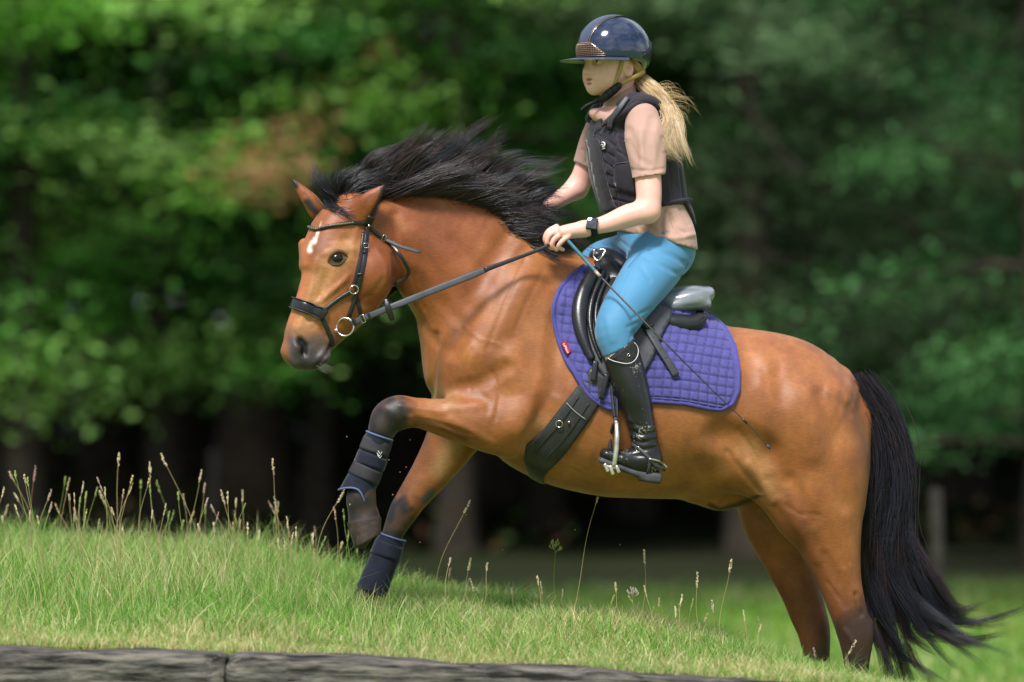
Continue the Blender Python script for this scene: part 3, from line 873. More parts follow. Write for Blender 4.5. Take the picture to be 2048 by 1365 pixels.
HEAD_PSI = math.radians(-20)
horse_parts = [
    # barrel and quarters
    Limb([(935, 735, yc(935), 84, .13), (968, 738, yc(968), 142, .19, -.05), (1030, 742, yc(1030), 186, .23, -.15), (1110, 752, yc(1110), 212, .26, -.2),
          (1190, 768, yc(1190), 219, .285, -.2), (1270, 790, yc(1270), 212, .295, -.15), (1350, 812, yc(1350), 191, .295, -.08), (1430, 828, yc(1430), 172, .28),
          (1510, 832, yc(1510), 157, .27), (1590, 848, yc(1590), 148, .26), (1632, 860, yc(1650), 126, .225), (1660, 876, yc(1690), 100, .12)], k=.05, m=46),
    # withers ridge, croup, dock
    Limb([(1090, 590, yc(1090), 60, .06), (1160, 590, yc(1160), 62, .065), (1260, 640, yc(1260), 50, .07)], k=.12),
    Limb([(1480, 740, yc(1480), 66, .12), (1570, 755, yc(1570), 68, .15), (1650, 800, yc(1650), 60, .12), (1700, 830, yc(1700), 48, .07)], k=.10),
    # neck
    Limb([(768, 465, -.20, 78, .075, -.1), (850, 490, -.16, 113, .085, -.3), (925, 537, -.12, 142, .11, -.35), (985, 600, -.085, 166, .145, -.35), (1045, 665, -.06, 172, .17, -.3)], k=.10, m=22),
    # breast, both shoulders
    Limb([(920, 695, yc(905), 52, .12), (912, 755, yc(893), 50, .125), (925, 805, yc(915), 46, .12)], k=.06),
    Limb([(1040, 600, yc(1040)-.12, 70, .07), (975, 690, yc(975)-.14, 75, .07), (965, 760, yc(965)-.15, 72, .075), (1010, 840, yc(1010)-.16, 70, .08)], k=.07),
    Limb([(1020, 640, yc(1040)+.13, 70, .07), (935, 710, yc(950)+.13, 62, .075), (920, 790, yc(950)+.15, 58, .08), (936, 850, yc(950)+.16, 58, .075)], k=.07),
    # near fore: forearm level, knee bent, cannon hanging
    Limb([(1020, 850, yc(1010)-.17, 66, .085), (950, 845, yc(950)-.19, 52, .075), (890, 836, yc(900)-.2, 39, .06), (835, 826, yc(840)-.205, 30, .05), (795, 826, yc(800)-.21, 31, .048)], k=.045, m=24),
    Limb([(800, 824, yc(800)-.21, 29, .046), (775, 836, yc(790)-.21, 33, .047), (764, 858, yc(785)-.21, 26, .043)], k=.03),
    Limb([(766, 855, yc(785)-.21, 25, .04), (754, 895, yc(780)-.212, 20, .03), (738, 945, yc(770)-.214, 20, .03), (724, 985, yc(765)-.215, 26, .036), (722, 1005, yc(765)-.215, 27, .036)], k=.02, m=24),
    Limb([(722, 996, yc(765)-.215, 29, .036), (724, 1016, yc(765)-.213, 29, .036), (728, 1036, yc(765)-.212, 32, .041), (729, 1050, yc(765)-.212, 33, .045), (726, 1072, yc(765)-.212, 28, .043), (722, 1090, yc(765)-.212, 22, .040)], k=.014, p=2.2),
    # far fore: straight, on the bank
    Limb([(935, 820, yc(930)+.15, 66, .085), (895, 895, yc(900)+.155, 50, .07), (862, 945, yc(860)+.16, 40, .055), (822, 1000, yc(830)+.16, 31, .048), (806, 1025, yc(820)+.16, 29, .045), (788, 1062, yc(800)+.16, 22, .038),
          (772, 1105, yc(790)+.16, 18, .03), (752, 1150, yc(780)+.16, 18, .03), (738, 1180, yc(770)+.16, 23, .036), (725, 1205, yc(760)+.16, 22, .036), (712, 1228, yc(760)+.16, 30, .048)], k=.03, m=50),
    # near hind
    Limb([(1590, 830, yc(1590)-.12, 118, .12), (1625, 930, yc(1600)-.135, 108, .12), (1643, 1020, yc(1600)-.14, 88, .10), (1662, 1095, yc(1600)-.14, 62, .075), (1680, 1165, yc(1600)-.14, 44, .055),
          (1698, 1228, yc(1600)-.14, 37, .045), (1710, 1268, yc(1600)-.14, 36, .043), (1713, 1320, yc(1600)-.14, 27, .036), (1712, 1400, yc(1600)-.14, 21, .03), (1712, 1465, yc(1600)-.14, 24, .035),
          (1702, 1505, yc(1600)-.14, 22, .034), (1692, 1540, yc(1600)-.14, 32, .045), (1688, 1552, yc(1600)-.14, 34, .05)], k=.05, m=60),
    Limb([(1737, 1246, yc(1600)-.14, 8, .02), (1731, 1272, yc(1600)-.14, 14, .028), (1722, 1310, yc(1600)-.14, 16, .026)], k=.014),
    # buttock, stifle fold
    Limb([(1676, 830, yc(1690)-.05, 42, .09), (1698, 915, yc(1690)-.07, 42, .09), (1688, 1005, yc(1690)-.09, 42, .08)], k=.045),
    Limb([(1480, 930, yc(1480)-.17, 45, .05), (1545, 975, yc(1540)-.15, 42, .05), (1600, 1020, yc(1600)-.14, 50, .07)], k=.07),
    # far hind
    Limb([(1570, 850, yc(1590)+.12, 110, .12), (1562, 950, yc(1580)+.135, 100, .12), (1560, 1040, yc(1580)+.14, 78, .10), (1578, 1115, yc(1580)+.14, 54, .07), (1600, 1180, yc(1580)+.14, 41, .055),
          (1617, 1230, yc(1580)+.14, 37, .045), (1628, 1265, yc(1580)+.14, 33, .042), (1634, 1320, yc(1580)+.14, 26, .035), (1640, 1400, yc(1580)+.14, 20, .03), (1640, 1455, yc(1580)+.14, 23, .034),
          (1632, 1490, yc(1580)+.14, 22, .034), (1624, 1522, yc(1580)+.14, 31, .045), (1620, 1534, yc(1580)+.14, 33, .05)], k=.05, m=60),
    # sheath
    Limb([(1395, 985, yc(1400), 18, .05), (1440, 1000, yc(1430), 22, .05), (1490, 985, yc(1490), 22, .06)], k=.05),
    # head
    Limb([(718, 432, -.24, 58, .075, .05), (700, 470, -.245, 80, .088, .1), (693, 520, -.26, 94, .092, .1), (682, 572, -.275, 89, .085, .05), (659, 612, -.295, 74, .07), (637, 645, -.31, 62, .06), (616, 680, -.325, 51, .056), (606, 705, -.33, 41, .054)],
         k=.035, p=2.5, psi=HEAD_PSI, m=36),
    Blob((742, 548, -.275), (.078, .075, .085), (0, 20, 0), k=.04),                    # near jowl
    Blob((720, 560, -.16), (.07, .06, .08), (0, 20, 0), k=.04),                        # far jowl
    Limb([(646, 712, -.335, 15, .042), (625, 722, -.335, 17, .044)], k=.016, p=2.2, psi=HEAD_PSI),   # lower lip
    Limb([(600, 722, -.335, 17, .046), (585, 700, -.33, 19, .05)], k=.02, psi=HEAD_PSI), # upper lip
    Limb([(606, 488, -.20, 9, .02), (609, 516, -.20, 10, .02)], k=.045),               # far brow
    # ears
    Limb([(722, 428, -.31, 25, .022), (737, 405, -.33, 21, .019), (755, 386, -.335, 13, .012), (770, 369, -.335, 3.2, .004)], k=.02),
    Limb([(636, 424, -.165, 19, .024), (619, 400, -.17, 16, .02), (602, 380, -.17, 11, .013), (584, 358, -.17, 3, .005)], k=.02),
]
def px_plane(p1, p2, keep, y):
    a, b, k = [np.array(P(*p, y)) for p in (p1, p2, keep)]
    d = b - a; n = np.array([d[2], 0, -d[0]]); n /= np.linalg.norm(n)
    if (k - a) @ n > 0: n = -n
    return lambda X: ((X - a) @ n).astype(np.float32)
_sole = px_plane((726, 1101), (768, 1050), (720, 1040), -.32); _wall = px_plane((695, 1045), (709, 1094), (740, 1050), -.32)
_toe = px_plane((700, 1092), (730, 1099), (725, 1040), -.32)
_flo = np.array(P(690, 1130, -.5)) , np.array(P(790, 1042, -.2))
def hoof_cut(X, f):
    lo, hi = np.array([P(660, 0, -.3).x, -.5, P(0, 1150, -.3).z]), np.array([P(800, 0, -.3).x, -.15, P(0, 1030, -.3).z])
    s = np.all((X > lo) & (X < hi), axis=1)
    if s.any():
        f = f.copy(); f[s] = np.maximum(f[s], np.maximum(np.maximum(_sole(X[s]), _wall(X[s])), _toe(X[s])))
    return f
hV, hQ = implicit_mesh("horse", horse_parts, 0.0065, extra=hoof_cut)
hV = relax(hV, hQ, 2, 0.5)

def sculpt(V, Q, strokes):
    N = vnormals(V, Q); X = topx(V)
    D = np.zeros(len(V))
    for s in strokes:
        pts, r, amp = s[0], s[1], s[2] * 0.001
        side = s[3] if len(s) > 3 else 'near'
        d, t = polydist(X, pts)
        w = np.clip(1 - (d / r) ** 2, 0, 1) ** 2
        if side == 'near': w = w * smooth01((0.25 - N[:, 1]) / 0.4)
        elif side == 'far': w = w * smooth01((N[:, 1] + 0.25) / 0.4)
        elif callable(side): w = w * side(V, N)
        D += w * amp
    return V + N * D[:, None]

nearleg = lambda V, N: ((V[:, 1] < -.10) & (N[:, 1] < .4)).astype(float)
hV = sculpt(hV, hQ, [
    # shoulder, breast, forearm
    ([(1015, 470), (965, 560), (928, 640), (905, 700)], 32, -12),
    ([(1065, 540), (1000, 640), (955, 700)], 46, 13),
    ([(940, 720)], 50, 9),
    ([(872, 670), (868, 720), (862, 790)], 12, -9),
    ([(1020, 720), (1060, 790), (1040, 850)], 48, 14),
    ([(1120, 640), (1110, 760), (1088, 830), (1062, 885)], 34, -15),
    ([(1010, 735), (955, 770), (920, 775)], 24, -9),
    ([(930, 795), (962, 792), (978, 803), (975, 822)], 13, -4),
    ([(950, 812), (900, 812)], 16, 5),
    ([(1060, 880), (1090, 840), (1110, 800)], 18, 5),
    ([(900, 842), (950, 868), (985, 890)], 14, 5, nearleg),
    ([(830, 838), (890, 852), (940, 868)], 8, -4, nearleg),
    ([(800, 812), (840, 818), (890, 825)], 8, 3, nearleg),
    ([(770, 815), (790, 830)], 14, 3, nearleg), ([(800, 850), (815, 840)], 10, -3, nearleg),
    # neck
    ([(800, 600), (840, 640), (872, 690)], 13, -5), ([(830, 470), (900, 520), (960, 590)], 34, 5), ([(800, 390), (860, 395), (885, 402)], 9, 3),
    ([(790, 430), (800, 500), (795, 570)], 16, -9), ([(905, 480), (950, 530)], 20, -3), ([(880, 600), (915, 640)], 20, -3),
    # ribs, flank, hip
    ([(1440, 870), (1490, 880), (1530, 905)], 46, -18), ([(1500, 930), (1530, 975), (1545, 1000)], 16, 6), ([(1410, 900), (1440, 960)], 30, 5),
    ([(1525, 712), (1540, 735)], 22, 7), ([(1552, 735), (1565, 800)], 22, -4), ([(1490, 700), (1500, 760)], 24, -6),
    ([(1640, 790), (1655, 860), (1672, 940), (1690, 1010)], 24, -8), ([(1600, 800), (1630, 900)], 50, 9), ([(1560, 1000), (1600, 1060), (1635, 1120)], 16, 4),
    ([(1580, 960), (1625, 1040)], 22, -5), ([(1650, 1110), (1680, 1170), (1690, 1210)], 15, -4), ([(1712, 1190), (1722, 1230)], 9, -8), ([(1690, 1262), (1705, 1285)], 9, 4), ([(1690, 1140), (1712, 1200)], 8, 3),
    ([(1660, 780), (1690, 800)], 16, 4), ([(1680, 790), (1700, 830)], 10, -4),
    ([(1250, 930), (1330, 960), (1410, 965)], 40, 5),
    # skin folds and veins
    ([(1050, 520), (1018, 590), (990, 660), (975, 700)], 7, -3.5), ([(1085, 545), (1050, 610), (1030, 660)], 7, -2.5), ([(925, 650), (960, 680), (1000, 690)], 5, 2), ([(1000, 690), (1040, 720), (1060, 760)], 5, 1.8),
    ([(945, 700), (930, 740), (940, 780)], 6, -3), ([(985, 745), (1000, 790), (990, 840)], 7, -4), ([(1120, 920), (1180, 950), (1260, 968), (1350, 970)], 6, 2.2),
    ([(815, 835), (860, 846), (905, 862)], 4.5, 2, nearleg), ([(800, 560), (812, 600), (830, 625)], 6, -3), ([(822, 545), (835, 590), (850, 620)], 6, -2.5), ([(1180, 845), (1195, 900), (1190, 950)], 10, -2.5), ([(1240, 850), (1258, 905)], 12, -2), ([(1300, 850), (1318, 905)], 12, -2),
    ([(1480, 860), (1515, 920), (1530, 960)], 8, -4), ([(1455, 905), (1490, 950), (1520, 985)], 8, -4), ([(1570, 1010), (1600, 1030), (1640, 1030)], 7, -2.5), ([(1700, 1130), (1716, 1180), (1722, 1220)], 5, 3), ([(1655, 1165), (1680, 1200)], 6, -3),
    ([(632, 520), (622, 575), (606, 635), (594, 660)], 9, 3.5), ([(655, 545), (640, 595), (622, 640)], 12, -4.5), ([(700, 548), (668, 580), (640, 604)], 6, 3.5), ([(715, 455), (706, 490), (704, 520)], 9, 3), ([(664, 490), (690, 488), (706, 500)], 7, 2.5), ([(628, 655), (640, 640)], 8, -3), ([(720, 600), (745, 590), (765, 560)], 10, -2.5),
    ([(640, 570), (650, 600), (655, 630)], 4, 1.8), ([(690, 530), (704, 548), (700, 570)], 5, -2), ([(755, 500), (772, 530), (772, 565)], 7, 3),
    # head
    ([(690, 562), (660, 585), (634, 606)], 9, 4), ([(650, 560), (640, 590)], 16, -4), ([(700, 600), (735, 610), (760, 598)], 12, -3),
    ([(674, 516)], 20, 6), ([(652, 508), (672, 496), (695, 502)], 8, 4), ([(690, 480)], 15, -6), ([(715, 500), (740, 480)], 16, 4),
    ([(786, 510), (790, 545), (784, 580)], 7, -4), ([(640, 545), (632, 600), (615, 640)], 14, -2.5),
    ([(600, 694)], 26, 11), ([(600, 682), (609, 692), (608, 706)], 11, -22),
    ([(662, 690), (650, 710), (636, 730), (627, 737)], 4.5, -7), ([(650, 700), (640, 718)], 9, 3), ([(622, 700), (618, 722)], 12, 3),
    ([(640, 660), (652, 672)], 9, -3),
    ([(738, 395), (728, 420)], 8, -2.5), ([(610, 388), (624, 410)], 6, -3),
])
hV = relax(hV, hQ, 1, 0.4)
horse_N = vnormals(hV, hQ)
horse_X = topx(hV)
horse_bvh = BVHTree.FromPolygons([tuple(v) for v in hV.tolist()], hQ.tolist())

# ---- coat colours (markings of the horse itself)
def lin(r, g, b):
    f = lambda c: ((c/255 + 0.055)/1.055)**2.4 if c/255 > 0.04045 else c/255/12.92
    return np.array([f(r), f(g), f(b)])
BAY, BAY_D, BAY_L = lin(156, 94, 48), lin(104, 56, 28), lin(196, 152, 106)
BLK, MUZ, WHT = lin(30, 25, 26), lin(88, 78, 76), lin(225, 215, 205)
X = horse_X; near = smooth01((0.3 - horse_N[:, 1]) / 0.4)
C = np.tile(BAY, (len(hV), 1))
def paint(C, col, w):
    w = np.clip(w, 0, 1)[:, None]; return C * (1 - w) + col * w
def spot(pts, r, soft=1.0):
    d, _ = polydist(X, pts)
    return smooth01((r - d) / (r * soft))
nz = vnoise(hV, 14, 3); nz2 = vnoise(hV, 45, 5)
# redder upper coat, paler flanks, belly, elbow and muzzle
C = paint(C, lin(140, 72, 34), 0.85 * smooth01((700 - X[:, 1]) / 160) * smooth01((1020 - X[:, 0]) / 150 + .3))
C = paint(C, lin(172, 108, 66), 0.6 * spot([(1500, 690), (1600, 730), (1680, 780)], 80))
C = paint(C, lin(172, 114, 60), 0.6 * spot([(1150, 930), (1300, 960), (1420, 930)], 120))
C = paint(C, lin(190, 140, 92), 0.6 * spot([(1500, 900), (1520, 940), (1540, 985)], 45) * near)
C = paint(C, lin(190, 140, 92), 0.6 * spot([(1060, 890), (1085, 850)], 38) * near)
C = paint(C, BAY_L, 0.5 * spot([(870, 790), (900, 800)], 34))
C = paint(C, BAY_D, 0.6 * spot([(1700, 830), (1745, 940)], 30) * .6)
C = paint(C, BAY_D, 0.55 * spot([(1560, 1000), (1600, 1060), (1640, 1130)], 42) * (hV[:, 1] < .05))
C = paint(C, BAY_D, 0.7 * smooth01((X[:, 1] - 1090) / 120) * (X[:, 0] > 1450))
C = paint(C, BAY_D, 0.35 * smooth01(nz * 1.2))
C = paint(C, lin(196, 130, 72), 0.25 * smooth01(-nz * 1.2))
# head
C = paint(C, lin(196, 142, 92), 0.75 * spot([(690, 500), (640, 560), (625, 620), (605, 650)], 52) * (X[:, 0] < 735))
C = paint(C, lin(196, 116, 60), 0.7 * spot([(610, 470), (604, 560), (580, 640)], 22))
C = paint(C, MUZ, smooth01((X[:, 1] - 655 + .22 * (640 - X[:, 0]) + 9 * nz2) / 42) * (X[:, 0] < 690) * smooth01((X[:, 0] - 566) / 18))
C = paint(C, lin(52, 46, 47), spot([(600, 693), (610, 720), (640, 722)], 28, .9) * .9)
C = paint(C, lin(16, 12, 12), spot([(600, 683), (608, 692), (607, 705)], 9.5, .7))
C = paint(C, lin(40, 32, 30), spot([(661, 690), (650, 710), (628, 737)], 4, 1))
star = spot([(636, 464), (631, 482), (624, 494)], 4.5, .6); star = np.maximum(star, np.maximum(spot([(626, 486), (620, 500)], 9.5, .6), spot([(630, 478)], 7, .7))); star = np.maximum(star, .5 * spot([(643, 443), (636, 465)], 3))
C = paint(C, WHT, star * (X[:, 0] < 660) * (hV[:, 1] < -.12) * smooth01(.8 + nz2))
C = paint(C, lin(45, 34, 30), .9 * spot([(660, 522), (674, 508), (690, 510)], 9, .9) * near)
C = paint(C, lin(45, 34, 30), .8 * spot([(662, 526), (676, 529), (688, 518)], 6, .9) * near)
# black points
ear_edge = np.maximum(spot([(770, 370), (760, 400), (746, 428)], 7.5, .6), spot([(769, 371)], 13, .6))
ear_edge = np.maximum(ear_edge, np.maximum(spot([(581, 356), (592, 372)], 9, .6), spot([(615, 404), (632, 424)], 13, .8)))
C = paint(C, BLK, ear_edge)
leg_n = (hV[:, 1] < -.14)
bl = smooth01((842 - X[:, 0] + 0.35 * (X[:, 1] - 830) + 16 * nz2) / 46) * leg_n * (X[:, 1] > 780) * (X[:, 0] < 880)
C = paint(C, BLK * 1.15, bl)
C = paint(C, lin(72, 50, 40), .6 * bl * smooth01(.35 + 1.1 * vnoise(hV, 38, 21)))
C = paint(C, lin(92, 52, 30), .8 * spot([(835, 840), (900, 862), (930, 876)], 13, .9) * leg_n)
C = paint(C, lin(84, 66, 54), leg_n * spot([(700, 1052), (730, 1050), (756, 1040)], 14, .8) * .8)
C = paint(C, lin(44, 35, 32), leg_n * smooth01((X[:, 1] - 1058) / 12) * (X[:, 0] < 800))
leg_f = (hV[:, 1] > .0) & (X[:, 0] < 960) & (X[:, 1] > 850)
C = paint(C, BAY_L, leg_f * .7 * spot([(905, 890), (880, 940)], 34))
C = paint(C, BLK * 1.3, leg_f * smooth01((X[:, 1] - 965 - .9 * (X[:, 0] - 790) + 22 * nz2) / 40))
C = paint(C, lin(96, 62, 42), .6 * leg_f * smooth01((X[:, 0] - 760 + .9 * (X[:, 1] - 1000)) / 60 * 0 + .3 + 1.1 * vnoise(hV, 34, 22)) * smooth01((X[:, 1] - 950) / 40))
C = paint(C, lin(80, 78, 78), leg_f * spot([(862, 985), (850, 1000)], 10, .5))
hind = (X[:, 0] > 1560) & (X[:, 1] > 1120)
C = paint(C, lin(46, 29, 23), hind * smooth01((X[:, 1] - 1195 + .8 * (X[:, 0] - 1700) + 20 * nz2) / 60) * .9)
C = paint(C, lin(26, 20, 18), hind * smooth01((X[:, 1] - 1290 + 20 * nz2) / 60))
C = paint(C, lin(60, 44, 34), spot([(1420, 1010), (1440, 1020), (1480, 1008), (1525, 988)], 9, 1) * (X[:, 1] > 990))
C = C * (1 + 0.07 * nz2[:, None]) * np.array([.89, .88, .86])

m_coat = mat("horse_coat", rough=0.5, spec=0.5, attr="Col", noise=(30, 0.12), sheen=0.06)
nt = m_coat.node_tree; b_ = nt.nodes["Principled BSDF"]
# short hair lying along the body: stretched noise as fine relief
tcn = nt.nodes.new("ShaderNodeTexCoord"); mp = nt.nodes.new("ShaderNodeMapping"); mp.inputs['Rotation'].default_value = (0, 0.5, 0); mp.inputs['Scale'].default_value = (120, 560, 560)
ns = nt.nodes.new("ShaderNodeTexNoise"); ns.inputs['Scale'].default_value = 1.0; ns.inputs['Detail'].default_value = 3
bp = nt.nodes.new("ShaderNodeBump"); bp.inputs['Strength'].default_value = 0.22; bp.inputs['Distance'].default_value = 0.003
nt.links.new(tcn.outputs['Object'], mp.inputs['Vector']); nt.links.new(mp.outputs['Vector'], ns.inputs['Vector'])
nt.links.new(ns.outputs['Fac'], bp.inputs['Height']); nt.links.new(bp.outputs['Normal'], b_.inputs['Normal'])

mp2 = nt.nodes.new("ShaderNodeMapping"); mp2.inputs['Rotation'].default_value = (0, 0.5, 0); mp2.inputs['Scale'].default_value = (45, 240, 240)
ns2 = nt.nodes.new("ShaderNodeTexNoise"); ns2.inputs['Scale'].default_value = 1.0; ns2.inputs['Detail'].default_value = 4
mr2 = nt.nodes.new("ShaderNodeMapRange"); mr2.inputs['From Min'].default_value = .3; mr2.inputs['From Max'].default_value = .7; mr2.inputs['To Min'].default_value = .84; mr2.inputs['To Max'].default_value = 1.14
mx2 = nt.nodes.new("ShaderNodeMix"); mx2.data_type = 'RGBA'; mx2.blend_type = 'MULTIPLY'; mx2.inputs['Factor'].default_value = 1.0
old = b_.inputs['Base Color'].links[0].from_socket
nt.links.new(tcn.outputs['Object'], mp2.inputs['Vector']); nt.links.new(mp2.outputs['Vector'], ns2.inputs['Vector']); nt.links.new(ns2.outputs['Fac'], mr2.inputs['Value'])
nt.links.new(old, mx2.inputs['A']); nt.links.new(mr2.outputs['Result'], mx2.inputs['B']); nt.links.new(mx2.outputs['Result'], b_.inputs['Base Color'])
me = npmesh("horse", hV, hQ); set_col(me, C)
horse = tag(link("horse", me, m_coat), "bay horse with a white star cantering up the grassy bank", "horse")

def surf(px, py, off=0.004, bvh=None, back=False):
    """point on the near (or far) side of the horse met at a photo pixel, lifted off by `off` along the normal"""
    o = Vector((0, -CAM_D, CAM_H)); t = P(px, py, 0) - o
    h = (bvh or horse_bvh).ray_cast(o, t.normalized())
    if h[0] is None: return None, None
    n = h[1] if h[1].y < 0 or back else -h[1]
    return h[0] + n * off, n

# eye
es, en = surf(675, 517, -0.0185)
bm = bmesh.new(); bmesh.ops.create_uvsphere(bm, u_segments=24, v_segments=16, radius=0.0225)
bmesh.ops.scale(bm, vec=(1.15, 1, .9), verts=bm.verts); bmesh.ops.rotate(bm, matrix=Matrix.Rotation(math.radians(-14), 3, 'Y'), verts=bm.verts)
bmesh.ops.translate(bm, vec=es, verts=bm.verts)
me = bpy.data.meshes.new("eye"); bm.to_mesh(me); bm.free()
link("eye", me, mat("eye_dark", (0.008, 0.005, 0.004), 0.1, 0.5), horse)

for nm, pts_ in (("upper_eyelid", [(656, 525), (662, 511), (674, 503), (687, 506), (695, 514)]), ("lower_eyelid", [(657, 526), (667, 531), (681, 529), (694, 516)])):
    q_ = [surf(a, b, .0005 if nm[0] == 'u' else -.0005)[0] for a, b in pts_]
    A_ = spline([list(v) for v in q_], 18)
    ns_ = 8; T_ = np.gradient(A_, axis=0); T_ /= np.linalg.norm(T_, axis=1)[:, None]
    n1_ = np.cross(T_, [0, 1, 0]); n1_ /= np.linalg.norm(n1_, axis=1)[:, None]; n2_ = np.cross(T_, n1_)
    an_ = np.linspace(0, 2*np.pi, ns_, endpoint=False); rd_ = (.0058 if nm[0] == 'u' else .0026) * np.sin(np.linspace(.2, np.pi - .2, 18)) + .0006
    V_ = (A_[:, None] + (n1_[:, None] * np.cos(an_)[None, :, None] + n2_[:, None] * np.sin(an_)[None, :, None]) * rd_[:, None, None]).reshape(-1, 3)
    i_ = (np.arange(17)[:, None] * ns_ + np.arange(ns_)[None]).ravel(); j_ = (np.arange(17)[:, None] * ns_ + (np.arange(ns_)[None] + 1) % ns_).ravel()
    link(nm, npmesh(nm, V_, np.stack([i_, j_, j_ + ns_, i_ + ns_], 1)), mat("eyelid_skin", tuple(lin(92, 58, 36) if nm[0] == "u" else lin(48, 36, 32)), .55, .35), horse)

# hoof of the raised foreleg: horn wall with a hard lower edge and a sole
yh = yc(765) - .212
hv, hq = [], []
for r_ in range(9):
    t_ = r_ / 8
    fr = np.array([693., 1046.]) * (1 - t_) + np.array([709.5, 1099.]) * t_; bk_ = np.array([763., 1034.]) * (1 - t_) + np.array([762., 1067.]) * t_
    wd_ = .0465 + .009 * t_ + .0007 * math.sin(r_ * 2.4)
    for k_ in range(32):
        a_ = 2 * math.pi * k_ / 32
        c_ = math.cos(a_); q_ = fr * (1 + c_) / 2 + bk_ * (1 - c_) / 2
        p_ = P(q_[0], q_[1], yh); hv.append((p_.x, p_.y + wd_ * math.sin(a_) * (1 if c_ > -.3 else .92), p_.z))
for r_ in range(8):
    for k_ in range(32): hq.append([r_*32 + k_, r_*32 + (k_+1) % 32, (r_+1)*32 + (k_+1) % 32, (r_+1)*32 + k_])
hq.append(list(range(8*32, 9*32)))
me = pymesh("hoof", hv, hq); fix_normals(me)
m_hoof = mat("hoof_horn", tuple(lin(62, 50, 44)), .5, .35, noise=(60, .35), bump=(120, .4, .002))
ho = link("hoof", me, m_hoof, horse)
me.polygons[len(me.polygons) - 1].use_smooth = False
# ================================================================== HAIR
def strand_mesh(name, S, width, cols, tip=.15, ns=3):
    """S (n,K,3) strand points -> one mesh of thin tapered tubes"""
    n, K, _ = S.shape
    T = np.gradient(S, axis=1); T /= np.linalg.norm(T, axis=2)[..., None] + 1e-9
    ref = np.array([0.2, -0.93, 0.3]); N_ = np.cross(T, ref); N_ /= np.linalg.norm(N_, axis=2)[..., None] + 1e-9
    B_ = np.cross(T, N_)
    t = np.linspace(0, 1, K)
    prof = np.where(t < .15, .6 + t / .15 * .4, 1 - (1 - tip) * ((t - .15) / .85) ** 1.5)
    R = width[:, None] * prof[None] * .5
    ang = np.linspace(0, 2*np.pi, ns, endpoint=False)
    V = S[:, :, None] + (N_[:, :, None] * np.cos(ang)[None, None, :, None] + B_[:, :, None] * np.sin(ang)[None, None, :, None]) * R[:, :, None, None]
    i = (np.arange(K-1)[:, None] * ns + np.arange(ns)[None]).ravel(); j = (np.arange(K-1)[:, None] * ns + (np.arange(ns)[None] + 1) % ns).ravel()
    q = np.stack([i, j, j + ns, i + ns], 1)
    F = (np.arange(n)[:, None, None] * (K * ns) + q[None]).reshape(-1, 4)
    me = npmesh(name, V.reshape(-1, 3), F)
    set_col(me, np.repeat(cols, K * ns, 0))
    return me

def strands(guides, n, K=12, nclump=40, clump=.6, spread=(.01, .03), yspread=.03, wave=.006, freq=2.0, seed=1, lens=(.7, 1.05), guide_jit=.35, jit=.35):
    """guides: list of polylines [(px,py,y),...] in order; strands fill between neighbours and gather in locks"""
    r = np.random.default_rng(seed)
    G = np.stack([spline([list(P(*p)) for p in g], K) for g in guides])
    ng = len(G)
    def at(u):
        u = np.clip(u, 0, ng - 1.0001); i = u.astype(int); f = (u - i)[:, None, None]
        return G[i] * (1 - f) + G[i + 1] * f
    t = np.linspace(0, 1, K)[None, :, None]
    cu = np.linspace(0, ng - 1, nclump) + r.normal(0, guide_jit, nclump)
    ct = r.normal(0, 1, (nclump, 1, 3)) * np.array([spread[1], yspread, spread[1]]); ctip = r.normal(0, 1, (nclump, 1, 3)) * np.array([spread[1], yspread, spread[1]]) * .8
    clen = r.uniform(.72, 1.08, nclump); cph = r.uniform(0, 6.28, (nclump, 1, 3))
    cc = at(cu) + ct * t + ctip * t**2
    which = r.integers(0, nclump, n)
    u = cu[which] + r.normal(0, .35, n)
    base = at(u) + r.normal(0, 1, (n, 1, 3)) * np.array([spread[0], spread[0] * 1.2, spread[0]])
    S = base * (1 - clump * t) + cc[which] * clump * t
    S = S + r.normal(0, 1, (n, 1, 3)) * np.array([spread[1], yspread, spread[1]]) * jit * t**1.3
    S = S + wave * np.sin(freq * 2 * np.pi * t + cph[which]) * t + wave * jit * np.sin(freq * 1.7 * 2 * np.pi * t + r.uniform(0, 6.28, (n, 1, 3))) * t
    L = clen[which] * r.uniform(lens[0], lens[1], n)
    # shorten by resampling along t
    tt = np.linspace(0, 1, K)[None] * L[:, None] * (K - 1)
    i = np.clip(tt.astype(int), 0, K - 2); f = (tt - i)[..., None]
    rows = np.arange(n)[:, None]
    return S[rows, i] * (1 - f) + S[rows, i + 1] * f, which

def hair_mat(name, rough=.38, spec=.5, attr="Col"):
    m = mat(name, rough=rough, spec=spec, attr=attr)
    return m
m_hair = hair_mat("mane_hair", .36, .55)

def yn(px): return float(np.interp(px, [700, 768, 850, 925, 985, 1045, 1150], [-.215, -.2, -.16, -.12, -.09, -.07, -.03]))
mane_px = [
    [(738, 398), (722, 380), (700, 352), (690, 338)],
    [(745, 394), (722, 365), (740, 328), (793, 286)],
    [(752, 390), (760, 345), (812, 306), (862, 262)],
    [(762, 386), (797, 325), (856, 274), (888, 238)],
    [(785, 382), (836, 334), (895, 286), (932, 252)],
    [(817, 381), (886, 338), (950, 292), (984, 262)],
    [(864, 384), (930, 346), (995, 305), (1034, 288)],
    [(916, 392), (975, 358), (1034, 325), (1072, 312)],
    [(955, 404), (1015, 378), (1066, 354), (1106, 350)],
    [(987, 418), (1042, 394), (1082, 380), (1112, 380)],
    [(1011, 436), (1054, 416), (1094, 406), (1122, 406)],
    [(1030, 455), (1066, 436), (1102, 430), (1136, 436)],
    [(1056, 480), (1086, 460), (1112, 462), (1140, 474)],
    [(1085, 500), (1110, 490), (1135, 500), (1158, 520)],
]
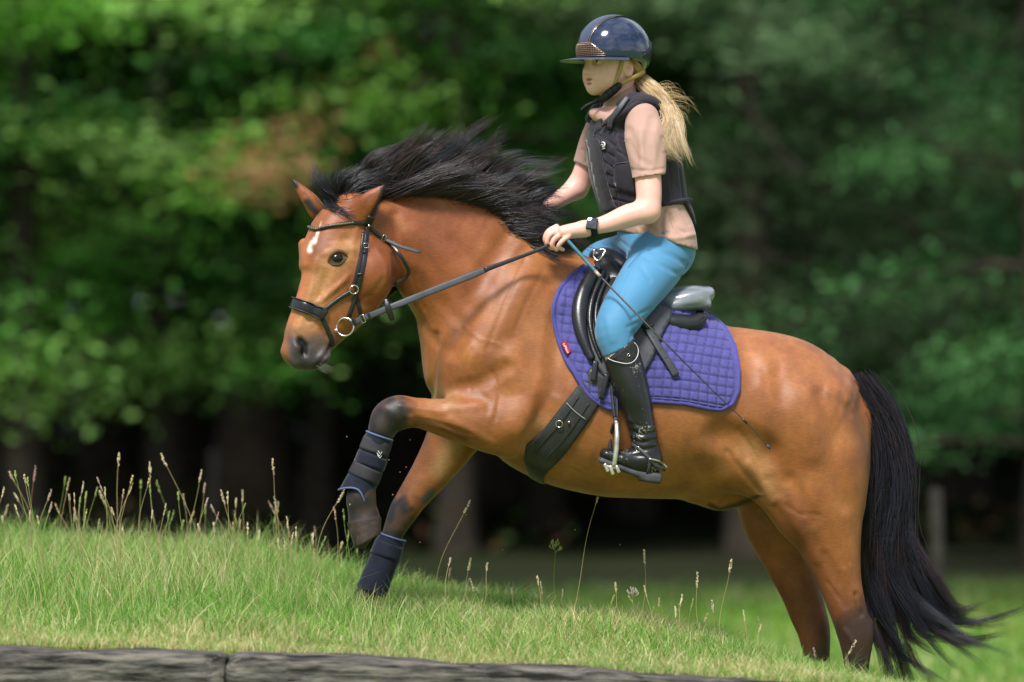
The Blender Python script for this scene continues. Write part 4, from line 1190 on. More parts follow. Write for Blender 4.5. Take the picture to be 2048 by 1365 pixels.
mane_g = [[(p[0], p[1], yn(g[0][0]) + dy) for p, dy in zip(g, (0, -.03, -.03, -.02))] for g in mane_px]
S1, w1 = strands(mane_g, 9000, 14, nclump=84, clump=.84, jit=.2, spread=(.014, .034), yspread=.035, wave=.013, freq=1.1, seed=3)
# a second layer lying lower along the near side of the crest
low_px = [
    [(770, 390), (820, 368), (880, 340), (930, 318)], [(800, 384), (850, 368), (905, 348), (965, 330)], [(860, 388), (905, 376), (955, 360), (1010, 344)],
    [(915, 398), (955, 390), (1000, 378), (1050, 368)], [(955, 410), (990, 406), (1030, 398), (1078, 392)], [(985, 424), (1012, 424), (1048, 420), (1094, 414)],
    [(1003, 442), (1026, 448), (1058, 450), (1104, 448)], [(1022, 462), (1046, 474), (1080, 482), (1126, 490)], [(1050, 486), (1080, 500), (1115, 514), (1150, 528)]]
low_g = [[(p[0], p[1], yn(g[0][0]) + dy) for p, dy in zip(g, (-.02, -.06, -.065, -.06))] for g in low_px]
S2, w2 = strands(low_g, 3600, 14, nclump=64, clump=.75, jit=.2, spread=(.012, .026), yspread=.022, wave=.004, seed=5)
S = np.concatenate([S1, S2]); n = len(S)
lock = np.concatenate([w1, w2 + 1000]); lk = rng.uniform(.4, 2.2, 2000) ** 1.3
hc = lin(36, 35, 43) * rng.uniform(.7, 1.3, (n, 1)) * lk[lock][:, None]; red = (lk[(lock * 7 + 3) % 2000] > 1.45) & (rng.random(n) < .7); hc[red] = lin(72, 52, 48) * rng.uniform(.6, 1.2, (red.sum(), 1))  # lock-to-lock tones and cool tint put the mane's sheen into its colour
me = strand_mesh("mane", S, rng.uniform(.0014, .0030, n), hc, tip=.06)
link("mane", me, m_hair, horse)
fore_px = [
    [(690, 404, -.235), (668, 398, -.26), (640, 376, -.26), (626, 348, -.25)],
    [(688, 398, -.235), (664, 388, -.26), (650, 362, -.26), (662, 338, -.25)],
    [(688, 396, -.235), (676, 374, -.27), (682, 348, -.27), (704, 328, -.26)],
    [(696, 394, -.235), (700, 372, -.28), (724, 352, -.28), (762, 340, -.26)],
    [(690, 402, -.24), (700, 388, -.27), (740, 372, -.265), (790, 366, -.25)],
    [(676, 412, -.25), (690, 404, -.275), (728, 392, -.27), (772, 384, -.25)],
    [(664, 410, -.25), (674, 420, -.31), (694, 428, -.33), (716, 432, -.33)],
    [(656, 406, -.23), (662, 416, -.29), (680, 426, -.33), (702, 434, -.335)]]
S, _ = strands(fore_px, 1500, 10, nclump=34, clump=.6, spread=(.012, .02), yspread=.014, wave=.005, seed=8)
hc = lin(34, 30, 36) * rng.uniform(.6, 1.4, (len(S), 1))
link("forelock", strand_mesh("forelock", S, rng.uniform(.0016, .003, len(S)), hc), m_hair, horse)

ty = yc(1715)
tail_px = [
    [(1708, 780), (1738, 850), (1750, 920), (1742, 1000), (1726, 1090), (1728, 1180), (1744, 1262), (1766, 1336)],
    [(1712, 776), (1746, 840), (1762, 920), (1756, 1010), (1744, 1100), (1748, 1190), (1776, 1272), (1822, 1340)],
    [(1716, 773), (1756, 832), (1778, 912), (1780, 1000), (1768, 1100), (1780, 1190), (1826, 1272), (1890, 1322)],
    [(1720, 771), (1766, 826), (1794, 906), (1804, 990), (1796, 1090), (1812, 1180), (1864, 1262), (1946, 1306)],
    [(1724, 770), (1774, 822), (1808, 902), (1822, 980), (1818, 1074), (1838, 1154), (1890, 1236), (1980, 1250)],
    [(1728, 771), (1780, 820), (1816, 900), (1832, 976), (1828, 1066), (1852, 1142), (1916, 1222), (2024, 1190)]]
def tail_nar(g, k):
    cx = np.mean([q[k][0] for q in tail_px]); f = [1, .85, .78, .76, .78, .86, .96, 1.0][k]
    return cx + (g[k][0] - cx) * f - (6 if 0 < k < 5 else 0)
tail_g = [[(tail_nar(g, k), p[1], ty - .03 - .02 * k / 7) for k, p in enumerate(g)] for g in tail_px]
S, wt = strands(tail_g, 8200, 22, nclump=58, clump=.86, jit=.16, spread=(.017, .030), yspread=.045, wave=.024, freq=2.1, seed=13, lens=(.88, 1.1))
lk = rng.uniform(.4, 2.2, 200) ** 1.3
hc = lin(24, 24, 32) * rng.uniform(.7, 1.3, (len(S), 1)) * lk[wt][:, None]; tipr = (lk[(wt * 5 + 1) % 200] > 1.55) & (rng.random(len(S)) < .7); hc[tipr] = lin(58, 40, 42) * rng.uniform(.6, 1.1, (tipr.sum(), 1))
link("tail", strand_mesh("tail", S, rng.uniform(.0014, .0030, len(S)), hc, tip=.06), m_hair, horse)
# chin whiskers
wg = [[(640, 728, -.37), (655, 736, -.375), (676, 742, -.38)], [(634, 734, -.36), (645, 742, -.36), (665, 748, -.36)]]
S, _ = strands(wg, 14, 8, nclump=9, clump=.2, spread=(.008, .012), yspread=.01, wave=.002, seed=4)
link("whiskers", strand_mesh("whiskers", S, np.full(14, .0006), np.tile(lin(170, 165, 150), (14, 1))), m_hair, horse)
# ================================================================== TACK
m_leather = mat("black_leather", (.014, .014, .016), .3, .5, noise=(25, .3), bump=(220, .25, .0015))
m_leather_m = mat("worn_grey_leather", (.045, .047, .055), .5, .45, noise=(25, .3), bump=(200, .3, .0015))
m_steel = mat("polished_steel", (.72, .68, .62), .22, .5, metal=1.0)
m_brass = mat("rose_gold_bead", (.75, .5, .38), .2, .5, metal=1.0)

def strap_mesh(name, pts, nrm, width, thick, taper=None, rounded=True):
    """leather strip along world points with face normals"""
    pts = np.asarray(pts, float); nrm = np.asarray(nrm, float); n = len(pts)
    T = np.gradient(pts, axis=0); T /= np.linalg.norm(T, axis=1)[:, None] + 1e-9
    nrm = nrm - np.einsum('ij,ij->i', nrm, T)[:, None] * T; nrm /= np.linalg.norm(nrm, axis=1)[:, None] + 1e-9
    S = np.cross(T, nrm)
    w = np.full(n, width) if np.isscalar(width) else np.asarray(width, float)
    prof = [(-.5, 0), (-.5, .6), (-.42, 1.0), (-.2, 1.12), (.2, 1.12), (.42, 1.0), (.5, .6), (.5, 0)] if rounded else [(-.5, 0), (-.5, 1), (.5, 1), (.5, 0)]
    V = np.stack([pts + S * (w * a)[:, None] + nrm * thick * b for a, b in prof], 1)
    k = len(prof)
    F = []
    for i in range(n - 1):
        for j in range(k):
            F.append([i*k + j, i*k + (j+1) % k, (i+1)*k + (j+1) % k, (i+1)*k + j])
    F.append(list(range(k))[::-1]); F.append([(n-1)*k + j for j in range(k)])
    me = pymesh(name, V.reshape(-1, 3), F); fix_normals(me)
    return me

def drape(px_pts, m=24, off=.003, bvh=None, back=0):
    """run a path of photo pixels over the horse's near side; returns points and normals"""
    A = spline([list(p) + [0] * (3 - len(p)) for p in px_pts], m)
    pts, nrm = [], []
    for a in A:
        p, nn = surf(a[0], a[1], off + (a[2] if len(a) > 2 else 0), bvh)
        if p is None: continue
        pts.append(p); nrm.append(nn)
    pts, nrm = np.array(pts), np.array(nrm)
    for _ in range(2):
        if len(pts) > 4:
            nrm[1:-1] = (nrm[:-2] + 2 * nrm[1:-1] + nrm[2:]) / 4
            pts[1:-1] = (pts[:-2] + 2 * pts[1:-1] + pts[2:]) / 4
    return pts, nrm

def strap(name, px_pts, width_px, mat_, parent, thick=.004, off=.002, m=24, bvh=None, smooth=True):
    p, nn = drape(px_pts, m, off, bvh)
    return link(name, strap_mesh(name, p, nn, width_px / PXM, thick), mat_, parent)

def ring(name, c, nrm, R, r, mat_, parent, sx=1.0, seg=28, rot=0.0):
    nrm = Vector(nrm).normalized(); q = nrm.to_track_quat('Z', 'Y')
    V, F = [], []
    for i in range(seg):
        a = 2*math.pi*i/seg + rot
        for j in range(8):
            b = 2*math.pi*j/8
            V.append(Vector(c) + q @ Vector(((R + r*math.cos(b))*math.cos(a)*sx, (R + r*math.cos(b))*math.sin(a), r*math.sin(b))))
            F.append([i*8+j, ((i+1) % seg)*8+j, ((i+1) % seg)*8+(j+1) % 8, i*8+(j+1) % 8])
    me = pymesh(name, V, F); fix_normals(me)
    return link(name, me, mat_, parent)

def tube(name, pts, rad, mat_, parent, ns=8, m=None, caps=True):
    pts = np.asarray([list(p) for p in pts], float)
    if m: pts = spline(pts, m)
    rad = np.interp(np.linspace(0, 1, len(pts)), np.linspace(0, 1, len(np.atleast_1d(rad))), np.atleast_1d(rad))
    V, F = tube_pts(pts, rad, ns)
    F = F.tolist()
    if caps:
        F.append(list(range(ns))[::-1]); F.append([len(V) - ns + a for a in range(ns)])
    me = pymesh(name, V, F); fix_normals(me)
    return link(name, me, mat_, parent)

def box_at(name, c, ax, ay, az, size, mat_, parent, bev=.25):
    """bevelled block with axes ax, ay, az"""
    bm = bmesh.new(); bmesh.ops.create_cube(bm, size=1.0)
    bmesh.ops.scale(bm, vec=size, verts=bm.verts)
    bmesh.ops.bevel(bm, geom=bm.edges[:], offset=min(size) * bev, segments=2, affect='EDGES', profile=.6)
    M = Matrix((Vector(ax).normalized(), Vector(ay).normalized(), Vector(az).normalized())).transposed().to_4x4()
    M.translation = Vector(c)
    bmesh.ops.transform(bm, matrix=M, verts=bm.verts)
    me = bpy.data.meshes.new(name); bm.to_mesh(me); bm.free(); fix_normals(me)
    return link(name, me, mat_, parent)

def buckle(px, py, parent, dirpx, w=8, l=8, off=.006, bvh=None):
    """small square frame lying on a strap"""
    c, nn = surf(px, py, off, bvh)
    if c is None: return
    d = Vector((dirpx[0], 0, -dirpx[1])); d = (d - nn * d.dot(nn)).normalized(); s = d.cross(nn)
    w, l = w / PXM / 2, l / PXM / 2
    pts = [c + d*l + s*w, c - d*l + s*w, c - d*l - s*w, c + d*l - s*w, c + d*l + s*w]
    return tube("buckle", pts, .0013, m_steel, parent, 6)

# ---- bridle
bridle = tag(empty("bridle"), "black leather bridle with beaded browband on the horse's head", "bridle")
hp, hn = drape([(742, 432), (738, 440), (735, 448)], 6, .003)
link("headpiece", strap_mesh("headpiece", hp, hn, 16/PXM, .005), m_leather, bridle)
bb = strap("browband", [(606, 444), (613, 449), (622, 457), (634, 460), (655, 454), (680, 450), (706, 446), (736, 448)], 8, m_leather, bridle, .005, m=30)
p, nn = drape([(608, 446), (613, 450), (622, 457), (634, 460), (655, 454), (680, 450), (704, 446)], 30, .007)
for i in range(len(p)):
    bm = bmesh.new(); bmesh.ops.create_icosphere(bm, subdivisions=1, radius=.0036)
    bmesh.ops.translate(bm, vec=Vector(p[i]) + Vector(nn[i]) * .003, verts=bm.verts)
    me = bpy.data.meshes.new("bead"); bm.to_mesh(me); bm.free()
    link("bead", me, m_brass if i % 2 else m_steel, bb, smooth=False)
c, n0 = surf(735, 448, .012)
bm = bmesh.new(); bmesh.ops.create_icosphere(bm, subdivisions=2, radius=.005); bmesh.ops.translate(bm, vec=c, verts=bm.verts)
me = bpy.data.meshes.new("stud"); bm.to_mesh(me); bm.free(); link("stud", me, m_steel, bb)
ck = strap("cheekpiece", [(734, 452), (731, 485), (729, 517), (722, 550), (716, 575), (708, 602), (697, 634)], 9, m_leather, bridle, .005, m=30)
ck2 = strap("cheekpiece", [(727, 466), (722, 510), (714, 548), (708, 570)], 8, m_leather, bridle, .005, m=24)
strap("keeper", [(733, 505), (729, 506), (725, 507)], 5, m_leather, ck, .009, m=5); strap("keeper", [(724, 548), (719, 549), (714, 550)], 5, m_leather, ck, .009, m=5)
buckle(730, 493, ck, (0, 1), 10, 9, .010)
c, n0 = surf(707, 579, .008); ring("cheek_ring", c, n0, 8.5/PXM, .0022, m_steel, bridle)
strap("jaw_strap", [(712, 592), (717, 612), (722, 634)], 8, m_leather, bridle, .004)
strap("cross_strap", [(702, 583), (675, 600), (648, 621)], 8, m_leather, bridle, .005)
nb = strap("noseband", [(574, 603), (586, 607), (604, 613), (625, 620), (642, 627), (650, 631)], 23, m_leather, bridle, .010, off=.003, m=26)
strap("noseband_edging", [(577, 594), (589, 597), (607, 602), (628, 609), (645, 616)], 2.2, m_leather_m, nb, .013, off=.003, m=24)
strap("noseband_edging", [(571, 613), (583, 616), (601, 622), (621, 630), (639, 637)], 2.2, m_leather_m, nb, .013, off=.003, m=24)
strap("chin_strap", [(644, 636), (655, 660), (663, 680), (664, 692)], 9, m_leather, bridle, .005)
tl = strap("throatlatch", [(737, 453), (751, 467), (766, 476), (780, 489)], 7, m_leather, bridle, .005)
a0, _ = surf(780, 489, .006)
pts = spline([list(a0), list(P(799, 509, -.30)), list(P(814, 534, -.285)), list(P(817, 547, -.275)), list(P(808, 558, -.265)), list(P(790, 568, -.26))], 24)
link("throat_strap", strap_mesh("throat_strap", pts, np.tile([0.15, -1, .1], (24, 1)), 7/PXM, .004), m_leather, tl)
pts = spline([list(a0 + Vector((-.02, -.004, .015))), list(P(800, 493, a0.y - .012)), list(P(830, 502, a0.y - .014)), list(P(842, 506, a0.y - .012))], 16)
link("strap_end", strap_mesh("strap_end", pts, np.tile([0.1, -1, .35], (16, 1)), np.interp(np.linspace(0, 1, 16), [0, .9, 1], [7, 7, 2])/PXM, .003), m_leather_m, tl)
buckle(766, 476, tl, (1, .5), 11, 7, .010); buckle(783, 489, tl, (1, .6), 9, 6, .012)
# bit
BIT_C, bn = surf(684, 652, .014)
bit = tag(empty("bit"), "silver snaffle bit with a loose ring at the corner of the mouth", "bit")
ring("bit_ring", BIT_C + Vector((.004, -.002, 0)), Vector((-.25, -1, .1)), 17.5/PXM, .0032, m_steel, bit)
tube("mouthpiece", [BIT_C + Vector((-.02, -.004, -.010)), P(665, 664, BIT_C.y + .018), P(655, 664, BIT_C.y + .06)], [.006, .006, .005], m_steel, bit, 10)
# near rein
rein = tag(empty("rein"), "long black leather rein running from the bit ring to the rider's hand", "rein")
r0 = P(701, 648, BIT_C.y - .004)
pts = spline([list(r0), list(P(777, 617, -.385)), list(P(870, 580, -.35)), list(P(975, 539, -.305))], 40)
wd = np.interp(np.linspace(0, 1, 40), [0, .02, .9, 1.0], [10, 12, 14, 9]) / PXM
link("rein_leather", strap_mesh("rein_leather", pts, np.tile([0.05, -1, .25], (40, 1)), wd, .004), m_leather_m, rein)
pts2 = spline([list(P(968, 541, -.309)), list(P(1020, 522, -.285)), list(P(1066, 505, -.262)), list(P(1098, 491, -.246))], 24)
link("braided_grip", strap_mesh("braided_grip", pts2, np.tile([0.05, -1, .25], (24, 1)), np.interp(np.linspace(0, 1, 24), [0, .6, 1], [10, 7, 6.5])/PXM, .006), m_leather, rein)
for k, t in enumerate((.03, .09, .15)):
    c = spline(pts, 100)[int(t * 100 * .9) + 1]
    d = Vector(pts[3] - pts[0]).normalized(); s = d.cross(Vector((0, -1, 0))).normalized()
    box_at("keeper", Vector(c) + Vector((0, -.003, 0)), d, s, d.cross(s), (.008 if k else .012, 15/PXM, .010), m_leather, rein)
c = Vector(spline(pts, 100)[9]); d = Vector(pts[3] - pts[0]).normalized(); s = d.cross(Vector((0, -1, 0))).normalized()
tube("buckle", [c + s*.013 + d*.006 + Vector((0, -.007, 0)), c - s*.013 + d*.006 + Vector((0, -.007, 0)), c - s*.013 - d*.006 + Vector((0, -.007, 0)), c + s*.013 - d*.006 + Vector((0, -.007, 0)), c + s*.013 + d*.006 + Vector((0, -.007, 0))], .0015, m_steel, rein, 6)
pts3 = spline([list(P(771, 598, -.395)), list(P(777, 618, -.405)), list(P(785, 641, -.392))], 12)
link("rein_stop", strap_mesh("rein_stop", pts3, np.tile([0, -1, .1], (12, 1)), np.interp(np.linspace(0, 1, 12), [0, .15, .5, .9, 1], [6, 10, 13, 12, 7])/PXM, .004), m_leather, rein)
# far rein
rein2 = tag(empty("rein"), "far side rein glimpsed under the jaw and behind the neck", "rein")
pts = spline([list(P(702, 650, -.20)), list(P(786, 580, -.12)), list(P(880, 520, .04)), list(P(1000, 470, .09)), list(P(1056, 440, .075))], 30)
link("rein_leather", strap_mesh("rein_leather", pts, np.tile([0.05, -1, .25], (30, 1)), 12/PXM, .004), m_leather, rein2)

# ---- saddle pad
PAD_OFF = .012
def interp_edge(pts, t):
    a = np.array(pts, float); d = np.concatenate([[0], np.cumsum(np.linalg.norm(np.diff(a, axis=0), axis=1))]); d /= d[-1]
    return np.stack([np.interp(t, d, a[:, 0]), np.interp(t, d, a[:, 1])], -1)
front_e = [(1166, 534), (1138, 557), (1117, 581), (1106, 611), (1103, 631), (1108, 657), (1119, 689), (1138, 728), (1160, 766), (1178, 792), (1200, 808)]
rear_e = [(1412, 628), (1428, 641), (1451, 663), (1467, 695), (1475, 741), (1475, 782), (1464, 808), (1441, 820)]
bot_e = [(1200, 808), (1219, 818), (1250, 816), (1306, 803), (1370, 808), (1419, 818), (1441, 820)]
top_e = [(1166, 534), (1200, 543), (1250, 562), (1300, 584), (1360, 608), (1412, 628)]
NU, NV = 130, 110
u = np.linspace(0, 1, NU)[:, None, None]; v = np.linspace(0, 1, NV)[None, :, None]
Ff, Fr = interp_edge(front_e, np.linspace(0, 1, NV))[None], interp_edge(rear_e, np.linspace(0, 1, NV))[None]
Tt, Tb = interp_edge(top_e, np.linspace(0, 1, NU))[:, None], interp_edge(bot_e, np.linspace(0, 1, NU))[:, None]
c00, c10, c01, c11 = [np.array(p, float) for p in (front_e[0], rear_e[0], front_e[-1], rear_e[-1])]
G = (1-u)*Ff + u*Fr + (1-v)*Tt + v*Tb - ((1-u)*(1-v)*c00 + u*(1-v)*c10 + (1-u)*v*c01 + u*v*c11)
Gx = G.reshape(-1, 2)
PV = np.zeros((len(Gx), 3)); PN = np.zeros((len(Gx), 3)); ok = np.ones(len(Gx), bool)
for i, (a, b) in enumerate(Gx):
    p, nn = surf(a, b, 0)
    if p is None: ok[i] = False
    else: PV[i] = p; PN[i] = nn
PV = PV.reshape(NU, NV, 3); PN = PN.reshape(NU, NV, 3); ok = ok.reshape(NU, NV)
for i in range(NU):                      # above the back line: close over the spine
    good = np.nonzero(ok[i])[0]
    j0 = good[0]
    for j in range(j0):
        PV[i, j] = P(G[i, j, 0], G[i, j, 1], yc(G[i, j, 0]) - .02); PN[i, j] = (0, -.3, .95)
for _ in range(6):
    PV[1:-1, 1:-1] = (PV[1:-1, 1:-1] * 2 + PV[:-2, 1:-1] + PV[2:, 1:-1] + PV[1:-1, :-2] + PV[1:-1, 2:]) / 6
    PN[1:-1, 1:-1] = (PN[1:-1, 1:-1] * 2 + PN[:-2, 1:-1] + PN[2:, 1:-1] + PN[1:-1, :-2] + PN[1:-1, 2:]) / 6
PN /= np.linalg.norm(PN, axis=2)[..., None] + 1e-9
# quilting: puffed squares, axes turned a little like the stitched lines
qa, qb = (G[..., 0] + .10 * G[..., 1] + 3*np.sin(G[..., 1]/37)) / 18.0, (G[..., 1] - .10 * G[..., 0] + 3*np.sin(G[..., 0]/41)) / 18.0
fa, fb = np.abs((qa % 1) - .5) * 2, np.abs((qb % 1) - .5) * 2
puff = (1 - fa**6) * (1 - fb**6)
du = np.minimum(np.minimum(u[..., 0], 1-u[..., 0]) * 300, (1-v[..., 0]) * 260)
puff = puff * smooth01((du - 6) / 5)
H = PAD_OFF + .006 * puff
outer = PV + PN * H[..., None]; inner = PV + PN * .001
VV = np.concatenate([outer.reshape(-1, 3), inner.reshape(-1, 3)])
i = (np.arange(NU-1)[:, None] * NV + np.arange(NV-1)[None]).ravel()
F = np.stack([i, i+NV, i+NV+1, i+1], 1); nO = NU*NV
edge = [(a*NV, (a+1)*NV) for a in range(NU-1)][::-1] + [(a, a+1) for a in range(NV-1)] + [(a*NV+NV-1, (a+1)*NV+NV-1) for a in range(NU-1)] + [((NU-1)*NV+a, (NU-1)*NV+a+1) for a in range(NV-1)]
Fs = np.array([[a, b, b+nO, a+nO] for a, b in edge])
me = npmesh("pad_cloth", VV, np.concatenate([F, F[:, ::-1] + nO, Fs])); fix_normals(me)
m_pad = mat("purple_cotton", tuple(lin(90, 86, 152)), .85, .2, noise=(60, .14), bump=(420, .5, .002), sheen=.25, attr="Col")
m_padb = mat("purple_binding", tuple(lin(76, 74, 142)), .8, .2, noise=(60, .12), bump=(300, .3, .002), sheen=.2)
seam = (fa > .93) | (fb > .93)
pad = tag(empty("saddle_pad"), "purple quilted saddle pad under the black saddle", "saddle pad")
pc_ = np.clip(np.maximum(fa, fb), 0, 1); pc_ = (1 - .42 * smooth01((pc_ - .78) / .2) * smooth01((du - 6) / 5)).reshape(-1, 1)  # groove shading of the quilting painted in along the stitched seams
pc_ = pc_ * (1 + .10 * vnoise(outer.reshape(-1, 3), 9, 3)[:, None])
PCOL = np.concatenate([lin(82, 79, 140) * pc_, np.tile(lin(82, 79, 140), (nO, 1))])
set_col(me, PCOL)
link("quilted_cloth", me, m_pad, pad)
bnd = np.concatenate([interp_edge(front_e, np.linspace(0, 1, 40)), interp_edge(bot_e, np.linspace(0, 1, 36))[1:], interp_edge(rear_e[::-1], np.linspace(0, 1, 30))[1:]])
bp_, bn_ = [], []
ii = [(0, j) for j in range(0, NV, 3)] + [(a, NV-1) for a in range(1, NU, 3)] + [(NU-1, j) for j in range(NV-2, 0, -3)]
bpt = np.array([outer[a] - PN[a] * .004 for a in ii]); 
tube("binding", bpt, .0075, m_padb, pad, 8)
# far half of the pad, mirrored about the horse's middle
far = VV.copy(); cx = topx(far)[:, 0]; far[:, 1] = 2 * (0.10 * (cx - 1250) / 450) - far[:, 1]
me = npmesh("quilted_cloth", far, np.concatenate([F, F[:, ::-1] + nO, Fs])); fix_normals(me); set_col(me, PCOL); link("quilted_cloth", me, m_pad, pad)
# red name tag
tagc = [(1125, 690), (1134, 687), (1146, 707), (1138, 712)]
m_red = mat("red_tag", tuple(lin(150, 24, 48)), .6, .3)
p1, n1 = drape([(1130, 688), (1136, 700), (1142, 711)], 8, .021)
tg = link("name_tag", strap_mesh("name_tag", p1, n1, 12/PXM, .0015, rounded=False), m_red, pad)
def text_on(txt, c, xdir, nrm, size, mat_, parent, name="lettering"):
    cu = bpy.data.curves.new(name, 'FONT'); cu.body = txt; cu.size = size; cu.align_x = 'CENTER'; cu.align_y = 'CENTER'; cu.extrude = .0003
    tmp = bpy.data.objects.new("tmp_text", cu); COL.objects.link(tmp)
    dg = bpy.context.evaluated_depsgraph_get(); me = bpy.data.meshes.new_from_object(tmp.evaluated_get(dg))
    bpy.data.objects.remove(tmp)
    z = Vector(nrm).normalized(); x = Vector(xdir); x = (x - z * x.dot(z)).normalized(); y = z.cross(x)
    M = Matrix((x, y, z)).transposed().to_4x4(); M.translation = Vector(c)
    me.transform(M); me.name = name
    return link(name, me, mat_, parent, smooth=False)
m_white = mat("white_thread", (.75, .75, .75), .6, .3)
xd = Vector(p1[-1] - p1[0])
text_on("LeMieux", Vector(p1[4]) + Vector(n1[4]) * .0022, xd, n1[4], .0115, m_white, tg)

# ---- girth
girth = tag(empty("girth"), "wide dark leather girth strapped round the horse behind the elbow", "girth")
m_girth = mat("dusty_girth_leather", (.028, .028, .030), .5, .45, noise=(16, .55), bump=(60, .35, .003))
cen = spline([(1202, 750, 0), (1186, 778, 0), (1155, 822, 0), (1122, 866, 0), (1092, 900, 0), (1064, 922, 0)], 26)[:, :2]
tn = np.gradient(cen, axis=0); tn /= np.linalg.norm(tn, axis=1)[:, None]; pr = np.stack([-tn[:, 1], tn[:, 0]], 1)
hw = np.interp(np.linspace(0, 1, 26), [0, .15, .5, .8, 1], [25, 28, 31, 33, 35])
cols_ = np.linspace(-1, 1, 13)
rows_ = []
for j in range(26):
    row = []
    for c_ in cols_:
        q_ = cen[j] + pr[j] * hw[j] * c_
        p_, n_ = surf(q_[0], q_[1], .004 + .012 * max(0, 1 - j / 5))
        row.append((p_, n_))
    rows_.append(row)
full = [r for r in rows_ if all(p is not None for p, _ in r)]
last = full[-1]
under = []
for f_ in (.3, .65, 1.0, 1.35, 1.7, 2.0):
    row = []
    for (p_, n_), c_ in zip(last, cols_):
        yy = p_.y + (yc(1060) - p_.y) * f_; xx = p_.x + .012 * min(1, f_)
        h_ = horse_bvh.ray_cast(Vector((xx, yy, p_.z - .6)), Vector((0, 0, 1)))
        row.append((h_[0] + h_[1].normalized() * (.004 if h_[1].z < 0 else -.004), h_[1] if h_[1].z < 0 else -h_[1]) if h_[0] is not None else (Vector((xx, yy, p_.z - .02)), Vector((0, 0, -1))))
    under.append(row)
full += under
GP = np.array([[list(p) for p, _ in r] for r in full]); GN = np.array([[list(n) for _, n in r] for r in full])
for _ in range(3):
    GP[1:-1] = (GP[:-2] + 2*GP[1:-1] + GP[2:]) / 4; GN[1:-1] = (GN[:-2] + 2*GN[1:-1] + GN[2:]) / 4
GN /= np.linalg.norm(GN, axis=2)[..., None]
nr_, nc_ = GP.shape[:2]
top_ = GP + GN * (.008 * (1 - .5 * np.abs(cols_)**6))[None, :, None]
VV_ = np.concatenate([top_.reshape(-1, 3), GP.reshape(-1, 3)]); n_o = nr_ * nc_
i_ = (np.arange(nr_-1)[:, None] * nc_ + np.arange(nc_-1)[None]).ravel(); q_ = np.stack([i_, i_+nc_, i_+nc_+1, i_+1], 1)
ed_ = [(r_*nc_, (r_+1)*nc_) for r_ in range(nr_-1)] + [(r_*nc_+nc_-1, (r_+1)*nc_+nc_-1) for r_ in range(nr_-1)] + [(k_, k_+1) for k_ in range(nc_-1)] + [((nr_-1)*nc_+k_, (nr_-1)*nc_+k_+1) for k_ in range(nc_-1)]
me = npmesh("girth_band", VV_, np.concatenate([q_, q_[:, ::-1] + n_o, np.array([[a_, b_, b_+n_o, a_+n_o] for a_, b_ in ed_])])); fix_normals(me)
gb = link("girth_band", me, m_girth, girth)
for dx in (-10, 10):
    pp_, nn_ = drape([(1168 + dx, 800 + dx*.7, .011), (1138 + dx, 844 + dx*.7, .011), (1108 + dx, 880 + dx*.7, .010), (1080 + dx, 908 + dx*.7, .010)], 20, .003)
    link("stitch_ridge", strap_mesh("stitch_ridge", pp_, nn_, 2.0/PXM, .0022), m_girth, gb)
pp_, nn_ = drape([(1134, 806, .011), (1152, 824, .011), (1172, 838, .011)], 10, .004)
link("edge_stitching", strap_mesh("edge_stitching", pp_, nn_, 1.6/PXM, .0015), mat("pale_thread", (.3, .3, .3), .8, .2), gb)
c, n0 = surf(1120, 846, .019); ring("girth_ring", c, n0, 6.5/PXM, .0016, m_steel, girth)
c, n0 = surf(1139, 843, .016)
bm = bmesh.new(); bmesh.ops.create_uvsphere(bm, u_segments=12, v_segments=8, radius=.0055); bmesh.ops.translate(bm, vec=c, verts=bm.verts)
me = bpy.data.meshes.new("rivet"); bm.to_mesh(me); bm.free(); link("rivet", me, m_brass, girth)
for pts_ in ([(1191, 728, .03), (1188, 748, .028), (1186, 766, .026)], [(1214, 752, .03), (1206, 778, .027), (1202, 800, .022)]):
    p_, n_ = drape(pts_, 10, .004); link("billet_strap", strap_mesh("billet_strap", p_, n_, 10/PXM, .003), m_leather, girth)

# ---- saddle
saddle = tag(empty("saddle"), "black leather saddle with a shiny raised cantle under the rider", "saddle")
sx = lambda px: yc(px)
V_, Q_ = implicit_mesh("seat", [
    Limb([(1208, 520, sx(1208), 18, .045), (1240, 555, sx(1240), 19, .08), (1290, 594, sx(1290), 19, .13), (1340, 600, sx(1340), 23, .165), (1384, 594, sx(1384), 23, .165), (1408, 589, sx(1408), 15, .14)], k=.02, m=34, p=2.5),
    Limb([(1320, 618, sx(1330)-.02, 14, .15), (1392, 612, sx(1390), 13, .15)], k=.03)], .0045)
V_ = relax(V_, Q_, 4)
m_seat = mat("smooth_saddle_leather", (.2, .215, .24), .34, 1.0, noise=(20, .2), bump=(160, .12, .001), coat=.6, coat_rough=.18)  # cool grey base puts sky reflection into the black leather's colour
link("seat", npmesh("seat", V_, Q_), m_seat, saddle)
V_, Q_ = implicit_mesh("rear_panel", [
    Limb([(1308, 636, sx(1312)-.165, 17, .04), (1345, 646, sx(1345)-.172, 20, .046), (1382, 650, sx(1385)-.168, 20, .046), (1396, 642, sx(1396)-.155, 15, .042)], k=.02),
    Limb([(1300, 640, sx(1300)+.12, 20, .05), (1345, 650, sx(1345)+.12, 20, .055), (1385, 648, sx(1385)+.115, 20, .055), (1398, 640, sx(1398)+.11, 16, .05)], k=.02),
    Limb([(1330, 634, sx(1330), 14, .13), (1392, 630, sx(1392), 14, .13)], k=.02)], .0045)
link("rear_panel", npmesh("rear_panel", V_, Q_), m_leather, saddle)
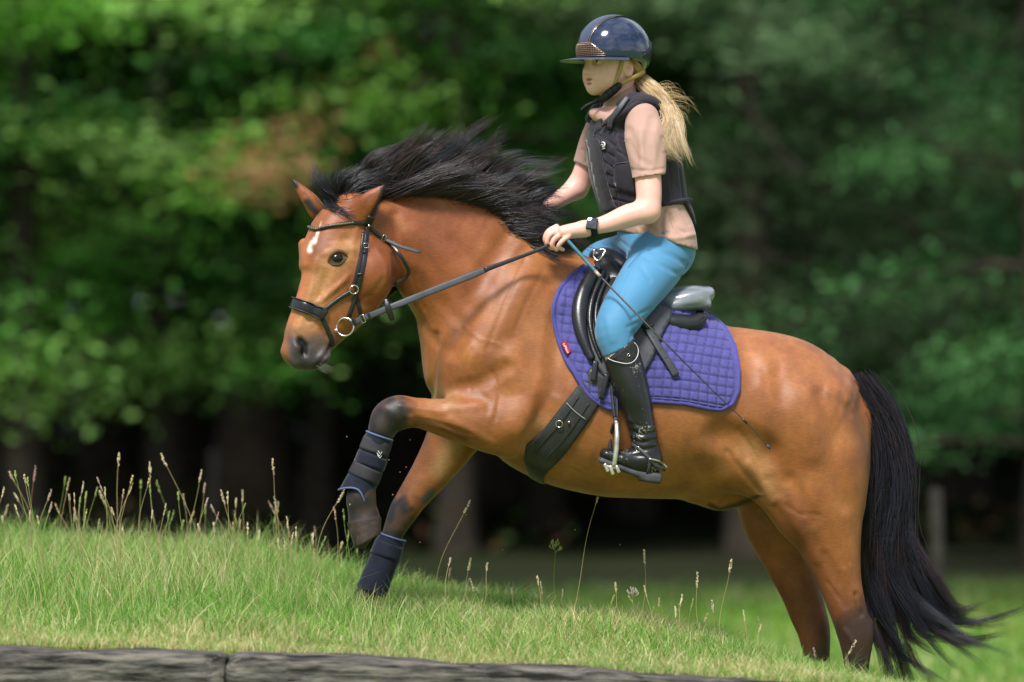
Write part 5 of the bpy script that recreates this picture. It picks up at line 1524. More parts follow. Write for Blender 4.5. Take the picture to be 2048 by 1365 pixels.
# pommel and skirt
V_, Q_ = implicit_mesh("pommel", [Limb([(1192, 512, sx(1192), 14, .03), (1214, 512, sx(1214), 17, .05), (1240, 530, sx(1240), 20, .07)], k=.02),
    Limb([(1204, 520, sx(1204)-.06, 18, .016), (1216, 545, sx(1216)-.12, 24, .018), (1236, 590, sx(1236)-.17, 34, .018), (1262, 628, sx(1262)-.2, 34, .016)], k=.02),
    Limb([(1204, 520, sx(1204)+.06, 18, .016), (1216, 545, sx(1216)+.12, 24, .018), (1236, 590, sx(1236)+.17, 34, .018)], k=.02)], .005)
link("pommel", npmesh("pommel", V_, Q_), m_leather, saddle)
def shell(name, poly, off, thick, mat_, parent, step=6, bulge=0.0, bvh=None):
    """sheet of leather cut to a pixel outline and laid over the horse at a given stand-off (triangulated fan grid)"""
    poly = np.array(poly, float)
    bm = bmesh.new()
    outl = spline(np.c_[np.vstack([poly, poly[:1]]), np.zeros(len(poly)+1)], 70)[:-1, :2]
    lo, hi = outl.min(0), outl.max(0)
    gx, gy = np.meshgrid(np.arange(lo[0], hi[0], step), np.arange(lo[1], hi[1], step))
    g = np.stack([gx.ravel(), gy.ravel()], 1); g = g[inside_poly(g, outl)]
    dd, _ = polydist(g, np.vstack([outl, outl[:1]])); g = g[dd > step * .45]
    from mathutils.geometry import delaunay_2d_cdt
    pts = [Vector(p) for p in np.vstack([outl, g])]
    vo, eo, fo, *_ = delaunay_2d_cdt(pts, [], [list(range(len(outl)))], 1, 1e-4)
    d2, _ = polydist(np.array([list(p) for p in vo]), np.vstack([outl, outl[:1]]))
    top, bot = [], []
    for p, d in zip(vo, d2):
        q, nn = surf(p.x, p.y, 0, bvh)
        if q is None: q, nn = P(p.x, p.y, yc(p.x) - .05), Vector((0, -1, 0))
        b = bulge * min(1, d / 25.0) ** .6 if bulge else 0
        top.append(q + nn * (off + thick + b)); bot.append(q + nn * off)
    n = len(top)
    F = [list(f) for f in fo] + [[i + n for i in f][::-1] for f in fo]
    ec = {}
    for f in fo:
        for i in range(len(f)):
            e = (f[i], f[(i+1) % len(f)]); ec[tuple(sorted(e))] = None if tuple(sorted(e)) in ec else e
    F += [[e[0], e[1], e[1]+n, e[0]+n] for e in ec.values() if e]
    me = pymesh(name, top + bot, F); fix_normals(me)
    return link(name, me, mat_, parent)
shell("flap", [(1190, 556), (1172, 590), (1163, 630), (1168, 680), (1186, 722), (1215, 762), (1258, 772), (1290, 742), (1306, 712), (1322, 672), (1338, 636), (1300, 610), (1250, 580)], .024, .006, m_leather_m, saddle)
for k, (st, hh, ww, off_) in enumerate(([[(1184, 552), (1164, 588), (1155, 630), (1163, 678), (1182, 720)], 16, .020, .030], [[(1199, 560), (1183, 596), (1176, 638), (1184, 686), (1200, 724)], 6, .012, .040], [[(1208, 566), (1194, 600), (1188, 640), (1195, 688), (1208, 726)], 5, .011, .043], [[(1222, 574), (1210, 606), (1205, 644), (1210, 690), (1220, 730)], 12, .014, .038])):
    p_, n_ = drape(st, 14, off_)
    V_, Q_ = implicit_mesh("knee_roll", [Limb([(q[0], q[1], q[2], hh/PXM * (.5 + .5*math.sin(math.pi*min(1, .12 + i/14))), ww * (.6 + .4*math.sin(math.pi*min(1, .12 + i/14)))) for i, q in enumerate(p_)], k=.01, world_pts=True)], .0035)
    link("knee_roll", npmesh("knee_roll", V_, Q_), m_leather, saddle)
sl = strap("flap_strap", [(1277, 640, .034), (1288, 664, .032), (1312, 702, .03), (1332, 730, .026), (1349, 756, .022)], 15, m_leather_m, saddle, .005, off=.004)
strap("keeper", [(1283, 668, .040), (1291, 667, .040), (1300, 663, .040)], 7, m_leather, sl, .006, off=.004, m=6)
for q in ((1302, 686, .036), (1316, 708, .034), (1327, 724, .032)):
    c, n0 = surf(q[0], q[1], q[2] + .0035)
    bm = bmesh.new(); bmesh.ops.create_uvsphere(bm, u_segments=8, v_segments=6, radius=.0024); bmesh.ops.translate(bm, vec=c, verts=bm.verts)
    me = bpy.data.meshes.new("strap_hole"); bm.to_mesh(me); bm.free(); link("strap_hole", me, mat("hole_black", (.004, .004, .004), .9, .1), sl)
c = P(1214, 526, sx(1214) - .155)
hit = None
bm = bmesh.new(); bmesh.ops.create_uvsphere(bm, u_segments=14, v_segments=10, radius=.006); bmesh.ops.scale(bm, vec=(.9, .7, 1.5), verts=bm.verts); bmesh.ops.translate(bm, vec=P(1214, 527, sx(1214) - .098), verts=bm.verts)
me = bpy.data.meshes.new("red_badge"); bm.to_mesh(me); bm.free(); link("red_badge", me, mat("red_enamel", tuple(lin(170, 20, 34)), .25, .5), saddle)
tube("piping", [P(1201, 514, sx(1201) - .078), P(1209, 532, sx(1209) - .125), P(1218, 552, sx(1218) - .15), P(1230, 575, sx(1230) - .185)], .0016, m_leather_m, saddle, 6, 16)
tube("pommel_ring", [P(1189, 498, -.085), P(1187, 512, -.09), P(1196, 522, -.10), P(1205, 512, -.10), P(1210, 500, -.09), P(1196, 500, -.085)], .003, m_steel, saddle, 6, 20)

# ---- stirrup
LEGY = -.335
stir = tag(empty("stirrup"), "worn metal stirrup with a wide tread hanging at the rider's boot", "stirrup")
m_iron = mat("worn_stirrup_metal", (.62, .58, .5), .38, .5, metal=.75, noise=(40, .35))
for dx in (0, 9):
    pts = spline([list(P(1221 + dx, 740, LEGY + .03)), list(P(1224 + dx, 790, LEGY + .01)), list(P(1229 + dx * .55, 838, LEGY - .005))], 14)
    link("stirrup_leather", strap_mesh("stirrup_leather", pts, np.tile([-1, -.45, 0], (14, 1)), 9/PXM, .003), m_leather_m, stir)
box_at("leather_loop", P(1231, 842, LEGY - .006), (1, 0, 0), (0, 1, 0), (0, 0, 1), (.014, .02, .022), m_leather_m, stir)
tube("stirrup_branch", [P(1233, 846, LEGY - .03), P(1234, 870, LEGY - .05), P(1232, 905, LEGY - .055), P(1228, 934, LEGY - .052)], [.007, .0085, .0085, .0075], m_iron, stir, 8, 14)
tube("stirrup_branch", [P(1229, 846, LEGY - .01), P(1223, 866, LEGY + .05), P(1220, 900, LEGY + .055), P(1222, 934, LEGY + .05)], [.006, .007, .007, .007], mat("dark_stirrup_metal", (.06, .07, .09), .4, .5, metal=.6), stir, 8, 14)
tube("stirrup_arch", [P(1233, 847, LEGY - .032), P(1231, 843, LEGY - .006), P(1228, 847, LEGY + .02)], .006, m_iron, stir, 8, 8)
for k, (a, b, c_) in enumerate([((1208, 926), (1216, 944), .012), ((1219, 930), (1226, 950), .012), ((1231, 930), (1238, 946), .012)]):
    A, B = P(a[0], a[1], LEGY), P(b[0], b[1], LEGY)
    d = (B - A); box_at("tread_bar", (A + B) / 2, d, (0, 1, 0), d.cross(Vector((0, 1, 0))), (d.length * .9, .115, .011), m_iron, stir)
box_at("tread", P(1222, 934, LEGY), (1, 0, -.2), (0, 1, 0), (.2, 0, 1), (.052, .11, .008), m_iron, stir)

# ---- boots on the horse's forelegs
m_neo = mat("navy_neoprene", tuple(lin(26, 30, 46)), .8, .25, noise=(30, .3), bump=(260, .4, .0015), sheen=.3)
m_neo_d = mat("dusty_boot_strap", tuple(lin(58, 56, 60)), .9, .2, noise=(14, .4), bump=(200, .5, .002))
m_rim = mat("blue_boot_piping", tuple(lin(92, 106, 142)), .75, .2)
def sleeve(name, st, mat_, parent, ns=28, thick=.006, m=24, squash=1.0, wob=0.0, skirt=0.0):
    """open sleeve round a leg: stations (px,py,y,half-width px, half-depth m)"""
    A = spline([list(P(s[0], s[1], s[2])) + [s[3]/PXM, s[4]] for s in st], m)
    T = np.gradient(A[:, :3], axis=0); T /= np.linalg.norm(T, axis=1)[:, None]
    n_ = np.cross(np.array([0, 1., 0]), T); n_ /= np.linalg.norm(n_, axis=1)[:, None]; b_ = np.cross(T, n_)
    a = np.linspace(0, 2*np.pi, ns, endpoint=False)
    def rings(o):
        R = A[:, None, :3] + n_[:, None] * ((A[:, 3] + o)[:, None] * np.cos(a)[None])[..., None] + b_[:, None] * ((A[:, 4] + o)[:, None] * np.sin(a)[None])[..., None]
        if skirt:
            tt_ = np.linspace(0, 1, m)[:, None] ** 6
            R = R + T[:, None] * (skirt * tt_ * (.15 + np.clip(-np.cos(a)[None], 0, 1)**1.5 + .55 * np.clip(np.cos(a)[None], 0, 1)**2))[..., None]
        if wob: R = R + (vnoise(R.reshape(-1, 3), 30, 3) * wob).reshape(m, ns, 1) * (n_[:, None] * np.cos(a)[None, :, None] + b_[:, None] * np.sin(a)[None, :, None])
        return R
    O, I = rings(0), rings(-thick)
    V = np.concatenate([O.reshape(-1, 3), I.reshape(-1, 3)]); N0 = m * ns
    i = (np.arange(m-1)[:, None] * ns + np.arange(ns)[None]).ravel(); j = (np.arange(m-1)[:, None] * ns + (np.arange(ns)[None] + 1) % ns).ravel()
    q = np.stack([i, j, j + ns, i + ns], 1)
    e = np.arange(ns); e2 = (e + 1) % ns; L = (m-1) * ns
    F = np.concatenate([q, q[:, ::-1] + N0, np.stack([e, e2, e2 + N0, e + N0], 1), np.stack([L + e, L + e2, L + e2 + N0, L + e + N0], 1)])
    me = npmesh(name, V, F); fix_normals(me)
    o = link(name, me, mat_, parent)
    return o, O
yb = yc(775) - .213
nbt = tag(empty("leg_boot"), "dusty navy tendon boot with straps on the raised foreleg", "leg boot", "horse's leg boots")
o, O = sleeve("boot_shell", [(759, 872, yb, 27, .05), (752, 892, yb, 29, .046), (741, 925, yb, 30, .044), (728, 955, yb, 31, .045), (719, 974, yb, 35, .049)], m_neo, nbt, wob=.003, skirt=.055, m=40)
for k, rr in enumerate((0, -1)):
    ringpts = np.vstack([O[rr], O[rr][:1]])
    tube("piping", ringpts, .0035, m_rim, nbt, 6)
for k, (t, w) in enumerate(((.2, 17), (.48, 17), (.74, 18))):
    def sta(t): 
        A = spline([[759, 872, 27], [752, 892, 29], [741, 925, 30], [728, 955, 31], [720, 972, 33]], 50); return A[int(t*49)]
    s0, s1 = sta(max(0, t - .11)), sta(min(1, t + .13))
    so, SO = sleeve("strap_band", [(s0[0], s0[1], yb, s0[2] + 1.2, .0475), ((s0[0]+s1[0])/2, (s0[1]+s1[1])/2, yb, (s0[2]+s1[2])/2 + 1.4, .0475), (s1[0], s1[1], yb, s1[2] + 1.2, .0475)], m_neo_d if k != 1 else m_neo, nbt, thick=.003, m=6, wob=.0015)
pe_, pn_ = [], []
tube("panel_edge", [Vector(O[i_, 6]) + Vector((0, -.002, 0)) for i_ in range(0, 40, 3)], .0022, m_neo_d, nbt, 6)
# small white emblem on the strap
hh_, nn_ = P(758, 911, yb - .056), Vector((.2, -1, .1))
emb = [tube("emblem", [P(754 + dx, 906 + dy, yb - .054), P(759 + dx, 913 + dy, yb - .055), P(762 + dx, 908 + dy, yb - .053)], .0009, m_white, nbt, 5) for dx, dy in ((0, 0), (1, 4), (2, -4))]
yf = yc(790) + .16
fbt = tag(empty("leg_boot"), "plain navy boot on the planted foreleg, half hidden in the grass", "leg boot", "horse's leg boots")
o, O = sleeve("boot_shell", [(784, 1074, yf, 28, .047), (776, 1098, yf, 29, .046), (764, 1130, yf, 30, .046), (752, 1160, yf, 31, .046), (742, 1184, yf, 33, .048)], m_neo, fbt, wob=.0015)
tube("piping", np.vstack([O[0], O[0][:1]]), .0035, m_rim, fbt, 6)
sleeve("strap_band", [(780, 1086, yf, 30, .0485), (770, 1114, yf, 31.5, .049)], m_neo, fbt, thick=.003, m=6)
# ================================================================== RIDER
RY = 0.01
TPSI = math.radians(28)
torso = [(1318, 492, RY, 66, .14), (1305, 445, RY, 62, .115), (1287, 400, RY, 64, .12), (1270, 335, RY, 66, .135), (1258, 280, RY, 56, .14), (1252, 240, RY, 38, .115)]
arm_n = [(1288, 250, -.12, 28), (1294, 330, -.165, 27), (1298, 395, -.195, 25.5), (1296, 424, -.205, 23)]
fore_n = [(1297, 422, -.205, 22), (1258, 432, -.215, 23.5), (1216, 447, -.225, 18.5), (1184, 455, -.233, 15, .022), (1168, 458, -.236, 15, .023)]
arm_f = [(1206, 250, .15, 27), (1182, 310, .18, 24), (1166, 352, .19, 22.5), (1154, 376, .19, 21)]
fore_f = [(1154, 376, .19, 21), (1116, 400, .15, 16.5), (1078, 421, .11, 12.5), (1064, 430, .095, 13)]
thigh_n = [(1325, 505, -.06, 56, .085), (1301, 545, -.14, 50, .078), (1268, 592, -.225, 44, .070), (1239, 637, -.29, 39, .060), (1229, 666, -.312, 34, .055), (1238, 705, -.318, 29, .05)]
shin_n = [(1238, 702, -.318, 29, .05), (1252, 745, -.322, 30, .05), (1270, 800, -.327, 28, .047), (1286, 862, -.327, 22, .038), (1296, 905, -.327, 22, .036)]
thigh_f = [(1295, 510, .09, 52, .085), (1246, 518, .19, 44, .075), (1200, 530, .27, 38, .065), (1186, 560, .31, 34, .055)]
shin_f = [(1186, 560, .31, 33, .055), (1200, 640, .335, 30, .05), (1222, 740, .345, 28, .045), (1240, 830, .345, 22, .036)]
def grow(st, o, wo=None):
    return [tuple(list(s[:3]) + [s[3] + o * PXM, (s[4] if len(s) > 4 and s[4] is not None else s[3] / PXM) + (o if wo is None else wo)] + list(s[5:])) for s in st]
def cut(p1, p2, keep):
    """half-space bounded by the plane through two photo points and the view axis"""
    a, b, k = [np.array(P(*p, -.1)) for p in (p1, p2, keep)]
    d = b - a; n = np.array([d[2], 0, -d[0]]); n /= np.linalg.norm(n)
    if (k - a) @ n > 0: n = -n
    return lambda X: ((X - a) @ n).astype(np.float32)

# head frame: forward, her left (towards the camera), up
HA = math.radians(35)
HO = P(1229, 139, RY - .005)
hf, hl = Vector((-math.cos(HA), -math.sin(HA), 0)), Vector((math.sin(HA), -math.cos(HA), 0))
def HL(f, l, u): return HO + hf * f + hl * l + Vector((0, 0, u))
HR = 180 + 35
HB = lambda c, r, k=.02, sub=False, rx=0: Blob(HL(*c), r, (0, rx, HR), k=k, sub=sub, world_pts=True)
head = [HB((0, 0, .048), (.094, .076, .095)), HB((.035, 0, .0), (.072, .066, .075), .03),
        Limb([(*HL(.0, 0, -.025), .05, .05), (*HL(.05, 0, -.05), .046, .046), (*HL(.078, 0, -.066), .022, .024)], k=.03, world_pts=True),
        HB((.062, .032, -.028), (.036, .03, .04), .03), HB((.062, -.032, -.028), (.036, .03, .04), .03),
        HB((.090, 0, -.066), (.014, .017, .014), .02), HB((.078, 0, -.045), (.022, .036, .030), .02),
        Limb([(*HL(.098, 0, .024), .009, .008), (*HL(.107, 0, .006), .0095, .009), (*HL(.1165, 0, -.0095), .0105, .010)], k=.014, world_pts=True),
        HB((.106, .0095, -.013), (.010, .008, .008), .008), HB((.106, -.0095, -.013), (.010, .008, .008), .008),
        HB((.094, 0, .038), (.016, .055, .012), .02),
        HB((.094, .033, .021), (.02, .017, .011), .010, True), HB((.094, -.033, .021), (.02, .017, .011), .010, True),
        HB((.082, .031, .0205), (.0155, .0155, .0125), .004), HB((.082, -.031, .0205), (.0155, .0155, .0125), .004),
        HB((.0975, 0, -.0335), (.0085, .022, .0050), .010), HB((.0958, 0, -.0425), (.0085, .019, .0056), .010), HB((.1045, 0, -.0382), (.006, .021, .0011), .003, True),
        HB((.099, 0, -.0525), (.005, .015, .0035), .010, True),
        # ear
        HB((-.004, .073, .0), (.021, .009, .031), .006), HB((-.002, .083, .003), (.012, .009, .019), .006, True), HB((.003, .077, -.006), (.006, .006, .008), .004),
        # neck
        Limb([(*HL(-.012, 0, -.02), .052, .05), (*HL(-.02, .0, -.08), .050, .049), (*P(1252, 232, RY), .058, .062)], k=.03, world_pts=True)]
hy = -.236
def finger(pts, r0, r1):
    return Limb([(p[0], p[1], hy + p[2], r0 + (r1 - r0) * i / (len(pts) - 1), None) for i, p in enumerate(pts)], k=.006, m=12)
hand_n = [Limb([(1170, 458, hy, 14.5, .022), (1147, 462, hy - .002, 15.5, .029), (1128, 465, hy - .002, 14, .034)], k=.018),
          Limb([(1137, 473, -.262, 5.4), (1123, 484, -.268, 5.0), (1117, 494, -.262, 4.6), (1126, 500, -.25, 4.2)], k=.005, m=14),
          Limb([(1128, 467, -.25, 6.0), (1110, 477, -.257, 5.4), (1104, 491, -.252, 5.0), (1113, 500, -.24, 4.5)], k=.005, m=14),
          Limb([(1120, 460, -.238, 6.2), (1100, 470, -.244, 5.6), (1094, 486, -.240, 5.1), (1103, 497, -.228, 4.6)], k=.005, m=14),
          Limb([(1113, 454, -.224, 6.0), (1096, 464, -.23, 5.4), (1090, 480, -.226, 5.0), (1098, 491, -.216, 4.5)], k=.005, m=14),
          Limb([(1142, 462, -.208, 7.0), (1118, 474, -.202, 6.2), (1100, 484, -.206, 5.2), (1092, 488, -.21, 4.4)], k=.008, m=14)]
hyf = .085
hand_f = [Limb([(1066, 430, .095, 13, .022), (1046, 438, .085, 15, .026), (1030, 444, .08, 15, .028)], k=.02)]
for k in range(4):
    hand_f.append(Limb([(1030, 440 + 3*k, .055 + .016*k, 6.5), (1016, 448 + 3*k, .052 + .016*k, 6), (1014, 460 + 2*k, .052 + .016*k, 5.5), (1024, 467 + k, .055 + .016*k, 5)], k=.006, m=10))
hand_f.append(Limb([(1048, 442, .058, 7), (1034, 456, .045, 6.4), (1020, 458, .045, 5.2)], k=.006, m=8))
body = [Limb(torso, k=.04, psi=TPSI), Limb([(1252, 248, -.0, 22, .13)] + [(1251, 248, .01, 22, .13)], k=.04), Limb(arm_n, k=.035), Limb(fore_n, k=.02), Limb(arm_f, k=.035), Limb(fore_f, k=.02),
        Limb(grow(thigh_n, -.006), k=.04), Limb(shin_n, k=.03), Limb(grow(thigh_f, -.006), k=.04), Limb(shin_f, k=.03),
        Limb([(1290, 918, -.328, 18, .03), (1250, 922, -.338, 14, .034), (1215, 914, -.345, 9, .03)], k=.02)] + head + hand_n + hand_f
bV, bQ = implicit_mesh("person", body, .0036)
bV = relax(bV, bQ, 1, .4)
SKIN = lin(234, 180, 164)
C = np.tile(SKIN, (len(bV), 1))
d = (bV - np.array(HO)); F_, L_, U_ = d @ np.array(hf), d @ np.array(hl), d[:, 2]
isH = (np.abs(d) < .17).all(1)
def hspot(f, l, u, r, soft=1.0):
    q = np.sqrt(((F_ - f) / r[0])**2 + ((L_ - l) / r[1])**2 + ((U_ - u) / r[2])**2)
    return smooth01((1 - q) / soft + 0.0) * isH
C = paint(C, lin(200, 122, 116), .85 * np.maximum(hspot(.104, 0, -.0335, (.016, .022, .0062), .5), hspot(.102, 0, -.0425, (.016, .019, .0068), .5)))
C = paint(C, lin(120, 62, 60), .8 * hspot(.104, 0, -.0382, (.02, .022, .0018), .8))
C = paint(C, lin(226, 160, 146), .5 * np.maximum(hspot(.075, .045, -.015, (.05, .04, .03)), hspot(.075, -.045, -.015, (.05, .04, .03))))
for s in (1, -1):
    C = paint(C, lin(60, 44, 36), hspot(.0965, .031*s, .0295, (.016, .020, .0062), .5))          # lash line
    C = paint(C, lin(225, 222, 218), hspot(.0965, .031*s, .0205, (.014, .0140, .0056), .4))
    C = paint(C, lin(70, 74, 66), hspot(.0985, .031*s, .0215, (.012, .0066, .0064), .35))
    C = paint(C, lin(14, 12, 12), hspot(.0985, .031*s, .0215, (.012, .0032, .0034), .4))
    C = paint(C, lin(120, 88, 62), .9 * hspot(.098, .034*s, .0425, (.02, .018, .0035), .7))     # brow
    C = paint(C, lin(120, 60, 52), .8 * hspot(.110, .0078*s, -.0185, (.006, .0042, .0028), .7))
C = paint(C, lin(216, 140, 124), .5 * hspot(-.002, .078, .0, (.025, .02, .035)))
C = paint(C, lin(150, 108, 66), smooth01((-.028 - F_) / .01) * (U_ > -.035) * isH)               # hair drawn back under the helmet
C = C * (1 + .03 * vnoise(bV, 60, 4)[:, None])
m_skin = mat("skin", rough=.45, spec=.4, attr="Col", noise=(90, .04), bump=(500, .08, .001), sss=.08)
me = npmesh("person", bV, bQ); set_col(me, C)
person = tag(link("person", me, m_skin), "young rider in dusty pink shirt, black body protector and blue breeches sitting on the horse", "person")

# ---- breeches
m_breech = mat("blue_breeches", tuple(lin(78, 136, 174)), .62, .3, noise=(8, .08), bump=(700, .15, .001), sheen=.25)
V_, Q_ = implicit_mesh("breeches", [Limb(grow(thigh_n, .008), k=.04), Limb(grow(thigh_f, .008), k=.04), Blob((1318, 497, RY), (.115, .15, .08), k=.05), Limb([(1290, 470, RY, 54, .115), (1312, 492, RY, 64, .14)], k=.04, psi=TPSI)], .005,
                       extra=lambda X, f: np.maximum(np.maximum(f, cut((1205, 716), (1262, 690), (1300, 560))(X)), cut((1225, 458), (1400, 470), (1300, 560))(X)))
V_ = sculpt(V_, Q_, [([(1258, 532), (1282, 500), (1320, 488)], 7, -6), ([(1262, 500), (1240, 482), (1222, 478)], 5, -4), ([(1250, 512), (1228, 494), (1205, 490)], 5, -4), ([(1244, 524), (1222, 506)], 5, -3),
                     ([(1385, 520), (1330, 590), (1290, 640), (1262, 668), (1258, 690)], 3, -2),
                     ([(1300, 500), (1345, 512), (1372, 530)], 9, -4), ([(1290, 515), (1330, 535), (1362, 552)], 8, -3), ([(1275, 525), (1300, 560)], 8, -3), ([(1262, 640), (1280, 628), (1300, 618)], 5, -3), ([(1255, 655), (1275, 645)], 5, -3), ([(1262, 545), (1240, 600)], 6, 2.5), ([(1215, 640), (1225, 680)], 12, 3)])
V_ = relax(V_, Q_, 1, .4)
br = link("breeches", npmesh("breeches", V_, Q_), m_breech, person)
br_bvh = BVHTree.FromPolygons([tuple(v) for v in V_.tolist()], Q_.tolist())
m_seam = mat("breeches_seam", tuple(lin(66, 112, 150)), .7, .2)
for pts_ in ([(1384, 512), (1358, 560), (1318, 612), (1282, 648), (1260, 672)], [(1256, 536), (1276, 512), (1300, 500)]):
    p_, n_ = drape(pts_, 24, .0006, br_bvh)
    tube("seam", p_, .0009, m_seam, br, 5)

# ---- shirt
m_shirt = mat("dusty_pink_shirt", tuple(lin(182, 146, 132)), .75, .25, noise=(10, .06), bump=(600, .2, .001), sheen=.2)
slv_n = [(1284, 236, -.108, 34, .05), (1290, 275, -.143, 41, .056), (1295, 315, -.164, 38, .054), (1298, 352, -.18, 34, .053), (1299, 376, -.19, 34, .053)]
slv_f = [(1208, 240, .145, 30, .05), (1190, 285, .168, 31, .052), (1176, 322, .182, 28, .05), (1168, 345, .188, 27, .05)]
V_, Q_ = implicit_mesh("shirt", [Limb(grow(torso[1:], .010), k=.03, psi=TPSI), Limb([(1296, 405, RY, 71, .135), (1304, 445, RY, 73, .145), (1310, 480, RY, 73, .176), (1312, 512, RY, 74, .184)], k=.03, psi=TPSI)], .0045,
                       extra=lambda X, f: np.maximum(f, cut((1240, 461), (1392, 499), (1300, 300))(X)))
fold = [([(1340, 430), (1350, 455), (1372, 466)], 6, -6), ([(1286, 446), (1312, 462), (1335, 466)], 6, -5), ([(1330, 420), (1322, 450), (1330, 480)], 7, -6), ([(1310, 470), (1350, 478), (1385, 470)], 8, 5), ([(1345, 440), (1365, 470)], 8, -4), ([(1322, 478), (1345, 490)], 6, -5), ([(1300, 440), (1290, 470)], 7, -4), ([(1360, 420), (1378, 450)], 6, -4), ([(1275, 460), (1290, 474)], 6, 3)]
V_ = relax(sculpt(V_, Q_, fold), Q_, 1, .4)
shirt = link("shirt", npmesh("shirt", V_, Q_), m_shirt, person)
for nm, st, c1, folds in (("near", slv_n, cut((1264, 359), (1332, 350), (1290, 280)), [([(1258, 262), (1272, 300), (1268, 345)], 14, -5), ([(1304, 240), (1294, 290), (1306, 345)], 14, -4.5), ([(1326, 280), (1314, 345)], 12, -4), ([(1282, 262), (1284, 335)], 10, 4), ([(1255, 285), (1275, 318), (1300, 330)], 10, -3), ([(1310, 262), (1328, 300)], 7, 3), ([(1262, 340), (1290, 342), (1326, 338)], 5, -2.5)]),
                          ("far", slv_f, cut((1152, 318), (1188, 336), (1190, 260)), [([(1176, 290), (1172, 325)], 5, -3), ([(1165, 300), (1180, 318)], 5, -3)])):
    V_, Q_ = implicit_mesh("sleeve", [Limb(st, k=.02)], .004, extra=lambda X, f: np.maximum(f, c1(X)))
    V_ = relax(sculpt(V_, Q_, folds), Q_, 1, .4)
    link("sleeve", npmesh("sleeve", V_, Q_), m_shirt, shirt)
# stand collar
V_, Q_ = implicit_mesh("collar", [Limb([(*HL(-.018, 0, -.062), .056, .055), (*HL(-.02, .0, -.09), .058, .057), (*P(1250, 226, RY), .066, .07)], k=.02, world_pts=True)], .0035,
                       extra=lambda X, f: np.maximum(f, cut((1195, 212), (1262, 172), (1260, 230))(X)))
V_ = sculpt(V_, Q_, [([(1208, 214), (1225, 206), (1245, 196)], 4, 3), ([(1212, 224), (1235, 214)], 4, -3), ([(1206, 232), (1222, 226)], 4, 3)])
link("collar", npmesh("collar", V_, Q_), m_shirt, shirt)

# ---- body protector
m_vest = mat("black_vest_fabric", tuple(lin(44, 40, 48)), .72, .3, noise=(40, .2), bump=(500, .4, .0015), sheen=.2)
m_vest_s = mat("smooth_vest_panel", tuple(lin(48, 44, 50)), .8, .25, noise=(30, .2), bump=(300, .3, .001), sheen=.25)
vest_st = [(1292, 430, RY, 80, .15), (1286, 400, RY, 84, .152), (1271, 335, RY, 87, .165), (1259, 280, RY, 80, .165), (1252, 248, RY, 66, .15), (1252, 226, RY, 46, .115)]
V_, Q_ = implicit_mesh("vest", [Limb(vest_st, k=.03, psi=TPSI, p=2.3),
    Limb([(1262, 250, -.175, 50, .07), (1288, 290, -.20, 50, .085)], k=.012, sub=True), Limb([(1190, 250, .195, 46, .07), (1176, 290, .215, 46, .07)], k=.012, sub=True),
    Limb([(*HL(-.02, 0, -.06), .075, .07), (*P(1238, 222, RY - .02), .062, .062), (*P(1218, 248, RY - .07), .022, .03)], k=.012, sub=True, world_pts=True)], .0042,
    extra=lambda X, f: np.maximum(f, cut((1200, 426), (1368, 409), (1270, 300))(X)))
gro = lambda pts, r=3.2, a=-5: (pts, r, a)
V_ = sculpt(V_, Q_, [gro([(1196, 270), (1212, 278), (1232, 296)]), gro([(1202, 298), (1218, 308), (1232, 318)]), gro([(1206, 322), (1220, 332), (1228, 338)]), gro([(1212, 348), (1228, 356)]), gro([(1216, 372), (1230, 378)]), gro([(1222, 398), (1240, 402), (1270, 410)]),
                     gro([(1232, 262), (1229, 300), (1228, 330), (1230, 370), (1236, 424)]), gro([(1198, 266), (1205, 310), (1216, 370), (1230, 424)], 3, -4), gro([(1190, 268), (1212, 250), (1235, 268)], 3.5, -5), gro([(1230, 300), (1262, 318)]), gro([(1230, 270), (1250, 282)]),
                     gro([(1236, 380), (1275, 392)]), gro([(1338, 330), (1345, 400)], 3, -3), gro([(1358, 330), (1366, 400)], 3, -3), ([(1214, 285), (1222, 300)], 12, 3), ([(1214, 340)], 10, 3)])
V_ = relax(V_, Q_, 1, .4)
vest = link("vest", npmesh("vest", V_, Q_), m_vest, person)
vest_bvh = BVHTree.FromPolygons([tuple(v) for v in V_.tolist()], Q_.tolist())
def vsurf_shell(name, poly, off, thick, mat_, bulge=0): return shell(name, poly, off, thick, mat_, vest, 5, bulge, vest_bvh)
vsurf_shell("zip_panel", [(1175, 281), (1181, 277), (1196, 278), (1200, 284), (1206, 320), (1216, 365), (1228, 405), (1236, 422), (1222, 425), (1208, 422), (1194, 380), (1184, 330)], .002, .006, m_vest_s)
vsurf_shell("side_pocket", [(1228, 340), (1231, 330), (1240, 326), (1262, 326), (1268, 360), (1270, 388), (1250, 384), (1232, 376), (1228, 368)], .001, .007, m_vest, .004)
pk, pn = drape([(1229, 372), (1228, 342), (1233, 329), (1244, 326), (1262, 326)], 20, .010, vest_bvh)
tube("pocket_piping", pk, .0018, m_leather_m, vest, 6)
strap("shoulder_strap", [(1222, 258), (1220, 244), (1222, 235)], 12, m_leather_m, vest, .004, .004, bvh=vest_bvh, m=8)
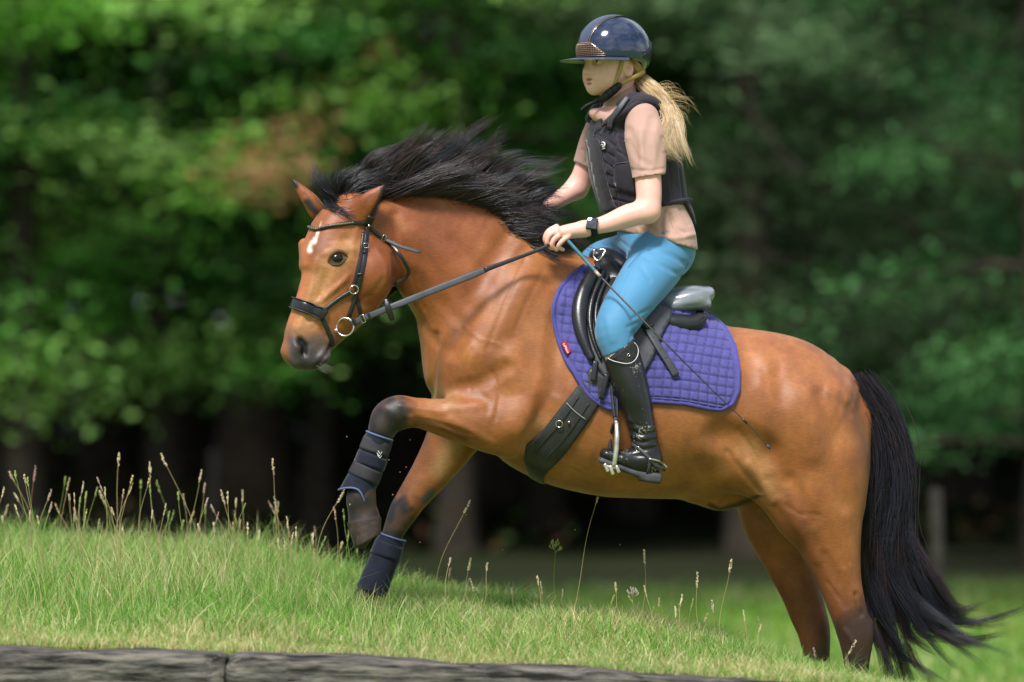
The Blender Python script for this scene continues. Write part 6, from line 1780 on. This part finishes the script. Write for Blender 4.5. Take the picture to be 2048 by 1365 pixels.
# padded shoulder yoke with its webbing strap
V_, Q_ = implicit_mesh("shoulder_pad", [Limb([(1214, 246, -.085, 7, .03), (1236, 232, -.108, 12, .032), (1262, 214, -.105, 17, .034), (1290, 206, -.075, 18, .045), (1316, 218, -.03, 14, .06), (1330, 240, .01, 10, .07)], k=.02, m=26),
     Limb([(1180, 236, .11, 9, .03), (1196, 216, .125, 12, .03), (1230, 200, .11, 12, .034), (1280, 200, .06, 14, .05)], k=.02, m=20)], .004)
V_ = sculpt(V_, Q_, [([(1225, 246), (1250, 232), (1285, 216), (1320, 232)], 3, -4), ([(1240, 222), (1275, 200), (1310, 212)], 3, -3)])
link("shoulder_pad", npmesh("shoulder_pad", V_, Q_), m_vest, vest)
pts = spline([list(P(1219, 258, -.120)), list(P(1222, 240, -.130)), list(P(1238, 218, -.142)), list(P(1256, 193, -.128))], 14)
link("webbing_strap", strap_mesh("webbing_strap", pts, np.tile([-.25, -1, .25], (14, 1)), 11/PXM, .004), m_leather_m, vest)
V_, Q_ = implicit_mesh("tail_flap", [Limb([(1368, 402, RY - .03, 9, .06), (1377, 420, RY - .02, 8, .05), (1385, 440, RY, 5, .04)], k=.01), Limb([(1326, 409, RY - .135, 5, .012), (1352, 404, RY - .10, 6, .02), (1370, 402, RY - .05, 6, .03)], k=.01)], .004)
link("tail_flap", npmesh("tail_flap", V_, Q_), m_vest, vest)
# small white emblem on the chest: an arched stroke over a foot
def vs(px, py, off): return surf(px, py, off, vest_bvh)
strap("emblem_patch", [(1202, 291), (1208, 291), (1214, 292)], 15, m_leather, vest, .0015, .003, bvh=vest_bvh, m=6)
ep = [vs(a, b, .0065)[0] for a, b in ((1206, 286), (1209, 285), (1212, 287), (1213, 290), (1211, 294), (1208, 295))]
tube("emblem", ep, [.0012, .0022, .0024, .0022, .0014], m_white, vest, 6, 14)
tube("emblem", [vs(a, b, .0065)[0] for a, b in ((1205, 291), (1208, 289), (1210, 291), (1208, 293))], .0013, m_white, vest, 6, 8)
tube("emblem", [vs(a, b, .0065)[0] for a, b in ((1206, 298), (1210, 298), (1213, 297))], .0012, m_white, vest, 6, 6)
zp = [vs(a, b, .004)[0] for a, b in ((1189, 276), (1190, 268), (1194, 262), (1202, 256))]
tube("zip", zp, .0016, m_leather_m, vest, 6, 10)

# ---- riding boots
m_boot = mat("black_boot_leather", (.012, .012, .013), .3, .5, noise=(18, .4), bump=(45, .25, .004))
nt = m_boot.node_tree; N_b, L_b = nt.nodes, nt.links
tcb = N_b.new("ShaderNodeTexCoord"); nb1 = N_b.new("ShaderNodeTexNoise"); nb1.inputs['Scale'].default_value = 170; nb1.inputs['Detail'].default_value = 2
nb2 = N_b.new("ShaderNodeTexNoise"); nb2.inputs['Scale'].default_value = 14
mb = N_b.new("ShaderNodeMath"); mb.operation = 'MULTIPLY'; rb = N_b.new("ShaderNodeValToRGB"); rb.color_ramp.elements[0].position = .385; rb.color_ramp.elements[1].position = .42
xb = N_b.new("ShaderNodeMix"); xb.data_type = 'RGBA'; xb.inputs['B'].default_value = (.28, .26, .22, 1)
L_b.new(tcb.outputs['Object'], nb1.inputs['Vector']); L_b.new(tcb.outputs['Object'], nb2.inputs['Vector']); L_b.new(nb1.outputs['Fac'], mb.inputs[0]); L_b.new(nb2.outputs['Fac'], mb.inputs[1])
L_b.new(mb.outputs[0], rb.inputs['Fac']); L_b.new(rb.outputs['Color'], xb.inputs['Factor'])
ob = N_b["Principled BSDF"].inputs['Base Color'].links[0].from_socket
L_b.new(ob, xb.inputs['A']); L_b.new(xb.outputs['Result'], N_b["Principled BSDF"].inputs['Base Color'])
m_sole = mat("grey_boot_sole", (.07, .07, .075), .7, .3, noise=(30, .4))
V_, Q_ = implicit_mesh("riding_boot", [Limb([(1237, 690, -.318, 36, .058), (1251, 738, -.322, 37, .058), (1266, 788, -.327, 34, .055), (1281, 838, -.328, 28, .046), (1289, 880, -.328, 27, .043), (1294, 912, -.328, 28, .042)], k=.02, m=30),
     Limb([(1300, 928, -.328, 26, .04), (1274, 924, -.332, 26, .042), (1240, 917, -.340, 19, .042), (1212, 909, -.345, 13, .036)], k=.025, m=20)], .0042,
     extra=lambda X, f: np.maximum(f, cut((1206, 722), (1266, 676), (1280, 800))(X)))
V_ = sculpt(V_, Q_, [([(1262, 862), (1280, 870), (1308, 866)], 5, -4), ([(1262, 880), (1285, 886), (1312, 880)], 5, -4), ([(1262, 848), (1282, 852)], 5, -3), ([(1258, 838), (1275, 858)], 5, 3), ([(1240, 905), (1262, 912), (1290, 912)], 5, -3), ([(1264, 896), (1290, 900), (1312, 896)], 5, -4), ([(1262, 872), (1290, 878)], 4, 2.5)])
V_ = relax(V_, Q_, 1, .4)
boot = link("riding_boot", npmesh("riding_boot", V_, Q_), m_boot, person)
boot_bvh = BVHTree.FromPolygons([tuple(v) for v in V_.tolist()], Q_.tolist())
shell("boot_top_panel", [(1219, 717), (1226, 700), (1238, 686), (1256, 681), (1270, 690), (1274, 706), (1268, 722), (1256, 728), (1242, 726)], .001, .004, mat("grained_boot_top", (.02, .021, .022), .75, .3, noise=(120, .5), bump=(180, .8, .003)), boot, 5, 0, boot_bvh)
pe, pn = drape([(1219, 717), (1228, 722), (1242, 726), (1256, 728), (1268, 722), (1274, 706), (1270, 691), (1256, 681), (1238, 686), (1226, 700), (1219, 717)], 50, .006, boot_bvh)
tube("edge_stitching", pe, .0012, m_white, boot, 5)
c, n0 = surf(1256, 711, .007, boot_bvh); ring("snap", c, n0, .0045, .0012, m_steel, boot); 
soleV, soleQ = implicit_mesh("sole", [Limb([(1203, 921, -.345, 6, .038), (1228, 930, -.340, 6.5, .043), (1258, 942, -.335, 7, .038), (1282, 950, -.331, 8, .034)], k=.01, p=3), Limb([(1286, 953, -.33, 11, .033), (1312, 956, -.329, 12, .034)], k=.006, p=4)], .0035)
link("sole", npmesh("sole", soleV, soleQ), m_sole, boot)
st_p, st_n = drape([(1266, 888), (1276, 896), (1292, 910), (1306, 926), (1316, 940)], 14, .004, boot_bvh)
st_p[-3:, 0] += np.array([.004, .012, .02]); 
spur_s = link("spur_strap", strap_mesh("spur_strap", st_p, st_n, 6/PXM, .003), m_leather_m, boot)
st_p, st_n = drape([(1298, 916), (1299, 930), (1294, 946)], 8, .003, boot_bvh)
link("spur_strap", strap_mesh("spur_strap", st_p, st_n, 5/PXM, .003), m_leather_m, boot)
c, n0 = surf(1277, 897, .007, boot_bvh); ring("buckle", c, n0, .0065, .0014, m_steel, boot)
tube("spur", [P(1298, 918, -.385), P(1316, 922, -.372), P(1326, 928, -.33), P(1334, 936, -.33)], [.003, .004, .0045, .0035], m_steel, boot, 8, 14)
# far boot (mostly behind the horse)
V_, Q_ = implicit_mesh("riding_boot", [Limb(grow(shin_f[1:], .006), k=.02), Limb([(1246, 850, .345, 26, .04), (1214, 850, .35, 24, .042), (1172, 842, .355, 13, .036)], k=.025)], .008)
link("riding_boot", npmesh("riding_boot", V_, Q_), m_boot, person)

# ---- ponytail
pony_px = [
    [(1274, 158), (1292, 180), (1318, 208), (1332, 240), (1312, 268), (1310, 292), (1334, 312)],
    [(1276, 157), (1300, 178), (1326, 206), (1338, 242), (1330, 276), (1336, 300), (1352, 318)],
    [(1278, 156), (1306, 176), (1334, 206), (1347, 244), (1346, 278), (1352, 300), (1362, 322)],
    [(1280, 155), (1312, 176), (1340, 208), (1354, 246), (1358, 276), (1366, 300), (1376, 322)],
    [(1282, 156), (1316, 180), (1342, 212), (1356, 248), (1362, 276), (1368, 298), (1386, 312)]]
pony_g = [[(p[0], p[1], yy) for p, yy in zip(g, (.03, -.01, -.07, -.125, -.15, -.16, -.16))] for g in pony_px]
S, _ = strands(pony_g, 2600, 18, nclump=36, clump=.7, spread=(.006, .012), yspread=.014, wave=.009, freq=1.5, seed=23, lens=(.72, 1.0))
hc = np.array([lin(232, 206, 168), lin(216, 184, 140), lin(186, 150, 106), lin(244, 226, 196)])[rng.integers(0, 4, len(S))] * rng.uniform(.8, 1.15, (len(S), 1))
m_blond = hair_mat("blond_hair", .4, .5)
link("ponytail", strand_mesh("ponytail", S, rng.uniform(.0012, .0024, len(S)), hc), m_blond, person)
fly_px = [[(1300, 172, -.05), (1330, 178, -.08), (1350, 200, -.10), (1342, 216, -.1)], [(1310, 180, -.06), (1340, 170, -.08), (1352, 190, -.08), (1340, 205, -.1)], [(1316, 190, -.08), (1350, 190, -.1), (1380, 205, -.1), (1390, 240, -.1)],
          [(1330, 212, -.1), (1360, 205, -.1), (1384, 212, -.1), (1392, 236, -.1)], [(1340, 230, -.12), (1365, 228, -.12), (1380, 262, -.12), (1388, 256, -.12)]]
S, _ = strands(fly_px, 70, 14, nclump=40, clump=.3, spread=(.006, .03), yspread=.02, wave=.006, freq=1.1, seed=29, lens=(.5, 1.1))
link("loose_hairs", strand_mesh("loose_hairs", S, np.full(70, .0007), np.tile(lin(220, 190, 140), (70, 1))), m_blond, person)
# hair drawn back over the ear towards the ponytail
bk = [[HL(.02, .072, .045), HL(-.03, .078, .02), HL(-.075, .055, -.005), Vector(P(1277, 157, .02))], [HL(-.02, .076, .03), HL(-.045, .074, .0), HL(-.08, .05, -.012), Vector(P(1277, 158, .02))], [HL(-.03, .074, .0), HL(-.05, .066, -.02), HL(-.08, .045, -.02), Vector(P(1276, 160, .02))]]
pxg = [[(1024 + v.x * PXM * CAM_D / (CAM_D + v.y), 682.5 - (v.z - CAM_H) * PXM * CAM_D / (CAM_D + v.y), v.y) for v in g] for g in bk]
S, _ = strands(pxg, 700, 10, nclump=30, clump=.3, spread=(.004, .004), yspread=.004, wave=.001, seed=31, lens=(.95, 1.02))
hc = np.array([lin(190, 150, 96), lin(160, 120, 74), lin(206, 168, 112)])[rng.integers(0, 3, len(S))] * rng.uniform(.8, 1.15, (len(S), 1))
link("hair", strand_mesh("hair", S, rng.uniform(.0012, .002, len(S)), hc, tip=.8), m_blond, person)
ring("hair_tie", P(1281, 162, .018), Vector((.7, -.2, -.7)), .011, .005, mat("mauve_hair_tie", tuple(lin(92, 66, 80)), .8, .2), person)

# ---- helmet
helmet = tag(empty("riding_helmet"), "glossy navy riding helmet with a wide peak and rose gold front grille", "helmet")
m_shell = mat("navy_gloss", (.010, .02, .055), .12, .5, coat=1.0, coat_rough=.02)
m_stripe = mat("navy_satin", (.05, .065, .11), .32, .5)
m_dark = mat("helmet_dark", (.012, .016, .03), .28, .5)
HC = HL(.002, 0, .062)
hx = Vector((-math.cos(HA), -math.sin(HA), 0)); hyv = hl; hzv = Vector((0, 0, 1))
def helm(az, el, o=0.0):
    """point on the shell: azimuth from forward towards her left, elevation"""
    a, e = math.radians(az), math.radians(el)
    rf = .130 if abs(az) < 90 else .132
    ca, sa = math.cos(e) * math.cos(a), math.cos(e) * math.sin(a)
    # egg shape, flatter towards the back, lower at the nape
    r = np.array([rf * ca, .109 * sa, .118 * math.sin(e)])
    if e < 0: r[2] *= 1.0
    l = np.linalg.norm(r); r = r * (1 + o / l)
    return HC + hx * r[0] + hyv * r[1] + hzv * r[2]
def low(az):
    a = abs(((az + 180) % 360) - 180)
    return float(np.interp(a, [0, 50, 75, 90, 110, 135, 160, 180], [-13, -14, -14, -17, -20, -42, -46, -46]))
NA, NE = 96, 30
V, F = [], []
for k, o in ((0, 0), (1, -.006)):
    for i in range(NA):
        az = 360 * i / NA
        for j in range(NE + 1):
            e = low(az) + (90 - low(az)) * j / NE
            V.append(helm(az, e, o))
n1_ = NA * (NE + 1)
for i in range(NA):
    for j in range(NE):
        q = [i*(NE+1)+j, ((i+1) % NA)*(NE+1)+j, ((i+1) % NA)*(NE+1)+j+1, i*(NE+1)+j+1]
        F.append(q); F.append([a + n1_ for a in q][::-1])
    a, b = i*(NE+1), ((i+1) % NA)*(NE+1)
    F.append([a, b, b + n1_, a + n1_])
me = pymesh("shell", V, F)
bm = bmesh.new(); bm.from_mesh(me); bmesh.ops.remove_doubles(bm, verts=bm.verts, dist=1e-5); bmesh.ops.recalc_face_normals(bm, faces=bm.faces); bm.to_mesh(me); bm.free()
shl = link("shell", me, m_shell, helmet)
def patch(name, azf, elf, o, mat_, nu=30, nv=12, thick=.0015):
    """raised panel on the shell: az = azf(s,t), el = elf(s,t)"""
    V = [helm(azf(s/nu, t/nv), elf(s/nu, t/nv), o + thick) for s in range(nu+1) for t in range(nv+1)] + [helm(azf(s/nu, t/nv), elf(s/nu, t/nv), o - .002) for s in range(nu+1) for t in range(nv+1)]
    n = (nu+1)*(nv+1); F = []
    for s in range(nu):
        for t in range(nv):
            q = [s*(nv+1)+t, (s+1)*(nv+1)+t, (s+1)*(nv+1)+t+1, s*(nv+1)+t+1]; F.append(q); F.append([a+n for a in q][::-1])
    ed = [(s*(nv+1), (s+1)*(nv+1)) for s in range(nu)] + [(s*(nv+1)+nv, (s+1)*(nv+1)+nv) for s in range(nu)] + [(t, t+1) for t in range(nv)] + [(nu*(nv+1)+t, nu*(nv+1)+t+1) for t in range(nv)]
    F += [[a, b, b+n, a+n] for a, b in ed]
    me = pymesh(name, V, F); fix_normals(me); return link(name, me, mat_, helmet)
# centre stripe runs over the crown from brow to nape
def stripe_pt(s, w, o):
    th = math.radians(8 + 150 * s)
    r = np.array([.130 * math.cos(th) if th < math.pi/2 else .132 * math.cos(th), w, .118 * math.sin(th)])
    k = math.sqrt(max(0, 1 - (w/.109)**2)); r[0] *= k; r[2] *= k
    l = np.linalg.norm(r); r *= (1 + o/l)
    return HC + hx*r[0] + hyv*r[1] + hzv*r[2]
def stripe_w(s): return .026 + .012 * (1 - abs(2*s - 1))
V, F = [], []
ns_, nw_ = 50, 10
for o in (.0022, -.002):
    for i in range(ns_+1):
        for j in range(nw_+1):
            V.append(stripe_pt(i/ns_, stripe_w(i/ns_) * (2*j/nw_ - 1), o))
n = (ns_+1)*(nw_+1)
for i in range(ns_):
    for j in range(nw_):
        q = [i*(nw_+1)+j, (i+1)*(nw_+1)+j, (i+1)*(nw_+1)+j+1, i*(nw_+1)+j+1]; F.append(q); F.append([a+n for a in q][::-1])
ed = [(i*(nw_+1), (i+1)*(nw_+1)) for i in range(ns_)] + [(i*(nw_+1)+nw_, (i+1)*(nw_+1)+nw_) for i in range(ns_)]
F += [[a, b, b+n, a+n] for a, b in ed]
me = pymesh("centre_stripe", V, F); fix_normals(me); link("centre_stripe", me, m_stripe, helmet)
for sgn in (1, -1):
    tube("stripe_trim", [stripe_pt(i/40, sgn * stripe_w(i/40), .003) for i in range(41)], .0012, m_brass if False else m_leather, helmet, 6)
    tube("stripe_trim", [stripe_pt(i/40, sgn * (stripe_w(i/40) + .003), .0025) for i in range(0, 20)], .0010, m_brass, helmet, 6)
# front grille
m_grille = mat("rose_gold_grille", (.42, .27, .21), .3, .5, metal=.85)
gr = patch("grille_backing", lambda s, t: -46 + 92*s, lambda s, t: -12 + (3 + 19 * min(1, (1 - abs(2*s-1)) * 1.75)) * t, .001, mat("grille_dark", (.03, .018, .018), .5, .4), 30, 8)
gh = lambda s: 3 + 19 * min(1, (1 - abs(2*s-1)) * 1.75)
for k in range(8):
    e = -11 + k * 2.9
    ss = [s for s in np.linspace(.0, 1, 61) if -12 + gh(s) >= e - .5]
    tube("grille_bar", [helm(-46 + 92*s, e, .0035) for s in ss], .0011, m_grille, gr, 5)
for k in range(19):
    s = .08 + .84 * k / 18
    tube("grille_bar", [helm(-46 + 92*s, e, .0038) for e in np.linspace(-11.5, -12 + gh(s), 6)], .0009, m_grille, gr, 5)
tube("grille_frame", [helm(-46 + 92*s, -12 + gh(s), .0035) for s in np.linspace(0, 1, 40)], .0014, m_brass, gr, 6)
# rear side vents
for sgn in (1, -1):
    patch("rear_panel", lambda s, t: sgn * (112 + 55*s), lambda s, t: -14 + (3 + 30 * s**.6) * t - 16*s*(1-t), .0005, m_dark, 20, 8)
    tube("panel_groove", [helm(sgn * (112 + 55*s), -14 + (3 + 30 * s**.6), .002) for s in np.linspace(0, 1, 20)], .0012, m_leather, helmet, 5)
# peak
V, F = [], []
npk, nr = 40, 8
for k, dz in ((0, 0), (1, -.004)):
    for i in range(npk+1):
        az = -84 + 168 * i / npk
        b = helm(az, -13, -.002)
        ln = .070 * max(0, math.cos(math.radians(az * 1.05))) ** .8 + .002
        out = hx * math.cos(math.radians(az * .75)) + hyv * math.sin(math.radians(az * .75))
        for j in range(nr+1):
            t = j / nr
            V.append(b + out * ln * t + Vector((0, 0, -.010 * t**1.4 + dz * (1 - .5*t) - .002 * abs(math.sin(math.radians(az))))))
n = (npk+1)*(nr+1)
for i in range(npk):
    for j in range(nr):
        q = [i*(nr+1)+j, (i+1)*(nr+1)+j, (i+1)*(nr+1)+j+1, i*(nr+1)+j+1]; F.append(q); F.append([a+n for a in q][::-1])
    a, b = i*(nr+1)+nr, (i+1)*(nr+1)+nr; F.append([a, b, b+n, a+n])
me = pymesh("peak", V, F); fix_normals(me); link("peak", me, m_stripe, helmet)
# harness
m_tan = mat("tan_webbing", tuple(lin(176, 146, 88)), .7, .3, noise=(200, .15), bump=(500, .4, .001))
m_blackweb = mat("black_webbing", (.012, .012, .013), .6, .3, bump=(200, .5, .002))
def hstrap(name, pts, w, m_, th=.002, mm=14):
    pts = spline([list(p) for p in pts], mm)
    nr_ = np.tile(np.array(hl) * 1.0, (mm, 1))
    return link(name, strap_mesh(name, pts, nr_, w, th, rounded=False), m_, helmet)
JX = P(1229, 172, -.072)
hstrap("harness_strap", [P(1245, 118, -.07), P(1240, 140, -.074), P(1234, 156, -.075), JX + Vector((0, 0, .004))], .015, m_tan)
hstrap("harness_strap", [P(1288, 143, -.02), P(1268, 155, -.05), P(1250, 164, -.066), P(1240, 170, -.071)], .0145, m_tan)
V_, Q_ = implicit_mesh("chin_cushion", [Limb([(1238, 172, -.073, 7, .011), (1228, 180, -.072, 8.5, .012), (1216, 190, -.066, 9, .012), (1205, 199, -.055, 7.5, .011), (1194, 203, -.035, 6, .01)], k=.01)], .0028)
V_ = sculpt(V_, Q_, [([(1233, 172), (1238, 182)], 2.5, -3), ([(1222, 178), (1228, 190)], 2.5, -3), ([(1211, 185), (1219, 198)], 2.5, -3)])
link("chin_cushion", npmesh("chin_cushion", V_, Q_), m_blackweb, helmet)
hstrap("strap_end", [P(1200, 200, -.05), P(1186, 206, -.06), P(1172, 213, -.065), P(1162, 222, -.065)], .012, m_blackweb)

# ---- wristwatch
watch = tag(empty("wristwatch"), "square black wristwatch on the rider's bare wrist", "watch")
wc, wn = P(1184, 448, -.262), Vector((-.05, -1, .35)).normalized()
ax_ = Vector((1, 0, -.2)); ax_ = (ax_ - wn * ax_.dot(wn)).normalized(); az_ = wn.cross(ax_)
box_at("case", wc, ax_, az_, wn, (.036, .041, .011), mat("watch_case", (.03, .035, .045), .25, .5, metal=.5), watch, .3)
box_at("screen", wc + wn * .0052, ax_, az_, wn, (.032, .037, .003), mat("watch_glass", (.03, .035, .045), .06, .6, coat=1.0), watch, .4)
A_ = spline([list(P(1182, 455, -.2345)), list(P(1186, 455, -.2345))], 2)
wrist_c = P(1185, 456, -.2335)
V, F = [], []
axw = (P(1216, 447, -.225) - P(1168, 458, -.236)).normalized()
e1 = Vector((0, -1, 0)); e1 = (e1 - axw * e1.dot(axw)).normalized(); e2 = axw.cross(e1)
for i in range(28):
    a = 2*math.pi*i/28
    for dw, rr in ((-.011, .0), (-.009, .0022), (.009, .0022), (.011, .0)):
        V.append(wrist_c + axw*dw + e1*math.cos(a)*(.0245 + rr) + e2*math.sin(a)*(.0285 + rr))
for i in range(28):
    for j in range(4):
        F.append([i*4+j, i*4+(j+1) % 4, ((i+1) % 28)*4+(j+1) % 4, ((i+1) % 28)*4+j])
me = pymesh("band", V, F); fix_normals(me); link("band", me, mat("watch_band", (.01, .01, .012), .6, .3), watch)

# ---- whip
whip = tag(empty("riding_whip"), "thin black riding whip with a teal bound grip held in the rider's hand", "whip")
m_teal = mat("teal_wrapped_grip", tuple(lin(60, 112, 128)), .6, .35, noise=(30, .3))
w0, w1, w2, w3 = P(1136, 482, -.262), P(1190, 542, -.318), P(1200, 553, -.330), P(1540, 897, -.43)
G_ = spline([list(w0), list(w1)], 80)
tube("grip", [Vector(g) for g in G_], [.0055 + .0009 * (i % 2) for i in range(80)], m_teal, whip, 10)
tube("ferrule", [w1, w2], .0058, mat("pale_ferrule", (.62, .52, .4), .3, .5, metal=.6), whip, 12)
tube("shaft", [w2, P(1330, 686, -.44), P(1430, 786, -.425), P(1490, 843, -.41), P(1518, 872, -.40), P(1535, 893, -.395)], [.0038, .0032, .0027, .0022, .0016, .0014], mat("whip_shaft", (.03, .028, .028), .4, .5, noise=(60, .5)), whip, 8, 40)
tube("shaft_binding", [P(1484, 838, -.412), P(1494, 847, -.409)], .0034, m_leather, whip, 8)
tube("whip_tip", [P(1534, 890, -.396), P(1540, 898, -.393)], [.004, .0045], mat("blue_whip_tip", (.05, .07, .1), .7, .3), whip, 8)
